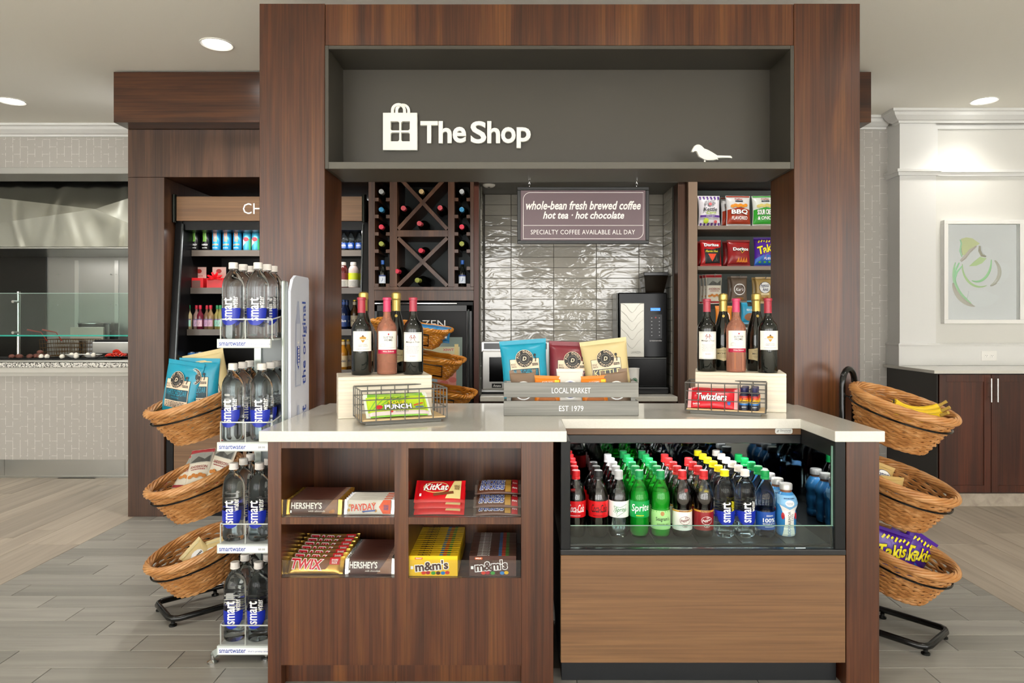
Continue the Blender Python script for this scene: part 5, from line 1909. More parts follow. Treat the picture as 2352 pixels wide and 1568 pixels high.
def sparkling():
    h, r = 0.352, 0.0445
    t = thing('sparkling_wine_bottle')
    pf = [(0, 0.012), (r * 0.5, 0.008), (r * 0.85, 0.0), (r, 0.008), (r, h * 0.42), (r * 0.97, h * 0.47), (r * 0.85, h * 0.56), (r * 0.62, h * 0.66), (0.020, h * 0.74), (0.0165, h * 0.80), (0.016, h * 0.93), (0, h * 0.93)]
    rf = rad_of(pf[2:-1])
    MB().lathe(pf, 24).obj('bottle_body', DKG, t, 50)
    G_ = mat('#c9ae62', 0.3, 0.7, key='gold_foil')
    mb = MB().lathe([(0.0172, h * 0.735), (0.0185, h * 0.74), (0.018, h * 0.90), (0.0195, h * 0.905), (0.0215, h * 0.925), (0.0205, h * 0.94), (0.0215, h * 0.955), (0.0205, h * 0.985), (0.012, h), (0, h)], 20)
    mb.v = [(x * (1 + 0.03 * noise.noise(Vector((x * 160, y * 160, z * 90)))), y * (1 + 0.03 * noise.noise(Vector((x * 160, y * 160, z * 90)))), z) for x, y, z in mb.v]
    mb.obj('foil', G_, t, 30)
    lab = Art(cyl_surf(rf), cell=(0.005, None), base=0.0005, step=0.00015)
    CR = mat('#cbb98c', 0.5)
    lab.poly([(-0.048, 0.052), (-0.02, 0.05), (0, 0.044), (0.02, 0.05), (0.048, 0.052), (0.048, 0.098), (0.02, 0.1), (0, 0.106), (-0.02, 0.1), (-0.048, 0.098)], CR)
    lab.text('MICHELLE', 0, 0.078, 0.056, 0.008, mat('#2b2620', 0.5), 0.01)
    lab.scribble(-0.024, 0.024, 0.066, 0.0015, mat('#6b5f45', 0.5)).scribble(-0.02, 0.02, 0.06, 0.0015, mat('#6b5f45', 0.5), seed=4).scribble(-0.02, 0.02, 0.09, 0.0015, mat('#6b5f45', 0.5), seed=6)
    lab.build('label', t)
    seal = Art(cyl_surf(rf), cell=(0.004, 0.004), base=0.0005)
    seal.disc(0, h * 0.705, 0.006, 0.0065, G_, 12)
    seal.build('neck_seal', t)
    return Proto(t)
WK, WR_, WTr, WS = wine('crest'), wine('rose'), wine('trois'), sparkling()
ZCR = ZT + 0.169
def on_crate(pr, px, py, label, rz=0, name='wine bottle'):
    D = py
    return pr.put((xX(px, D), D, ZCR + 0.0006), R(rz), label, name, 'wine bottles on the crates')
on_crate(WK, 830.5, 2.865, 'red-capped dark wine bottle with gold crest label, on the left crate', 20)
on_crate(WR_, 889, 2.895, 'pink-capped rose wine bottle with white label, on the left crate', 14)
on_crate(WTr, 949, 2.895, 'dark wine bottle with tall ivory label, on the left crate', 6)
on_crate(WS, 910, 2.985, 'gold-foiled sparkling wine bottle behind the rose, on the left crate', 10)
on_crate(WS, 835, 2.957, 'gold-foiled sparkling wine bottle hidden behind the crest-label wine, left crate', 10)
on_crate(WTr, 1623.5, 3.08, 'dark wine bottle with tall ivory label, on the right crate', -8)
on_crate(WR_, 1690.5, 3.03, 'pink-capped rose wine bottle with white label, on the right crate', -6)
on_crate(WK, 1763.5, 2.985, 'red-capped dark wine bottle with gold crest label, on the right crate', -6)
on_crate(WS, 1661, 3.13, 'gold-foiled sparkling wine left of the rose, on the right crate', -14)
on_crate(WS, 1737, 3.10, 'gold-foiled sparkling wine behind the crest-label wine, on the right crate', -4)

# ---- bottles lying in the wine rack (necks towards the room)
def lying(capc, name='wine_bottle'):
    t = thing(name)
    h, r, nr = 0.30, 0.0385, 0.0145
    T = Matrix.Rotation(R(90), 4, 'X') @ Matrix.Translation((0, 0, 0))
    pf = wine_prof(h, r, nr)
    MB().lathe(pf, 20, T=Matrix.Translation((0, 0.0, 0)) @ Matrix.Rotation(R(90), 4, 'X')).obj('bottle_body', DKG, t, 50)
    mb = MB().lathe([(nr + 0.001, h * 0.8), (nr + 0.001, h * 0.966), (nr * 1.16, h * 0.969), (nr * 1.16, h * 0.998), (nr * 0.9, h + 0.001), (0, h + 0.001)], 18, T=Matrix.Rotation(R(90), 4, 'X'))
    mb.obj('capsule', mat(capc, 0.35), t, 35)
    return Proto(t)
LC = {'grey': lying('#a3a6a8'), 'blue': lying('#2f7fae'), 'red': lying('#c62f45'), 'green': lying('#8a9140'), 'tan': lying('#b59a6a'), 'rose': lying('#b8454f')}
def rackb(px, py, c, label, yaw=0.0, pitch=0.0):
    DD = DW + 0.035
    return LC[c].put((xX(px, DD), DD + 0.262, zZ(py, DD)), R(yaw), label, 'wine bottle', 'bottles lying in the wine rack', rx=R(pitch))
for col_, (sx, side) in enumerate(((878, 'left'), (1061.5, 'right'))):
    for py, c, cn in ((442, 'grey', 'grey'), (483, 'blue', 'blue'), (522.5, 'red', 'bright red'), (561, 'green', 'olive green')):
        rackb(sx, py, c, '%s-capped wine bottle lying in the rack\'s %s column' % (cn, side))
rackb(969.5, 442, 'tan', 'tan-capped wine bottle lying at the top of the upper lattice')
rackb(928.5, 480, 'rose', 'red-capped wine bottle lying in the left of the upper lattice')
rackb(1012, 479, 'rose', 'red-capped wine bottle lying in the right of the upper lattice')
rackb(975, 514.5, 'rose', 'red-capped wine bottle lying in the bottom of the upper lattice', -6, 0)
rackb(978.5, 576.5, 'red', 'red-capped wine bottle lying at the top of the lower lattice', -6)
rackb(927, 623.5, 'red', 'red-capped wine bottle lying in the left of the lower lattice', -8)
rackb(977, 644, 'green', 'green-capped wine bottle lying in the bottom of the lower lattice', -10)
# small standing bottles in the column feet
def mini(capm, glass, labm, artm):
    t = thing('small_wine_bottle')
    h, r = 0.185, 0.0275
    pf = [(0, 0.005), (r * 0.8, 0), (r, 0.005), (r, h * 0.56), (r * 0.9, h * 0.62), (r * 0.5, h * 0.72), (0.0105, h * 0.78), (0.0105, h * 0.97), (0, h * 0.97)]
    MB().lathe(pf, 16).obj('bottle_body', glass, t, 50)
    MB().lathe([(0.0118, h * 0.84), (0.0125, h * 0.85), (0.0125, h * 0.995), (0, h)], 14).obj('cap', capm, t, 35)
    art = Art(cyl_surf(r), cell=(0.005, None), base=0.0004)
    art.rect(-0.027, h * 0.13, 0.027, h * 0.43, labm).rect(-0.027, h * 0.39, 0.027, h * 0.44, artm)
    art.line([(0.004, h * 0.33), (0.006, h * 0.28), (0.002, h * 0.23), (-0.003, h * 0.2)], 0.003, artm)
    art.build('label', t)
    return Proto(t)
m1 = mini(mat('#2a5fb0', 0.3), DKG, mat('#c9d2dd', 0.4), mat('#2b3f78', 0.4))
for sx, side in ((879, 'left'), (1062, 'right')):
    zz = zZ(658.5, DW) + 0.001
    m1.put((xX(sx, DW + 0.04), DW + 0.04, zz), 0, 'small blue-capped wine bottle standing at the foot of the rack\'s %s column' % side, 'wine bottle', 'small bottles in the wine rack')
# ================================================================ crates and wire baskets on the countertop
def crate(x, y, rz, label):
    t = thing('wooden_riser', (x, y, ZT + 0.0004), R(rz), label, 'crate', 'whitewashed crates under the wine')
    w, d, h, th_ = 0.38, 0.24, 0.168, 0.014
    MB().box(-w / 2, w / 2, -d / 2, d / 2, h - th_, h, b=0.002).obj('top_board', W_C, t)
    MB().box(-w / 2, w / 2, -d / 2, -d / 2 + th_, 0, h - th_, b=0.002).obj('front_board', W_C, t)
    MB().box(-w / 2, w / 2, d / 2 - th_, d / 2, 0, h - th_, b=0.002).obj('rear_board', W_C, t)
    for s_ in (-1, 1):
        xa, xb = (w / 2 - th_, w / 2) if s_ > 0 else (-w / 2, -w / 2 + th_)
        mb = MB()
        ys = (-d / 2 + th_, -0.03, 0.03, d / 2 - th_)
        mb.box(xa, xb, ys[0], ys[1], 0, h - th_).box(xa, xb, ys[2], ys[3], 0, h - th_)
        mb.box(xa, xb, ys[1], ys[2], 0, 0.055).box(xa, xb, ys[1], ys[2], 0.08, h - th_)
        mb.obj('end_board', W_CV, t)
        MB().box((xa if s_ > 0 else xa + 0.004), (xb - 0.004 if s_ > 0 else xb), -0.0295, 0.0295, 0.0555, 0.0795).obj('hand_slot', mat('#6b5338', 0.8), t)
    return t
crate(-0.586, 2.905, 16.5, 'whitewashed wooden crate under the wine, left end of the countertop')
crate(0.993, 3.088, -15, 'whitewashed wooden crate under the wine, right end of the countertop')

WIRE = mat('#55534e', 0.35, 0.6, key='dark_basket_wire')
def wire_basket(x, y, rz, label, w=0.332, d=0.195, h=0.118):
    t = thing('wire_basket', (x, y, ZT + 0.0004), R(rz), label, 'basket', 'wire baskets on the countertop')
    zb = 0.014
    mb = MB()
    for z, r_ in ((zb, 0.0026), (zb + h * 0.37, 0.002), (zb + h * 0.70, 0.002), (zb + h, 0.0032)):
        mb.tube([(-w / 2, -d / 2, z), (w / 2, -d / 2, z), (w / 2, d / 2, z), (-w / 2, d / 2, z)], r_, 6, True)
    for i in range(7):
        xx = -w / 2 + w * i / 6
        for yy in (-d / 2, d / 2):
            mb.tube([(xx, yy, zb), (xx, yy, zb + h)], 0.002 if 0 < i < 6 else 0.003, 5)
    for i in range(1, 4):
        yy = -d / 2 + d * i / 4
        for xx in (-w / 2, w / 2):
            mb.tube([(xx, yy, zb), (xx, yy, zb + h)], 0.002, 5)
    mb.obj('wire_frame', WIRE, t, 40)
    MB().box(-w / 2 + 0.004, w / 2 - 0.004, -d / 2 + 0.004, d / 2 - 0.004, zb - 0.002, zb + 0.007, b=0.001).obj('base_board', mat('#d9bb8c', 0.5), t)
    MB().box(-w / 2 + 0.018, w / 2 - 0.018, -d / 2 + 0.014, d / 2 - 0.014, 0, zb - 0.0022, b=0.001).obj('plinth', mat('#6f6e66', 0.4), t)
    return t
def frame_pt(x, y, rz, lx, ly):
    c, s_ = math.cos(R(rz)), math.sin(R(rz))
    return x + lx * c - ly * s_, y + lx * s_ + ly * c
BLX, BLY = frame_pt(-0.597, 2.549, 22, 0.166, 0.0975)
BRX, BRY = frame_pt(0.7058, 2.910, -21, 0.163, 0.075)
wire_basket(BLX, BLY, 22, 'dark wire basket of green candy packs in front of the left crate')
wire_basket(BRX, BRY, -21, 'dark wire basket of licorice and energy shots in front of the right crate', 0.324, 0.15)

# slatted market crate in the middle
DMK = 2.83
mk = thing('market_crate', (xX(1312, DMK), DMK, ZT + 0.0004), 0, 'grey slatted wooden crate lettered LOCAL MARKET in the middle of the countertop', 'crate')
w, d = 310 * DMK / F, 0.20
sl = [(0.0, 0.0615), (0.0765, 0.1385)]
art = None
for i, (z0, z1) in enumerate(sl):
    s_ = MB().box(-w / 2, w / 2, 0, 0.012, z0, z1, b=0.0015).obj('slat', W_G, mk)
    art = Art(plane_surf((0, -0.0002, (z0 + z1) / 2), (1, 0, 0), (0, 0, 1)))
    if i == 0:
        art.text('EST 1979', 0.0, 0.0, 56 * DMK / F, 12.5 * DMK / F, WT, 0.0)
    else:
        art.text('LOCAL MARKET', 0.0, -0.002, 89 * DMK / F, 12.5 * DMK / F, WT, 0.0)
    art.build('lettering', s_)
    MB().box(-w / 2, w / 2, d - 0.012, d, z0, z1, b=0.0015).obj('slat', W_G, mk)
    for s2 in (-1, 1):
        xa, xb = (w / 2 - 0.012, w / 2) if s2 > 0 else (-w / 2, -w / 2 + 0.012)
        MB().box(xa, xb, 0.012, d - 0.012, z0, z1, b=0.0015).obj('end_slat', W_G, mk)
for s2 in (-1, 1):
    xa, xb = (w / 2 - 0.03, w / 2 - 0.012) if s2 > 0 else (-w / 2 + 0.012, -w / 2 + 0.03)
    for ya in (0.012, d - 0.03):
        MB().box(xa, xb, ya, ya + 0.018, 0, 0.1385 + 0.005).obj('corner_post', W_G, mk)
MB().box(-w / 2 + 0.012, w / 2 - 0.012, 0.012, d - 0.012, 0.0, 0.008).obj('bottom_board', W_G, mk)

# ================================================================ pouches and packets
def pouch_geo(w, h, d, ends='v', crimp=0.013, seed=1, wrinkle=1.0, pinch=0.07):
    def prof(s_, t):                        # s_ across (-1..1), t along (0..1), 0 in the crimps
        L = h if ends == 'v' else w
        c = crimp / L
        tt = (t - c) / (1 - 2 * c)
        if tt <= 0 or tt >= 1:
            return 0.0
        e = (4 * tt * (1 - tt)) ** 0.42
        return max(0.0, 1 - s_ * s_) ** 0.5 * e
    def P_(a, b, side, off=0.0):            # a across in -1..1, b along 0..1
        k = prof(a, b)
        nz = noise.noise(Vector((a * 2.2 + seed * 7.1, b * 3.4 + seed * 1.7, side * 3.0))) * 0.16 * wrinkle
        nz += noise.noise(Vector((a * 6 + seed * 3.1, b * 7 + seed, side * 5.0))) * 0.06 * wrinkle
        th_ = d / 2 * k * (1 + nz) + (0.0006 if k <= 0 else 0.0006)
        pin = 1 - pinch * math.sin(PI * b) * (1 if ends == 'v' else 0.6)
        if k <= 0.0:
            th_ += 0.0007 * math.sin(a * 46)
            return a, b, side * (0.0006) - 0.0007 * math.sin(a * 40) , pin, off
        return a, b, side * th_, pin, off
    def world(a, b, side, off=0.0):
        a_, b_, y, pin, _ = P_(a, b, side)
        y = y + side * off
        if ends == 'v':
            return Vector((a_ * w / 2 * pin, y, b_ * h))
        return Vector(((b_ - 0.5) * w, y, h / 2 + a_ * h / 2 * pin))
    def surf(u, v, off):                    # metres on the front face, u from centre, v from bottom
        if ends == 'v':
            return world(max(-1, min(1, u / (w / 2))), max(0, min(1, v / h)), -1, off)
        return world(max(-1, min(1, (v - h / 2) / (h / 2))), max(0, min(1, u / w + 0.5)), -1, off)
    return world, surf

def pouch(name, w, h, d, m, ends='v', crimp=0.013, seed=1, artfn=None, endm=None, na=12, nb=16, wrinkle=1.0, cell=0.007):
    t = thing(name)
    world, surf = pouch_geo(w, h, d, ends, crimp, seed, wrinkle)
    mb = MB()
    c = crimp / (h if ends == 'v' else w)
    bs = [0, c * 0.5, c] + [c + (1 - 2 * c) * (0.5 - 0.5 * math.cos(PI * i / nb)) for i in range(1, nb)] + [1 - c, 1 - c * 0.5, 1]
    as_ = [-math.cos(PI * i / na) for i in range(na + 1)]
    for side in (-1, 1):
        v = [world(a, b, side) for b in bs for a in as_]
        f, fm = [], []
        nn = len(as_)
        for j in range(len(bs) - 1):
            for i in range(nn - 1):
                f.append((j * nn + i, j * nn + i + 1, (j + 1) * nn + i + 1, (j + 1) * nn + i))
                fm.append(1 if (j < 2 or j >= len(bs) - 3) else 0)
        k = len(mb.v)
        mb.v += [tuple(q) for q in v]
        mb.f += [tuple(i + k for i in q) for q in f]
        mb.m += fm
    me = mb.mesh('wrapper', [m, endm or m], 50)
    bm = bmesh.new(); bm.from_mesh(me); bmesh.ops.remove_doubles(bm, verts=bm.verts, dist=0.0002)
    bmesh.ops.recalc_face_normals(bm, faces=bm.faces)
    bm.to_mesh(me); bm.free()
    body = link('wrapper', me, t)
    if artfn:
        art = Art(surf, cell=(cell, cell), base=0.0009, step=0.0005)
        artfn(art)
        art.build('print', body)
    return Proto(t)

FOIL = mat('#c9c9c6', 0.22, 0.9, key='silver_foil')
GFOIL = mat('#c9a04a', 0.22, 0.9, key='gold_wrapper_foil')
CREAM = mat('#e8d2b6', 0.5)
INK = mat('#2b2a28', 0.5)

def popcorn_art(h, title, tcol, block):
    def fn(a):
        zc = h * 0.720
        a.rect(-0.068, h * 0.290, 0.068, h * 0.720, INK, 0.003).rect(-0.066, h * 0.295, 0.066, h * 0.715, CREAM, 0.002)
        a.rect(-0.064, h * 0.400, 0.064, h * 0.575, mat(block, 0.5))
        a.text(title, 0.0, h * 0.520, 0.118, h * 0.085, mat(tcol, 0.5), 0.0)
        a.text('POPCORN', 0, h * 0.445, 0.05, h * 0.028, mat(tcol, 0.5), 0.01)
        a.text('BOLD', -0.052, h * 0.645, 0.02, 0.008, INK, 0.01).text('SNACKS', -0.050, h * 0.610, 0.024, 0.008, INK, 0.01)
        a.scribble(0.034, 0.062, h * 0.615, 0.004, INK, seed=3).scribble(0.034, 0.062, h * 0.635, 0.004, INK, seed=5)
        a.line([(0.05, h * 0.670), (0.052, h * 0.720), (0.048, h * 0.750)], 0.004, INK).disc(0.048, h * 0.765, 0.006, 0.006, INK, 10)
        for i in range(4):
            a.scribble(-0.055, 0.055, h * (0.375 - i * 0.022), 0.003, INK, seed=30 + i)
        a.disc(0, zc, 0.040, 0.0385, CREAM, 28).disc(0, zc, 0.0382, 0.0368, INK, 28)
        a.disc(0, zc, 0.0215, 0.0205, mat('#6a6762', 0.5), 24).disc(0, zc, 0.019, 0.018, INK, 24)
        a.text('D', 0.0, zc, h=0.017, m=CREAM, bold=0.03, shear=0.25)
        a.arc_text('POP DADDY', 0, zc, 0.030, 0.0095, CREAM, 90, 175, 0.01)
        a.arc_text('POPCORN', 0, zc, 0.030, 0.0085, CREAM, -90, 135, 0.01, inside=True)
    return fn
PH = 0.30
pc_teal = pouch('popcorn_bag', 0.205, PH, 0.085, mat('#1d93b0', 0.3), seed=2, crimp=0.018, artfn=popcorn_art(PH, 'WHITE CHEDDAR', '#1d93b0', '#22444f'))
pc_mar = pouch('popcorn_bag', 0.205, PH, 0.085, mat('#7b2d36', 0.3), seed=5, crimp=0.018, artfn=popcorn_art(PH, 'SWEET & SALTY', '#d9a3a6', '#5b4a4c'))
pc_cream = pouch('popcorn_bag', 0.205, PH, 0.085, mat('#ccba88', 0.35), seed=9, crimp=0.018, artfn=popcorn_art(PH, 'KETTLE', '#e2d49a', '#4a4b4d'))
ZMK = ZT + 0.0004 + 0.0085
def in_crate(pr, px, lean, label, name, dy=0.10, yaw=0, roll=0, dz=0.0):
    return pr.put((xX(px, DMK + 0.1), DMK + dy, ZMK + dz), R(yaw), label, name, 'bags in the market crate', rx=R(lean), ry=R(roll))
in_crate(pc_teal, 1212, -6, 'teal white-cheddar popcorn bag standing in the market crate', 'popcorn bag', 0.108, 3, -4, 0.006)
in_crate(pc_mar, 1312, -6, 'maroon popcorn bag in the middle of the market crate', 'popcorn bag', 0.148, 0, 2, -0.004)
in_crate(pc_cream, 1405, -5, 'cream kettle popcorn bag in the market crate', 'popcorn bag', 0.110, -4, -7, 0.008)

def round_art(h, col, txt):
    def fn(a):
        a.disc(0, h * 0.5, 0.042, 0.04, WT, 24).disc(0, h * 0.5, 0.037, 0.035, mat(col, 0.4), 24)
        a.text(txt, 0, h * 0.5, 0.058, 0.024, WT, 0.02, 0.2)
        a.scribble(-0.02, 0.02, h * 0.66, 0.003, WT, seed=2)
        a.scribble(-0.03, 0.03, h * 0.22, 0.004, INK, seed=6).disc(0, h * 0.14, 0.03, 0.012, mat('#8a5a2a', 0.6), 12)
    return fn
k_brown = pouch('nut_pouch', 0.115, 0.182, 0.04, mat('#7d6652', 0.4), seed=3, artfn=round_art(0.182, '#7d6652', "Kar's"))
k_white = pouch('nut_pouch', 0.115, 0.182, 0.04, mat('#d3d0c6', 0.35), seed=4, artfn=round_art(0.182, '#2f3f98', "Kar's"))
def orange_art(a):
    a.text('CARAMEL', 0, 0.125, 0.05, 0.009, WT, 0.02).rect(0.03, 0.125, 0.05, 0.137, mat('#f0d23a', 0.4))
    a.disc(0, 0.05, 0.04, 0.022, mat('#b5651f', 0.5), 16).scribble(-0.03, 0.03, 0.075, 0.006, WT, seed=6)
k_orange = pouch('snack_pouch', 0.115, 0.155, 0.04, mat('#e67d12', 0.35), seed=6, artfn=orange_art)
in_crate(k_brown, 1205, -10, 'brown nut pouch in front of the teal popcorn bag', 'snack pouch', 0.052, 0, -3, -0.002)
in_crate(k_orange, 1255, -10, 'orange snack pouch left of the white pouch in the market crate', 'snack pouch', 0.046, 0, 2, 0.0)
in_crate(k_white, 1308, -10, 'white and blue nut pouch in the middle of the market crate', 'snack pouch', 0.055, 0, 0, 0.002)
in_crate(k_orange, 1366, -10, 'orange snack pouch right of the white pouch in the market crate', 'snack pouch', 0.046, 0, -3, 0.0)
in_crate(k_brown, 1418, -10, 'brown nut pouch in front of the cream popcorn bag', 'snack pouch', 0.052, 0, -6, 0.0)

# green sour candy packs
def sour_art(a):
    a.rect(-0.118, 0.004, 0.118, 0.105, mat('#b9d531', 0.4))
    a.rect(-0.118, 0.004, 0.118, 0.022, mat('#d9c9c6', 0.4))
    for i in range(5):
        a.line([(-0.115 + i * 0.012, 0.03), (-0.07 + i * 0.03, 0.1)], 0.004, mat('#6fb53a', 0.4))
    a.disc(-0.075, 0.042, 0.014, 0.011, mat('#c62a2f', 0.4), 14)
    a.text('SOUR', -0.002, 0.060, 0.072, 0.016, mat('#f0e62a', 0.4), 0.05, outline=mat('#1c1c22', 0.4), ow=0.06)
    a.text('PUNCH', -0.002, 0.038, 0.105, 0.024, WT, 0.06, outline=mat('#1c2638', 0.4), ow=0.08)
    a.scribble(-0.05, 0.05, 0.088, 0.003, mat('#26452a', 0.4), seed=3).scribble(-0.04, 0.04, 0.078, 0.003, mat('#26452a', 0.4), seed=5)
    a.line([(0.06, 0.04), (0.1, 0.055)], 0.006, mat('#c8492f', 0.4)).line([(0.065, 0.03), (0.1, 0.035)], 0.006, mat('#3a5f9c', 0.4))
    a.text('SOUR PUNCH', 0.01, 0.0125, 0.05, 0.007, mat('#3a4a2a', 0.4), 0.02).disc(-0.03, 0.0125, 0.006, 0.005, mat('#c62a2f', 0.4), 10)
sour = pouch('candy_pack', 0.255, 0.115, 0.022, mat('#7fbf3f', 0.2), 'u', 0.016, 3, sour_art, mat('#dfe5d8', 0.2, key='clear_wrap_end'))
for i in range(3):
    x, y = frame_pt(BLX, BLY, 22, 0.004 * (i - 1) - 0.01, -0.066 + 0.024 * i)
    sour.put((x, y, ZT + 0.0004 + 0.024 + 0.0008 * i), R(22), 'green sour candy pack, %s of three leaning in the left wire basket' % ('front', 'middle', 'rear')[i], 'candy pack', 'sour candy packs', rx=R(-50))

# red licorice packs
def twz_art(a):
    a.text('Twizzlers', -0.004, 0.048, 0.125, 0.034, WT, 0.05, 0.12, outline=mat('#7b0f1e', 0.4), ow=0.04)
    a.text('twists', -0.066, 0.016, 0.03, 0.009, WT, 0.02).disc(0.068, 0.022, 0.007, 0.009, mat('#2f5fae', 0.4), 10)
    for i in range(3):
        a.line([(-0.08, 0.072 + i * 0.005), (0.08, 0.075 + i * 0.005)], 0.0018, mat('#a01222', 0.4))
twz = pouch('licorice_pack', 0.205, 0.088, 0.028, mat('#d0202e', 0.22), 'u', 0.014, 4, twz_art, mat('#e6a9a9', 0.2, key='clear_red_wrap_end'))
for i in range(3):
    x, y = frame_pt(BRX, BRY, -21, -0.052 + 0.006 * i, -0.056 + 0.030 * i)
    twz.put((x, y, ZT + 0.0004 + 0.023), R(-21), 'red licorice pack, %s of three in the right wire basket' % ('front', 'middle', 'rear')[i], 'candy pack', 'licorice packs', rx=R(-26))

# energy shots
def shot():
    t = thing('energy_shot')
    pf = [(0, 0.001), (0.017, 0), (0.0185, 0.003), (0.0185, 0.060), (0.016, 0.066), (0.012, 0.071), (0.012, 0.074), (0, 0.074)]
    MB().lathe(pf, 18).obj('bottle_body', mat('#22263e', 0.3), t, 50)
    MB().lathe([(0.0135, 0.0725), (0.014, 0.074), (0.014, 0.092), (0.012, 0.094), (0, 0.094)], 18).obj('cap', mat('#2a2a55', 0.3), t, 35)
    a = Art(cyl_surf(0.0185), cell=(0.004, None), base=0.0004, step=0.00012)
    for z0, z1, c in ((0.052, 0.060, '#b3262c'), (0.044, 0.052, '#e2641c'), (0.030, 0.044, '#f0c020'), (0.022, 0.030, '#2d6fb5'), (0.002, 0.022, '#1d2030')):
        a.rect(-0.055, z0, 0.055, z1, mat(c, 0.35))
    a.text('5', -0.008, 0.046, h=0.011, m=mat('#1a1a20', 0.4), bold=0.03, shear=0.2).text('hour', 0.006, 0.046, 0.014, 0.005, mat('#1a1a20', 0.4), 0.01)
    a.text('ENERGY', 0, 0.036, 0.028, 0.008, mat('#1a1a20', 0.4), 0.03).text('BERRY', 0, 0.014, 0.02, 0.004, WT, 0.01)
    a.build('label', t)
    return Proto(t)
es = shot()
for j in range(2):
    for i in range(3):
        x, y = frame_pt(BRX, BRY, -21, 0.075 + 0.0405 * j + 0.002 * i, -0.046 + 0.0405 * i)
        es.put((x, y, ZT + 0.0004 + 0.0215), R(-21 + 10), 'small dark energy shot bottle, %s row %s column in the right wire basket' % (('front', 'middle', 'rear')[i], ('left', 'right')[j]), 'bottle', 'energy shots in the wire basket')

# ================================================================ candy in the cubbies
YC0 = DCB + 0.012
def cub(px, D): return xX(px, D)
def bar_art(kind, w, h):
    def fn(a):
        if kind in ('almond', 'milk'):
            a.poly([(w * 0.14, h * 0.08), (w * 0.42, h * 0.08), (w * 0.42, h * 0.97), (w * 0.34, h * 0.97)], mat('#8a6248', 0.4))
            a.text("HERSHEY'S", -w * 0.13, h * 0.60, w * 0.56, h * 0.42, mat('#f0ece2', 0.35), 0.035)
            a.text('milk chocolate' if kind == 'milk' else 'with almonds', w * 0.06, h * 0.25, w * 0.3, h * 0.12, mat('#efe8dc', 0.4), 0.01, 0.2)
            if kind == 'almond':
                a.disc(w * 0.35, h * 0.25, w * 0.035, h * 0.12, mat('#b5793f', 0.5), 12).disc(w * 0.31, h * 0.2, w * 0.03, h * 0.1, mat('#a86c35', 0.5), 12)
            a.rect(-w * 0.42, h * 0.14, -w * 0.39, h * 0.30, WT)
        elif kind == 'payday':
            a.poly([(w * 0.20, h * 0.5), (w * 0.28, h * 0.95), (w * 0.43, h * 0.95), (w * 0.43, h * 0.05), (w * 0.28, h * 0.05)], mat('#e8531f', 0.4))
            for i, (x, y) in enumerate(((-0.40, 0.3), (-0.38, 0.6), (0.1, 0.72), (0.14, 0.25), (-0.1, 0.2))):
                a.disc(w * x, h * y, w * 0.03, h * 0.1, mat('#c99a55', 0.5), 10)
            a.text('PAYDAY', -w * 0.10, h * 0.50, w * 0.50, h * 0.46, mat('#d8431c', 0.4), 0.06, rot=4, outline=mat('#f4f2ee', 0.4), ow=0.03)
            a.line([(-w * 0.12, h * 0.19), (w * 0.14, h * 0.27)], h * 0.09, mat('#234f9c', 0.4))
            a.text('KING', w * 0.345, h * 0.56, w * 0.09, h * 0.15, mat('#2a3f8c', 0.4), 0.03).text('SIZE', w * 0.345, h * 0.38, w * 0.09, h * 0.15, mat('#2a3f8c', 0.4), 0.03)
        elif kind == 'twix':
            a.poly([(w * 0.0, h * 0.2), (w * 0.2, h * 0.2), (w * 0.34, h * 0.9), (w * 0.1, h * 0.9)], mat('#7a4a28', 0.5))
            a.poly([(w * 0.26, h * 0.5), (w * 0.43, h * 0.5), (w * 0.43, h * 0.95), (w * 0.26, h * 0.95)], mat('#c21e28', 0.4))
            a.text('SHARE', w * 0.345, h * 0.78, w * 0.11, h * 0.13, WT, 0.02).text('SIZE', w * 0.345, h * 0.62, w * 0.09, h * 0.13, WT, 0.02)
            a.text('TWIX', -w * 0.13, h * 0.52, w * 0.54, h * 0.62, mat('#cf2030', 0.35), 0.05, 0.08, rot=-3, outline=mat('#f7f3ee', 0.35), ow=0.05)
        elif kind == 'kitkat':
            a.poly([(w * 0.12, h * 0.12), (w * 0.42, h * 0.12), (w * 0.42, h * 0.96), (w * 0.28, h * 0.96)], mat('#e3cf8e', 0.4))
            a.ring(-w * 0.08, h * 0.62, w * 0.26, h * 0.27, h * 0.03, mat('#ecd88a', 0.4))
            a.disc(-w * 0.08, h * 0.62, w * 0.245, h * 0.235, mat('#d2161f', 0.35), 24)
            a.text('KitKat', -w * 0.08, h * 0.62, w * 0.50, h * 0.32, mat('#f7f5f0', 0.35), 0.045, 0.25, outline=mat('#7b0d14', 0.4), ow=0.03)
            a.line([(-w * 0.12, h * 0.25), (w * 0.28, h * 0.37)], h * 0.12, mat('#7a4526', 0.5))
            a.text('KING', w * 0.345, h * 0.66, w * 0.11, h * 0.10, mat('#5b2a1a', 0.4), 0.03).text('SIZE', w * 0.345, h * 0.54, w * 0.10, h * 0.10, mat('#5b2a1a', 0.4), 0.03)
            a.rect(-w * 0.40, h * 0.2, -w * 0.36, h * 0.32, WT)
        elif kind == 'snick':
            a.poly([(w * 0.16, h * 0.1), (w * 0.28, h * 0.1), (w * 0.28, h * 0.9), (w * 0.16, h * 0.9)], mat('#b58a3a', 0.5))
            a.rect(w * 0.30, h * 0.05, w * 0.43, h * 0.95, mat('#b5202b', 0.4)).text('share', w * 0.365, h * 0.5, w * 0.1, h * 0.2, WT, 0.02)
            a.text('SNICKERS', -w * 0.12, h * 0.5, w * 0.54, h * 0.52, mat('#1f3f97', 0.35), 0.05, 0.25, outline=mat('#f7f5f3', 0.35), ow=0.05)
    return fn
ZS1, ZS2 = oz[0][0] + 0.0006, oz[1][0] + 0.0006
BRN = mat('#4b2a22', 0.3)
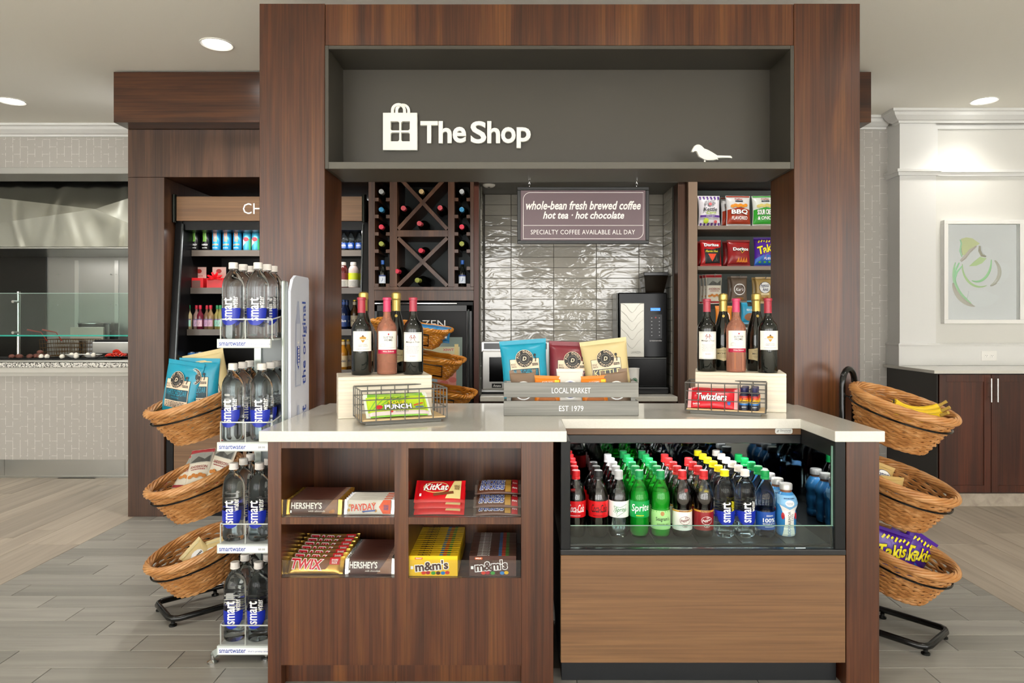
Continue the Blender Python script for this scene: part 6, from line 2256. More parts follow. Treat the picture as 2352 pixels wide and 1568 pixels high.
b_alm = pouch('chocolate_bar', 0.205, 0.057, 0.014, BRN, 'u', 0.014, 2, bar_art('almond', 0.205, 0.057), GFOIL, 8, 12, 0.5)
b_milk = pouch('chocolate_bar', 0.185, 0.06, 0.014, BRN, 'u', 0.014, 3, bar_art('milk', 0.185, 0.06), FOIL, 8, 12, 0.5)
b_pay = pouch('peanut_bar', 0.185, 0.056, 0.022, mat('#e2ddd2', 0.3), 'u', 0.012, 4, bar_art('payday', 0.185, 0.056), mat('#d9d9dc', 0.25, 0.5), 8, 12, 0.6)
b_twix = pouch('caramel_bar', 0.215, 0.062, 0.022, mat('#c79b4e', 0.22, 0.6, key='gold_wrapper'), 'u', 0.013, 5, bar_art('twix', 0.215, 0.062), GFOIL, 8, 12, 0.8)
b_kit = pouch('wafer_bar', 0.185, 0.10, 0.018, mat('#d2161f', 0.28), 'u', 0.010, 6, bar_art('kitkat', 0.185, 0.10), None, 8, 12, 0.4)
b_snk = pouch('nougat_bar', 0.175, 0.05, 0.022, mat('#5a3526', 0.3), 'u', 0.010, 7, bar_art('snick', 0.175, 0.05), mat('#7a6a62', 0.25, 0.4), 8, 12, 0.5)
def nm(i): return ORD[i]
for i in range(12):
    b_alm.put((cub(721, 2.5), YC0 + 0.016 + 0.0165 * i, ZS1), R(0.4 * ((i * 7) % 5 - 2)), 'brown chocolate bar with gold ends, %s from the front in the upper left cubby' % nm(i), 'chocolate bar', 'chocolate bars in the upper left cubby', rx=R(-12))
for i in range(5):
    b_pay.put((cub(848, 2.5) - 0.001, YC0 + 0.02 + 0.026 * i, ZS1), 0, 'white and orange peanut bar, %s from the front in the upper left cubby' % nm(i), 'candy bar', 'peanut bars in the upper left cubby', rx=R(-14))
for i in range(3):
    b_kit.put((cub(1008, 2.5), YC0 + 0.018 + 0.0, ZS1 + 0.001 + 0.0225 * i), 0, 'red wafer bar, %s of three lying in the upper right cubby' % ('bottom', 'middle', 'top')[i], 'candy bar', 'wafer bars in the upper right cubby', rx=R(-52))
k = 0
for lay, (yy, zz, tilt) in enumerate(((0.03, 0.0, -58), (0.03, 0.0295, -58), (0.105, 0.0, -60), (0.105, 0.0295, -60), (0.105, 0.059, -60), (0.18, 0.0, -60), (0.18, 0.0295, -60), (0.18, 0.059, -60))):
    b_snk.put((cub(1142, 2.5), YC0 + yy - 0.024, ZS1 + zz + 0.001), 0, 'brown nougat bar, %s layer of the %s pile in the upper right cubby' % (('bottom', 'second', 'third')[int(zz / 0.029)], ('front', 'middle', 'rear')[0 if lay < 2 else 1 if lay < 5 else 2]), 'candy bar', 'nougat bars in the upper right cubby', rx=R(tilt))
for i in range(7):
    b_twix.put((cub(719, 2.5) + 0.001 * i, YC0 + 0.024 + 0.036 * i, ZS2 + 0.001 + 0.003 * i), 0, 'gold and red caramel bar, %s from the front in the lower left cubby' % nm(i), 'candy bar', 'caramel bars in the lower left cubby', rx=R(-32))
for i in range(14):
    b_milk.put((cub(850, 2.5), YC0 + 0.016 + 0.0165 * i, ZS2), R(0.5 * ((i * 5) % 4 - 1.5)), 'brown chocolate bar with silver ends, %s from the front in the lower left cubby' % nm(i), 'chocolate bar', 'chocolate bars in the lower left cubby', rx=R(-12))
def mm_box(bg, dark, w, h, d, tag1):
    t = thing('candy_box')
    m_ = mat(bg, 0.35)
    MB().box(-w / 2, w / 2, 0, d, 0, h, b=0.0008).obj('carton', m_, t)
    a = Art(plane_surf((0, -0.0001, 0), (1, 0, 0), (0, 0, 1)), base=0.0003, step=0.0001)
    BR = mat('#4a2a1d', 0.4)
    a.text("m&m's", -0.006, h * 0.52, w * 0.68, h * 0.46, BR, 0.05, rot=5, outline=WT, ow=0.06)
    a.rect(-w * 0.38, h * 0.83, -w * 0.22, h * 0.93, mat('#d2601f', 0.4), 0.002).text(tag1, -w * 0.30, h * 0.88, w * 0.12, h * 0.06, WT, 0.02)
    for x, c in ((-0.20, '#d8402a'), (-0.11, '#b52a3a'), (0.0, '#3f9f3f'), (0.10, '#4a2a1d'), (0.2, '#2a80c8'), (0.29, '#e0b420' if dark else '#d8402a')):
        a.disc(w * x, h * (0.16 + 0.06 * abs(math.sin(x * 31))), w * 0.047, h * 0.085, mat(c, 0.25), 14)
    a.rect(-w * 0.465, h * 0.35, -w * 0.41, h * 0.5, WT)
    a.build('print', t)
    top = Art(plane_surf((0, d / 2, h + 0.0001), (1, 0, 0), (0, 1, 0)), base=0.0003, step=0.0001)
    top.text("m&m's", -w * 0.2, 0, w * 0.26, d * 0.7, BR if not dark else WT, 0.05)
    for x, c in ((0.16, '#2a80c8'), (0.30, '#3f9f3f'), (0.23, '#d8402a')):
        top.rect(w * x - 0.007, -d * 0.32, w * x + 0.007, d * 0.32, mat(c, 0.3), 0.002)
    top.build('top_print', t)
    return Proto(t)
mmy = mm_box('#f0c419', False, 0.178, 0.074, 0.0225, 'PEANUT')
mmb = mm_box('#4b2c22', True, 0.172, 0.074, 0.0165, 'MILK')
for i in range(15):
    mmy.put((cub(996, 2.495), YC0 + 0.004 + 0.0235 * i, ZS2), R(0.3 * ((i * 7) % 5 - 2)), 'yellow candy box, %s from the front in the lower right cubby' % nm(i), 'candy box', 'yellow candy boxes')
for i in range(16):
    mmb.put((cub(1132, 2.495), YC0 + 0.004 + 0.0172 * i, ZS2), R(0.3 * ((i * 7) % 5 - 2)), 'brown candy box, %s from the front in the lower right cubby' % nm(i), 'candy box', 'brown candy boxes')
# ================================================================ wicker baskets and their stands
def make_wicker(key, a, b_, c):
    m, nt, b = newmat(key)
    n = noise_tex(nt, coords(nt, (18, 18, 30)), 1.0, 2)
    col = ramp(nt, n, [(0.3, a), (0.5, b_), (0.72, c)])
    nt.links.new(col, b.inputs['Base Color'])
    b.inputs['Roughness'].default_value = 0.42
    return m
WICK = make_wicker('willow_wicker', '#a06a38', '#b57e47', '#c99763')
WICKO = make_wicker('amber_wicker', '#b06c1a', '#c27d22', '#d2902f')
TUBE = mat('#0e0f0f', 0.18)


def oval(a, b_, th): return (b_ * math.cos(th), a * math.sin(th))


def wicker_basket():
    """oval willow basket, rim centre at the origin, long axis along local Y"""
    t = thing('wicker_basket')
    A, B, A2, B2, HB = 0.205, 0.160, 0.135, 0.105, 0.165
    NS = 26
    def ring_pt(th, k, off=0.0):          # k 0 bottom .. 1 rim
        kk = k ** 0.85
        a, b_ = A2 + (A - A2) * kk, B2 + (B - B2) * kk
        x, y = oval(a, b_, th)
        L = math.hypot(x / b_, y / a)
        return Vector((x * (1 + off / b_), y * (1 + off / a), -HB + HB * k))
    mb = MB()
    seg = NS * 4
    NR = 17
    for r_ in range(NR):
        k = (r_ + 0.5) / NR
        pts = []
        for i in range(seg):
            th = 2 * PI * i / seg
            pts.append(ring_pt(th, k, 0.0058 * math.cos(NS / 2 * th + PI * r_)) + Vector((0, 0, 0.002 * math.sin(NS / 2 * th * 2 + r_))))
        mb.tube(pts, 0.0052, 5, True)
    mb.obj('weave', WICK, t, 60)
    mb = MB()
    for i in range(NS):
        th = 2 * PI * (i + 0.5) / NS
        mb.tube([ring_pt(th, k) for k in (0.0, 0.35, 0.7, 1.0)], 0.0036, 5)
    mb.obj('stakes', WICK, t, 60)
    mb = MB()
    n = 120
    for s_ in range(7):                    # rolled border of seven twisted rods
        pts = []
        for i in range(n):
            th = 2 * PI * i / n
            ph = th * 4 + 2 * PI * s_ / 7
            p = ring_pt(th, 1.0, 0.0125 * math.cos(ph))
            p.z += 0.0125 * math.sin(ph) + 0.004
            pts.append(p)
        mb.tube(pts, 0.0062, 6, True)
    mb.obj('rolled_rim', WICK, t, 60)
    mb = MB()
    for s_ in range(2):
        mb.tube([ring_pt(2 * PI * i / 60, 0.0, 0.005 * math.cos(2 * PI * i / 60 * 12 + PI * s_)) + Vector((0, 0, 0.003 * math.sin(2 * PI * i / 60 * 12 + PI * s_))) for i in range(60)], 0.006, 5, True)
    for i in range(9):
        x = -B2 + 2 * B2 * (i + 0.5) / 9
        yy = A2 * math.sqrt(max(0, 1 - (x / B2) ** 2))
        mb.tube([(x, -yy, -HB + 0.002), (x, yy, -HB + 0.002)], 0.0075, 5)
    for i in range(11):
        y = -A2 + 2 * A2 * (i + 0.5) / 11
        xx = B2 * math.sqrt(max(0, 1 - (y / A2) ** 2))
        mb.tube([(-xx, y, -HB + 0.006), (xx, y, -HB + 0.006)], 0.0075, 5)
    mb.obj('woven_base', WICK, t, 60)
    return Proto(t)


wb_ = wicker_basket()
TILT = 17.0


def basket_stand(px, py, rz, label, side, zs_=(0.985, 0.665, 0.36), label_b=()):
    t = thing('basket_stand', (px, py, 0), R(rz), label, 'stand', 'tiered basket stands')
    hw = 0.062
    top = 1.12
    loop = [(-hw, 0, 0.03)] + [(-hw, 0, top - hw)] + [(-hw * math.cos(R(a)), 0, top - hw + hw * math.sin(R(a))) for a in range(20, 180, 20)] + [(hw, 0, top - hw), (hw, 0, 0.03)]
    MB().tube(loop, 0.0135, 10).obj('upright_loop', TUBE, t, 40)
    bw, L = 0.125, 0.36
    base = [(-hw, 0.02, 0.034), (-bw, -0.06, 0.034), (-bw, -L + 0.03, 0.034), (-bw + 0.012, -L + 0.01, 0.034), (-bw + 0.035, -L, 0.034), (bw - 0.035, -L, 0.034), (bw - 0.012, -L + 0.01, 0.034), (bw, -L + 0.03, 0.034), (bw, -0.06, 0.034), (hw, 0.02, 0.034)]
    MB().tube(base, 0.0135, 10).obj('base_tube', TUBE, t, 40)
    for x, y in ((-bw + 0.02, -L + 0.012), (bw - 0.02, -L + 0.012), (-bw + 0.01, -0.1), (bw - 0.01, -0.1)):
        MB().lathe([(0, 0), (0.017, 0), (0.017, 0.006), (0.009, 0.011), (0.009, 0.022), (0, 0.022)], 12, (x, y, 0)).obj('foot', TUBE, t, 40)
    A, B = 0.205, 0.160
    c, s_ = math.cos(R(TILT)), math.sin(R(TILT))
    yb = -0.225
    for z in zs_:
        for dz, ka in ((-0.045, 0.998),):
            pts = []
            for i in range(40):
                th = 2 * PI * i / 40
                x, y = oval(A * ka, B * ka, th)
                pts.append((x, yb + y * c - dz * s_, z + y * s_ + dz * c))
            MB().tube(pts, 0.0042, 6, True).obj('support_ring', TUBE, t, 40)
            for sx in (-1, 1):
                MB().tube([(sx * hw, 0, z + 0.03), (sx * hw, -0.016, z + 0.02), (sx * 0.05, yb + 0.998 * A * c * 0.95, z + 0.998 * A * s_ * 0.95 + dz)], 0.004, 6).obj('bracket', TUBE, t, 40)
    M = Matrix.Translation((px, py, 0)) @ Matrix.Rotation(R(rz), 4, 'Z')
    frames = []
    for i, z in enumerate(zs_):
        loc = M @ Vector((0, yb, z))
        o = wb_.put(loc, R(rz), label_b[i], 'basket', 'wicker baskets on the tiered stands', rx=R(TILT))
        frames.append(Matrix.Translation(loc) @ Matrix.Rotation(R(rz), 4, 'Z') @ Matrix.Rotation(R(TILT), 4, 'X'))
    return frames


FR = basket_stand(1.478, 3.058, 41.0, 'black tubular stand with three wicker baskets, right of the counter', 'right', (0.985, 0.663, 0.362),
                  ('wicker basket of bananas, highest on the right-hand stand', 'wicker basket of cookie packets, middle of the right-hand stand', 'wicker basket of purple chip bags, lowest on the right-hand stand'))
FL = basket_stand(-1.335, 3.29, -48.0, 'black tubular stand with three wicker baskets, left of the water rack', 'left', (0.975, 0.622, 0.29),
                  ('wicker basket of popcorn bags, highest on the left-hand stand', 'wicker basket of pretzel packets, middle of the left-hand stand', 'wicker basket of cream packets, lowest on the left-hand stand'))

def in_basket(pr, Fm, x, y, z, ax, ay, az, label, cat, group=None):
    """local placement in a basket: base point and tilt given in the basket's own frame"""
    M = Fm @ Matrix.Translation((x, y, z)) @ Matrix.Rotation(R(az), 4, 'Z') @ Matrix.Rotation(R(ax), 4, 'X') @ Matrix.Rotation(R(ay), 4, 'Y')
    e = M.to_euler('XYZ')
    o = pr.put(M.translation, 0, label, cat, group)
    o.rotation_euler = e
    return o

# ---- bananas
def banana():
    t = thing('banana')
    pts, rad = [], []
    n = 12
    for i in range(n + 1):
        a = R(-55 + 110 * i / n)
        pts.append((0.12 * math.sin(a), 0, 0.12 * (1 - math.cos(a))))
        k = i / n
        rad.append(0.006 + 0.0135 * math.sin(PI * min(max((k - 0.02) / 0.96, 0), 1)) ** 0.55)
    MB().tube(pts[1:-1], rad[1:-1], 8).obj('peel', mat('#e3bd1e', 0.4), t, 50)
    e = Vector(pts[-2])
    d = (Vector(pts[-1]) - Vector(pts[-3])).normalized()
    MB().tube([e - d * 0.004, e + d * 0.018, e + d * 0.036], [0.0085, 0.006, 0.0072], 7).obj('stem', mat('#a98a3c', 0.6), t, 50)
    s0 = Vector(pts[1])
    d = (Vector(pts[0]) - Vector(pts[2])).normalized()
    MB().tube([s0 - d * 0.004, s0 + d * 0.006], [0.0075, 0.004], 7).obj('tip', mat('#4a3a20', 0.7), t, 50)
    return Proto(t)
ban = banana()
for i, (x, y, z, ax, ay, az) in enumerate(((0.0, -0.06, -0.02, 24, -8, -62), (-0.035, -0.075, -0.022, 34, -8, -76), (0.035, -0.04, -0.018, 14, -8, -50), (-0.055, -0.03, -0.05, 36, 0, -68), (0.0, 0.0, -0.07, 20, 0, -52))):
    in_basket(ban, FR[0], x, y, z, ax, ay, az, 'yellow banana, %s of the bunch in the highest right-hand basket' % ('nearest the rim', 'second nearest the rim', 'innermost', 'leftmost', 'lowest')[i], 'banana', 'bananas in the basket')

# ---- cookie packets
def amos_art(h):
    def fn(a):
        a.disc(0, h * 0.60, 0.042, h * 0.22, mat('#20283c', 0.5), 22).disc(0, h * 0.60, 0.039, h * 0.205, WT, 22)
        a.text('Famous', -0.002, h * 0.68, 0.058, h * 0.15, mat('#1d2c55', 0.4), 0.03, 0.15, rot=4)
        a.text('Amos', 0.002, h * 0.53, 0.042, h * 0.14, mat('#1d2c55', 0.4), 0.03, 0.15, rot=4)
        a.rect(-0.03, h * 0.33, 0.03, h * 0.38, mat('#e6d6a8', 0.4))
        for x, y in ((-0.02, 0.2), (0.012, 0.22), (0.03, 0.14), (-0.005, 0.13)):
            a.disc(x, h * y, 0.013, 0.011, mat('#b07a3c', 0.6), 12).disc(x + 0.003, h * y, 0.003, 0.003, mat('#4a2a18', 0.6), 8)
    return fn
amos = pouch('cookie_packet', 0.115, 0.135, 0.038, mat('#c9a868', 0.3), seed=12, artfn=amos_art(0.135))
in_basket(amos, FR[1], -0.055, 0.0, -0.125, -14, 0, -30, 'gold cookie packet at the front of the middle right-hand basket', 'cookie packet', 'cookie packets in the basket')
in_basket(amos, FR[1], -0.035, 0.075, -0.10, -16, 12, -34, 'gold cookie packet at the back of the middle right-hand basket', 'cookie packet', 'cookie packets in the basket')
in_basket(amos, FR[1], 0.035, 0.03, -0.135, -50, -20, -10, 'gold cookie packet lying flat in the middle right-hand basket', 'cookie packet', 'cookie packets in the basket')

# ---- purple chip bags
def takis_art(w, h):
    def fn(a):
        Y = mat('#e6d81f', 0.35)
        a.poly([(-w * 0.49, h * 0.05), (w * 0.49, h * 0.05), (w * 0.49, h * 0.30), (-w * 0.1, h * 0.42), (-w * 0.49, h * 0.25)], mat('#1f5fb5', 0.3))
        a.text('Takis', 0.0, h * 0.60, w * 0.80, h * 0.27, Y, 0.05, 0.15, rot=14, outline=mat('#1c1538', 0.4), ow=0.03)
        for i in range(7):
            x = -w * 0.35 + i * w * 0.11
            a.line([(x, h * (0.80 + 0.02 * (i % 3))), (x + w * 0.06, h * (0.88 + 0.015 * (i % 2)))], w * 0.05, Y)
        a.text('FUEGO', w * 0.1, h * 0.26, w * 0.5, h * 0.08, WT, 0.02, 0.2)
        for i in range(4):
            a.disc(-w * 0.3 + i * w * 0.2, h * 0.14, w * 0.06, h * 0.035, mat('#4f9a3a', 0.4), 10)
    return fn
tak = pouch('chip_bag', 0.165, 0.205, 0.06, mat('#4a1f8e', 0.22), seed=14, wrinkle=1.6, artfn=takis_art(0.165, 0.205))
in_basket(tak, FR[2], -0.055, 0.035, -0.13, -10, 6, -44, 'purple chip bag on the left of the lowest right-hand basket', 'chip bag', 'purple chip bags in the basket')
in_basket(tak, FR[2], 0.0, -0.01, -0.14, -24, 16, -36, 'purple chip bag in the middle of the lowest right-hand basket', 'chip bag', 'purple chip bags in the basket')
in_basket(tak, FR[2], 0.045, -0.01, -0.13, -12, 24, -34, 'purple chip bag on the right of the lowest right-hand basket', 'chip bag', 'purple chip bags in the basket')

# ---- popcorn bags, pretzel packets and cream packets on the left stand
in_basket(pc_teal, FL[0], -0.05, -0.095, -0.10, -18, 16, 34, 'teal popcorn bag at the front of the highest left-hand basket', 'popcorn bag', 'popcorn bags in the basket')
in_basket(pc_teal, FL[0], 0.0, -0.02, -0.11, -14, 12, 42, 'teal popcorn bag in the middle of the highest left-hand basket', 'popcorn bag', 'popcorn bags in the basket')
in_basket(pc_cream, FL[0], 0.02, 0.06, -0.10, -10, 0, 44, 'cream popcorn bag at the back of the highest left-hand basket', 'popcorn bag', 'popcorn bags in the basket')
def anders_art(w, h):
    def fn(a):
        a.rect(-w * 0.49, h * 0.89, w * 0.49, h * 0.99, mat('#a3262c', 0.4)).rect(-w * 0.49, h * 0.02, w * 0.49, h * 0.08, mat('#a3262c', 0.4))
        a.rect(-w * 0.45, h * 0.62, w * 0.45, h * 0.88, mat('#8f9088', 0.5)).poly([(-w * 0.4, h * 0.63), (-w * 0.1, h * 0.78), (w * 0.2, h * 0.70), (w * 0.42, h * 0.80), (w * 0.42, h * 0.63)], mat('#4a4a45', 0.5))
        a.text('ANDERSON', 0, h * 0.50, w * 0.74, h * 0.07, mat('#8c2326', 0.4), 0.02).scribble(-w * 0.3, w * 0.3, h * 0.42, h * 0.02, mat('#8c2326', 0.4))
        for i in range(5):
            a.disc(-w * 0.3 + i * w * 0.15, h * (0.26 + 0.03 * (i % 2)), w * 0.1, h * 0.045, mat('#c07a35', 0.5), 10)
    return fn
prz = pouch('pretzel_packet', 0.115, 0.205, 0.035, mat('#d9d2c0', 0.3), seed=16, wrinkle=1.4, artfn=anders_art(0.115, 0.205))
for i, (x, y, z, ax, ay, az, wh) in enumerate(((-0.08, -0.05, -0.06, -62, 30, 70, 'at the outer rim'), (-0.02, -0.01, -0.065, -50, 10, 58, 'in the middle'), (0.03, 0.06, -0.07, -30, 22, 40, 'leaning at the back'), (-0.05, 0.04, -0.09, -70, -20, 100, 'lying underneath'))):
    in_basket(prz, FL[1], x, y, z, ax, ay, az, 'red and white pretzel packet %s of the middle left-hand basket' % wh, 'pretzel packet', 'pretzel packets in the basket')
crm = pouch('cream_packet', 0.125, 0.105, 0.03, mat('#d9c288', 0.3), seed=18, artfn=lambda a: a.disc(0, 0.045, 0.035, 0.022, WT, 14).scribble(-0.03, 0.03, 0.04, 0.008, mat('#4a4a4a', 0.5)).rect(-0.05, 0.085, 0.05, 0.095, mat('#e6d9a8', 0.4)))
for i, (x, y, z, ax, ay, az, wh) in enumerate(((-0.03, -0.02, -0.10, -48, 12, 50, 'in the middle'), (0.02, 0.05, -0.10, -35, -6, 46, 'at the back'), (-0.01, 0.02, -0.09, -30, -35, 60, 'leaning across'))):
    in_basket(crm, FL[2], x, y, z, ax, ay, az, 'cream snack packet %s of the lowest left-hand basket' % wh, 'snack packet', 'cream packets in the basket')

# ================================================================ amber wicker tiers in front of the freezer
DA2 = 4.22
ts = thing('tiered_rack', (xX(985, DA2), DA2 + 0.12, 0), 0, 'black wire rack of amber wicker tiers in front of the freezer', 'stand')
sx_ = xX(880, DA2) - xX(985, DA2)
for dx in (0.0, 0.2):
    MB().tube([(sx_ + dx, 0.02, 0.0), (sx_ + dx, 0.02, 1.30)], 0.008, 8).obj('upright', TUBE, ts, 40)
MB().tube([(sx_, 0.02, 1.30), (sx_ + 0.2, 0.02, 1.30)], 0.008, 8).obj('crossbar', TUBE, ts, 40)
for dx in (0.0, 0.2):
    MB().tube([(sx_ + dx, 0.1, 0.012), (sx_ + dx, -0.3, 0.012)], 0.01, 8).obj('foot', TUBE, ts, 40)
TIERS = [(xX(947, DA2), zZ(747, DA2)), (xX(977, DA2), zZ(816, DA2)), (xX(1003, DA2), zZ(892, DA2))]
for bx, bz in TIERS:
    MB().tube([(sx_, 0.02, bz - 0.09), (bx - xX(985, DA2) - 0.16, -0.12, bz - 0.085), (bx - xX(985, DA2) + 0.16, -0.12, bz - 0.125)], 0.005, 6).obj('bracket', TUBE, ts, 40)


def tier_basket():
    t = thing('tier_basket')
    W1, D1_, W2, D2, HB = 0.235, 0.13, 0.165, 0.09, 0.115
    def loop_pts(k, off, ph, n=64):
        w_, d_ = W2 + (W1 - W2) * k + off, D2 + (D1_ - D2) * k + off
        pts = []
        per = 4 * (w_ + d_)
        for i in range(n):
            a = 2 * PI * i / n
            c, s2 = math.cos(a), math.sin(a)
            e = 0.35
            x = w_ * math.copysign(abs(c) ** e, c)
            y = d_ * math.copysign(abs(s2) ** e, s2)
            pts.append((x, y, -HB + HB * k))
        return pts
    mb = MB()
    NR = 10
    for r_ in range(NR):
        k = (r_ + 0.5) / NR
        base = loop_pts(k, 0.0, 0)
        pts = []
        for i, p in enumerate(base):
            o_ = 0.004 * (1 if (i // 2 + r_) % 2 else -1)
            pts.append((p[0] * (1 + o_ / 0.2), p[1] * (1 + o_ / 0.11), p[2]))
        mb.tube(pts, 0.0058, 5, True)
    mb.obj('weave', WICKO, t, 60)
    mb = MB()
    for s_ in range(3):
        base = loop_pts(1.0, 0.0, 0, 96)
        pts = []
        for i, p in enumerate(base):
            ph = i / 96 * 2 * PI * 14 + 2 * PI * s_ / 3
            pts.append((p[0] * (1 + 0.008 * math.cos(ph) / 0.22), p[1] * (1 + 0.008 * math.cos(ph) / 0.12), p[2] + 0.008 * math.sin(ph)))
        mb.tube(pts, 0.0075, 5, True)
    mb.obj('rolled_rim', WICKO, t, 60)
    MB().box(-W2, W2, -D2, D2, -HB - 0.004, -HB + 0.004).obj('woven_base', WICKO, t)
    f = MB()
    f.tube([(0.02, -D1_ + 0.004, -0.03), (0.14, -D1_ + 0.004, -0.03), (0.14, -D2 - 0.010, -0.098), (0.02, -D2 - 0.010, -0.098)], 0.0045, 6, True)
    f.obj('label_frame', TUBE, t, 40)
    return Proto(t)


tb = tier_basket()
for i, (bx, bz) in enumerate(TIERS):
    tb.put((bx, DA2, bz), R(-6), 'amber rectangular wicker basket, %s tier in front of the freezer' % ('top', 'middle', 'bottom')[i], 'basket', 'amber wicker tiers', rx=R(4), ry=R(8.5))
bluep = pouch('snack_packet', 0.13, 0.10, 0.04, mat('#2a7fb8', 0.3), seed=21, artfn=lambda a: a.rect(-0.05, 0.03, 0.05, 0.075, WT).text('ICE', 0, 0.052, 0.06, 0.025, mat('#1d3f97', 0.4), 0.03))
for i, px in enumerate((975, 1008)):
    bluep.put((xX(px, DA2), DA2 + 0.02, zZ(754 + i * 4, DA2) - 0.075), R(-6), 'blue and white packet, %s in the top amber basket' % ('left', 'right')[i], 'snack packet', 'blue packets', ry=R(8))
# ================================================================ goods in the chiller
CHZ = [z + 0.0006 for z in shelf_z]
def can(name, body, artfn, r=0.031, h=0.152):
    t = thing(name)
    MB().lathe([(0, 0.003), (r * 0.7, 0.0), (r * 0.82, 0.001), (r, 0.012), (r, h - 0.014), (r * 0.84, h - 0.003), (r * 0.84, h), (r * 0.78, h - 0.003), (0, h - 0.003)], 20).obj('can_body', body, t, 40)
    MB().lathe([(r * 0.835, h - 0.0045), (r * 0.86, h - 0.002), (r * 0.86, h + 0.0006), (r * 0.8, h + 0.0006)], 20).obj('lid_rim', STEEL, t, 40)
    a = Art(cyl_surf(r), cell=(0.006, None), base=0.0005)
    artfn(a)
    a.build('print', t)
    return Proto(t)
def claw(c, txt, tc):
    def fn(a):
        for x in (-0.009, 0.0, 0.009):
            a.line([(x, 0.068), (x + 0.002, 0.09), (x - 0.001, 0.115), (x, 0.132)], 0.0045, mat(c, 0.35))
        a.text(txt, 0, 0.045, 0.046, 0.012, mat(tc, 0.35), 0.03).text('MONSTER', 0, 0.022, 0.036, 0.006, WT, 0.01)
    return fn
c_blk = can('drink_can', mat('#141515', 0.25, 0.3), claw('#7ac142', 'ENERGY', '#d0d0d0'))
c_jui = can('drink_can', mat('#2b8fc4', 0.25, 0.3), claw('#f08a24', 'JUICE', '#f0b024'))
c_red = can('drink_can', mat('#4fb4d8', 0.22, 0.4), lambda a: a.disc(0, 0.085, 0.02, 0.016, mat('#c8283a', 0.35), 14).poly([(-0.05, 0.01), (0.0, 0.06), (-0.05, 0.12)], mat('#d5dbe2', 0.3, 0.4)).rect(0.02, 0.01, 0.04, 0.09, mat('#3aa06a', 0.3)), 0.0285, 0.155)
yF = SHFRONT[0] + 0.045
for px, pr, lab in ((449, c_blk, 'black energy drink can at the left end of the chiller\'s top shelf'), (474, c_blk, 'black energy drink can second along the chiller\'s top shelf'),
                    (498, c_jui, 'blue and orange drink can third along the chiller\'s top shelf'), (522, c_jui, 'blue and orange drink can fourth along the chiller\'s top shelf'),
                    (546, c_jui, 'blue and orange drink can fifth along the chiller\'s top shelf'), (568, c_red, 'sky blue drink can sixth along the chiller\'s top shelf'), (588, c_red, 'sky blue drink can beside the tall left pillar\'s edge')):
    pr.put((xX(px, yF), yF, CHZ[0]), 0, lab, 'can', 'cans on the chiller\'s top shelf')
# bottled water on the right of the top shelf
wd = KINDS[9][0]
for i, px in enumerate((790, 806, 823)):
    o = wd.put((xX(px, yF) + 0.0 + (0.004 if i == 2 else 0), yF + 0.0 + 0.085 * (i % 2 == 0) * 0, CHZ[0]), 0, 'small blue-labelled water bottle, %s right of the left pillar in the chiller' % ORD[i], 'bottle', 'bottled water in the chiller')
    o.scale = (0.66, 0.66, 0.62)
# red boxes
def snack_box(px, label, bow):
    t = thing('snack_box', (xX(px, SHFRONT[1] + 0.05), SHFRONT[1] + 0.05, CHZ[1]), 0, label, 'box', 'red boxes on the chiller\'s second shelf')
    RD_ = mat('#cf1f26', 0.35)
    MB().box(-0.06, 0.06, -0.03, 0.06, 0, 0.075, b=0.001).obj('tray', RD_, t)
    cd = MB().box(-0.06, 0.04, 0.062, 0.066, 0.0, 0.16).obj('header_card', mat('#e6cdc2', 0.5), t)
    a = Art(plane_surf((-0.012, 0.0615, 0.125), (1, 0, 0), (0, 0, 1)))
    a.disc(0, 0.005, 0.02, 0.016, mat('#b5362c', 0.5), 16).text('SNACK', 0, -0.03, 0.06, 0.012, mat('#b5362c', 0.5), 0.02)
    a.build('print', cd)
    if bow:
        mb = MB()
        for an in (20, 70, 110, 160, 200, 340):
            c_, s_ = math.cos(R(an)), math.sin(R(an))
            mb.tube([(0.0, -0.032, 0.07), (0.025 * c_, -0.045, 0.075 + 0.02 * s_), (0.05 * c_, -0.035, 0.078 + 0.035 * s_), (0.03 * c_, -0.03, 0.07 + 0.015 * s_), (0.0, -0.032, 0.07)], 0.008, 5)
        mb.obj('bow', mat('#e01822', 0.3), t, 50)
    else:
        a = Art(plane_surf((0.01, -0.0305, 0.036), (1, 0, 0), (0, 0, 1)))
        a.rect(-0.03, -0.03, 0.03, 0.02, mat('#6a4a44', 0.5))
        a.build('barcode', t)
snack_box(452, 'red snack box with cream header card, left on the chiller\'s second shelf', False)
snack_box(498, 'red snack box with a ribbon bow on the chiller\'s second shelf', True)
# juices, second shelf right
def jar(name, capc, liq, labc, lab2, h=0.19, r=0.037):
    t = thing(name)
    pf = [(0, 0.003), (r * 0.85, 0), (r, 0.006), (r, h * 0.66), (r * 0.95, h * 0.74), (r * 0.72, h * 0.83), (r * 0.55, h * 0.87), (r * 0.55, h * 0.9), (0, h * 0.9)]
    MB().lathe(pf, 18).obj('bottle_body', mat(liq, 0.15), t, 50)
    MB().lathe([(r * 0.6, h * 0.88), (r * 0.62, h * 0.885), (r * 0.62, h * 0.99), (r * 0.56, h), (0, h)], 16).obj('cap', mat(capc, 0.35), t, 35)
    a = Art(cyl_surf(r), cell=(0.006, None), base=0.0005)
    a.rect(-r * 2.9, h * 0.06, r * 2.9, h * 0.33, mat('#dedbd2', 0.4)).rect(-r * 2.9, h * 0.33, r * 2.9, h * 0.58, mat(labc, 0.4))
    for i in range(4):
        a.scribble(-r * 0.7, r * 0.7, h * (0.09 + 0.055 * i), h * 0.02, mat(lab2, 0.4), seed=40 + i)
    a.build('label', t)
    return Proto(t)
yS = SHFRONT[1] + 0.045
j1 = jar('juice_bottle', '#dcd5cc', '#5b2322', '#7b3030', '#6a6a6a')
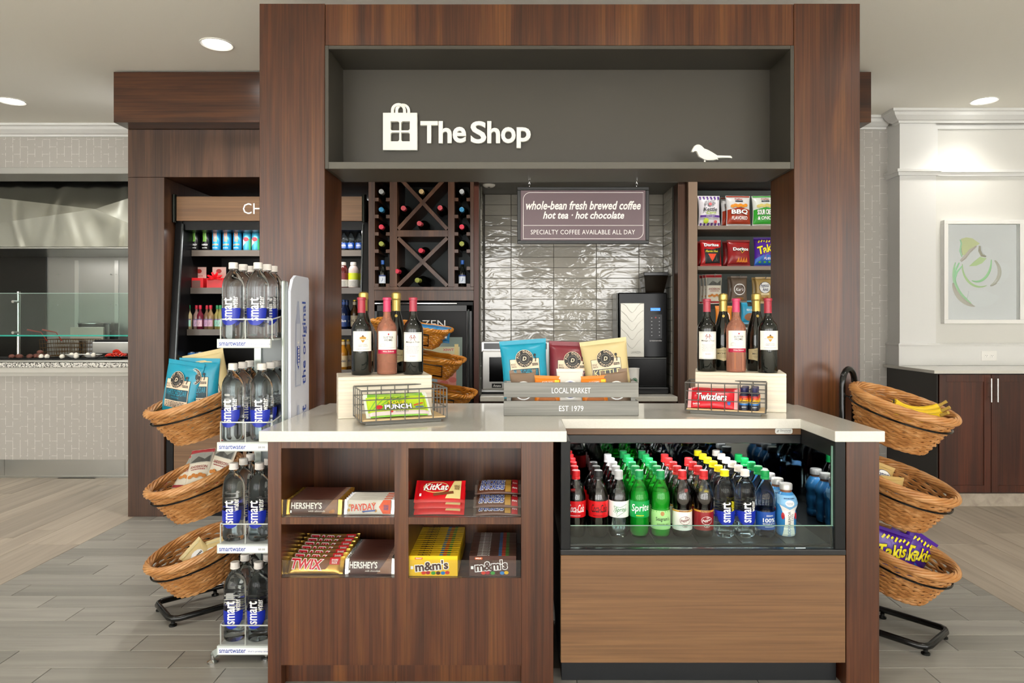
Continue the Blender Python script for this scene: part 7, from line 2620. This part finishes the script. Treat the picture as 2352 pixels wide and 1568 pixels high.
j2 = jar('juice_bottle', '#e2dbd2', '#c9b8b2', '#c9d42c', '#6a6a6a')
j1.put((xX(788, yS), yS, CHZ[1]), 0, 'dark red juice bottle on the chiller\'s second shelf', 'bottle')
j2.put((xX(812, yS), yS, CHZ[1]), 0, 'clear juice bottle with yellow-green label, left of the pair in the chiller', 'bottle', 'yellow-label juice bottles')
j2.put((xX(836, yS + .06), yS + .06, CHZ[1]), 0, 'clear juice bottle with yellow-green label, right of the pair in the chiller', 'bottle', 'yellow-label juice bottles')
# small wine bottles on the third shelf
yT = SHFRONT[2] + 0.045
cols = [('#2f8f5a', '#c9b88a', '#9fd0c0', 'green'), ('#c8283f', '#b08f88', '#c9a8c8', 'red'), ('#c8283f', '#7b2038', '#d9b0c0', 'red'), ('#c8283f', '#8b6a52', '#c99ac0', 'red'), ('#c8283f', '#a08058', '#c9a0b8', 'red'),
        ('#2f8f5a', '#b5a868', '#8fd0b8', 'green'), ('#2f8f5a', '#a09a58', '#9fd0c0', 'green'), ('#2a6fb0', '#6b7a8a', '#b0c4d8', 'blue')]
PM = {}
for i, (px, (c, g, l, cn)) in enumerate(zip((434, 447, 460, 471, 484, 495, 506, 516), cols)):
    kx = (c, g, l)
    if kx not in PM:
        PM[kx] = mini(mat(c, 0.3), mat(g, 0.08, trans=0.3), mat(l, 0.4), mat('#7a6a8a', 0.4))
    o = PM[kx].put((xX(px, yT) , yT + (0.03 if i % 2 else 0.0), CHZ[2]), 0, 'small %s-capped wine bottle, %s along the chiller\'s third shelf' % (cn, ORD[i]), 'bottle', 'small wine bottles in the chiller')
    o.scale = (0.82, 0.82, 0.95)
# beer bottles on third and fourth shelves, right part
def beer(name, glass, labc, txt, tc, capc):
    t = thing(name)
    h, r = 0.215, 0.0305
    MB().lathe([(0, 0.004), (r * 0.85, 0), (r, 0.005), (r, h * 0.55), (r * 0.92, h * 0.62), (r * 0.6, h * 0.71), (0.0125, h * 0.80), (0.0125, h * 0.97), (0, h * 0.97)], 18).obj('bottle_body', mat(glass, 0.08), t, 50)
    MB().lathe([(0.014, h * 0.955), (0.0145, h * 0.97), (0.012, h), (0, h)], 14).obj('cap', mat(capc, 0.3, 0.5), t, 35)
    a = Art(cyl_surf(r), cell=(0.005, None), base=0.0005)
    a.rect(-r * 2, h * 0.1, r * 2, h * 0.47, mat(labc, 0.4)).text(txt, 0, h * 0.3, r * 1.5, h * 0.09, mat(tc, 0.4), 0.03)
    a.build('label', t)
    a = Art(cyl_surf(0.0132), cell=(0.004, None), base=0.0005)
    a.rect(-0.036, h * 0.83, 0.036, h * 0.93, mat(labc, 0.4))
    a.build('neck_label', t)
    return Proto(t)
b1 = beer('beer_bottle', '#101c3a', '#22407e', 'Blue', '#e6e9ee', '#28406e')
b2 = beer('beer_bottle', '#33200c', '#9a8f78', 'ALE', '#3a2a1a', '#c9a93a')
b3 = beer('beer_bottle', '#b5791e', '#d9c49a', 'Modelo', '#2a3f6a', '#c9a93a')
for i, (px, pr, z, yy, lab) in enumerate(((790, b1, 2, 0.0, 'blue-labelled beer bottle, left of three on the chiller\'s third shelf'), (797, b1, 2, 0.07, 'blue-labelled beer bottle behind the first on the chiller\'s third shelf'), (815, b2, 2, 0.04, 'brown beer bottle right of the blue ones on the chiller\'s third shelf'),
                                          (789, b3, 3, 0.0, 'golden beer bottle at the front of the chiller\'s fourth shelf'), (800, b3, 3, 0.07, 'golden beer bottle behind another on the chiller\'s fourth shelf'))):
    D = SHFRONT[z] + 0.045 + yy
    pr.put((xX(px, D), D, CHZ[z]), 0, lab, 'bottle', 'beer bottles in the chiller')
c_yb = can('drink_can', mat('#3f78b8', 0.25, 0.3), lambda a: a.rect(-0.06, 0.07, 0.06, 0.1, mat('#d9b83a', 0.35)).text('SEA', 0, 0.05, 0.03, 0.012, WT, 0.02), 0.031, 0.125)
D = SHFRONT[3] + 0.045
for i, px in enumerate((441, 460, 480, 500)):
    c_yb.put((xX(px, D), D, CHZ[3]), 0, 'blue and yellow can, %s along the chiller\'s fourth shelf' % ORD[i], 'can', 'cans on the chiller\'s fourth shelf')

# ================================================================ goods on the snack shelves
def skinny_art(w, h):
    def fn(a):
        V = mat('#5b2f8e', 0.4)
        for i in range(6):
            x = -w * 0.44 + i * w * 0.165
            a.rect(x, h * 0.86, x + w * 0.075, h * 0.97, V).rect(x, h * 0.02, x + w * 0.075, h * 0.10, V)
        a.text('SKINNY', 0, h * 0.80, w * 0.46, h * 0.07, mat('#7a7a80', 0.4), 0.01).text('POP', 0, h * 0.70, w * 0.5, h * 0.12, mat('#6a6a72', 0.4), 0.01)
        a.disc(w * 0.005, h * 0.70, w * 0.08, h * 0.05, mat('#c8555a', 0.4), 12)
        a.text('Kettle', 0, h * 0.53, w * 0.66, h * 0.12, mat('#1c1c22', 0.4), 0.03, 0.15).text('Corn', 0.006, h * 0.42, w * 0.46, h * 0.10, mat('#9fbf2a', 0.4), 0.03, 0.15)
        a.rect(-w * 0.46, h * 0.27, w * 0.46, h * 0.34, V).text('SWEET & SALTY', 0, h * 0.305, w * 0.4, h * 0.035, WT, 0.01)
        a.disc(-w * 0.2, h * 0.16, w * 0.12, h * 0.085, mat('#b8cf2f', 0.4), 14).disc(w * 0.24, h * 0.13, w * 0.08, h * 0.05, mat('#c8555a', 0.4), 12)
    return fn
def chip_art(w, h, low, t1, t2, food):
    def fn(a):
        L = mat(low, 0.3)
        a.poly([(-w * 0.485, h * 0.07), (w * 0.485, h * 0.07), (w * 0.485, h * 0.52), (0, h * 0.60), (-w * 0.485, h * 0.52)], L).rect(-w * 0.48, h * 0.95, w * 0.48, h * 0.99, L)
        a.text('PopStar', 0, h * 0.87, w * 0.32, h * 0.07, mat('#a3262c', 0.4), 0.03).rect(-w * 0.16, h * 0.78, w * 0.16, h * 0.825, mat('#2a2a38', 0.4))
        for i in range(6):
            a.disc(-w * 0.28 + i * w * 0.11, h * (0.64 + 0.025 * (i % 2)), w * 0.09, h * 0.055, mat(food, 0.45), 10)
        a.text(t1, 0, h * 0.44, w * 0.70, h * 0.17, WT, 0.05, outline=mat('#3a1512', 0.4), ow=0.03)
        a.text(t2, 0, h * 0.25, w * 0.66, h * 0.11, WT, 0.03)
    return fn
def dorito_art(w, h, hot):
    def fn(a):
        K = mat('#18181a', 0.4)
        if hot:
            a.poly([(-w * 0.3, h * 0.1), (w * 0.42, h * 0.12), (w * 0.46, h * 0.72), (0.0, h * 0.62), (-w * 0.36, h * 0.66)], K)
            a.text('Flamin Hot', 0, h * 0.56, w * 0.62, h * 0.08, mat('#d8cf2a', 0.4), 0.03, 0.25)
            a.poly([(-w * 0.2, h * 0.46), (w * 0.22, h * 0.46), (w * 0.02, h * 0.18)], mat('#e0451c', 0.4))
        else:
            a.poly([(w * 0.0, h * 0.72), (w * 0.3, h * 0.64), (w * 0.08, h * 0.46)], K).line([(w * 0.02, h * 0.62), (w * 0.09, h * 0.49), (w * 0.24, h * 0.60)], w * 0.03, mat('#e0a020', 0.4))
            for i in range(4):
                a.poly([(-w * 0.16 + i * w * 0.12, h * 0.14), (-w * 0.02 + i * w * 0.12, h * 0.16), (-w * 0.06 + i * w * 0.12, h * 0.34)], mat('#d9822a', 0.5))
        a.text('Doritos', 0.0 if hot else w * 0.05, h * (0.80 if hot else 0.64), w * 0.70, h * 0.12, WT, 0.05, outline=K, ow=0.04)
    return fn
g1 = pouch('chip_bag', 0.155, 0.215, 0.055, mat('#dddbe2', 0.3), seed=31, artfn=skinny_art(0.155, 0.215))
g2 = pouch('chip_bag', 0.175, 0.215, 0.06, mat('#cfcfcf', 0.3), seed=32, artfn=chip_art(0.175, 0.215, '#9c3318', 'BBQ', 'FLAVORED', '#d98a1e'))
g3 = pouch('chip_bag', 0.175, 0.215, 0.06, mat('#cfd4cc', 0.3), seed=33, artfn=chip_art(0.175, 0.215, '#2f9a2c', 'SOUR CREAM', '& ONION', '#c9b968'))
g4 = pouch('chip_bag', 0.150, 0.185, 0.055, mat('#b01e20', 0.28), seed=34, artfn=dorito_art(0.150, 0.185, True))
g5 = pouch('chip_bag', 0.165, 0.185, 0.055, mat('#8c1c1e', 0.28), seed=35, artfn=dorito_art(0.165, 0.185, False))
def on_shelf(pr, px, z, label, cat, group, dy=0.06, yaw=0, lean=-4):
    D = DSN + dy
    return pr.put((xX(px, D), D, z + 0.001), R(yaw), label, cat, group, rx=R(lean))
gA = 'chip bags on the top snack shelf'
on_shelf(g1, 1629, sz[0], 'white and purple kettle corn bag on the top snack shelf', 'chip bag', gA, 0.05, 2)
on_shelf(g2, 1696, sz[0], 'orange BBQ chip bag at the front of the top snack shelf', 'chip bag', gA, 0.05, 4)
on_shelf(g2, 1683, sz[0], 'orange BBQ chip bag behind another on the top snack shelf', 'chip bag', gA, 0.12, 10)
on_shelf(g3, 1757, sz[0], 'green chip bag beside the right pillar on the top snack shelf', 'chip bag', gA, 0.05, -3)
gB = 'chip bags on the second snack shelf'
on_shelf(g4, 1633, sz[1], 'red and black spicy tortilla chip bag on the second snack shelf', 'chip bag', gB, 0.05, 3)
on_shelf(g4, 1624, sz[1], 'red and black spicy tortilla chip bag at the back of the second snack shelf', 'chip bag', gB, 0.13, 4)
on_shelf(g5, 1697, sz[1], 'dark red tortilla chip bag at the front of the second snack shelf', 'chip bag', gB, 0.05, 4)
on_shelf(g5, 1686, sz[1], 'dark red tortilla chip bag behind another on the second snack shelf', 'chip bag', gB, 0.12, 8)
on_shelf(tak, 1759, sz[1], 'purple chip bag beside the right pillar on the second snack shelf', 'chip bag', gB, 0.06, 0)
# hanging pegs
peg = thing('snack_pegs', (0, DSN + 0.4, zZ(640, DSN)), 0, 'row of steel pegs carrying hanging snack packets under the snack shelves', 'pegs')
def hang(pr, px, ytop, h, label, cat, dy=0.10, n=1):
    D = DSN + dy
    z = zZ(ytop, D) - h
    x = xX(px, D)
    MB().tube([(x, -0.001, z + h - peg.location.z - 0.012), (x, D - DSN - 0.4 - 0.03, z + h - peg.location.z - 0.012), (x, D - DSN - 0.4 - 0.04, z + h - peg.location.z + 0.004)], 0.003, 6).obj('peg', CHROME, peg, 40)
    for i in range(n):
        pr.put((x - 0.012 * i, D + 0.045 * i, z), R(4 * i), label if i == 0 else label.replace('front', ('front', 'second', 'third')[i]), cat, 'snack packets hanging on pegs')
hang(prz, 1639, 630, 0.205, 'red and cream pretzel packet hanging, front of its peg', 'pretzel packet', 0.10, 3)
hk = pouch('nut_pouch', 0.115, 0.185, 0.035, mat('#6a5848', 0.4), seed=41, artfn=round_art(0.185, '#5a4638', "Kar's"))
hang(hk, 1697, 634, 0.185, 'brown nut pouch hanging, front of its peg', 'snack pouch', 0.10, 2)
ha = pouch('cookie_packet', 0.125, 0.185, 0.04, mat('#b59658', 0.3), seed=42, artfn=amos_art(0.185))
hang(ha, 1755, 636, 0.185, 'gold cookie packet hanging, front of its peg', 'cookie packet', 0.10, 2)
ho = pouch('nut_pouch', 0.12, 0.16, 0.04, mat('#d97e1e', 0.35), seed=43, artfn=round_art(0.16, '#d97e1e', "Kar's"))
hang(ho, 1662, 702, 0.16, 'orange nut pouch hanging, front of the lower left peg', 'snack pouch', 0.10, 1)
hb_ = pouch('nut_pouch', 0.125, 0.165, 0.045, mat('#1f8fb5', 0.3), seed=44, artfn=lambda a: a.rect(-0.022, 0.125, 0.022, 0.155, INK).text('SEA SALT', 0, 0.1, 0.06, 0.012, WT, 0.01).disc(0, 0.05, 0.045, 0.028, mat('#8a5a38', 0.6), 14).disc(0.015, 0.045, 0.02, 0.018, mat('#d9c8a8', 0.6), 10))
hang(hb_, 1722, 690, 0.165, 'blue nut pouch hanging, front of the lower middle peg', 'snack pouch', 0.10, 1)
# yellow carton lower down
t = thing('snack_carton', (xX(1716, DSN + 0.08), DSN + 0.08, zlow + 0.001), 0, 'yellow snack carton on the low snack shelf behind the rose wine', 'carton')
MB().box(-0.05, 0.05, 0, 0.06, 0, 0.20, b=0.001).obj('carton_body', mat('#e0b52a', 0.4), t)
a = Art(plane_surf((0, -0.0002, 0.1), (1, 0, 0), (0, 0, 1)))
a.line([(-0.03, -0.03), (0.0, 0.0), (0.03, 0.05)], 0.008, INK).disc(0.0, -0.045, 0.02, 0.015, mat('#c98a1e', 0.4), 12)
a.build('print', t)
for pr in list(LC.values()) + [k_ for k_, _ in KINDS] + [WK, WR_, WTr, WS]:
    pr.drop()
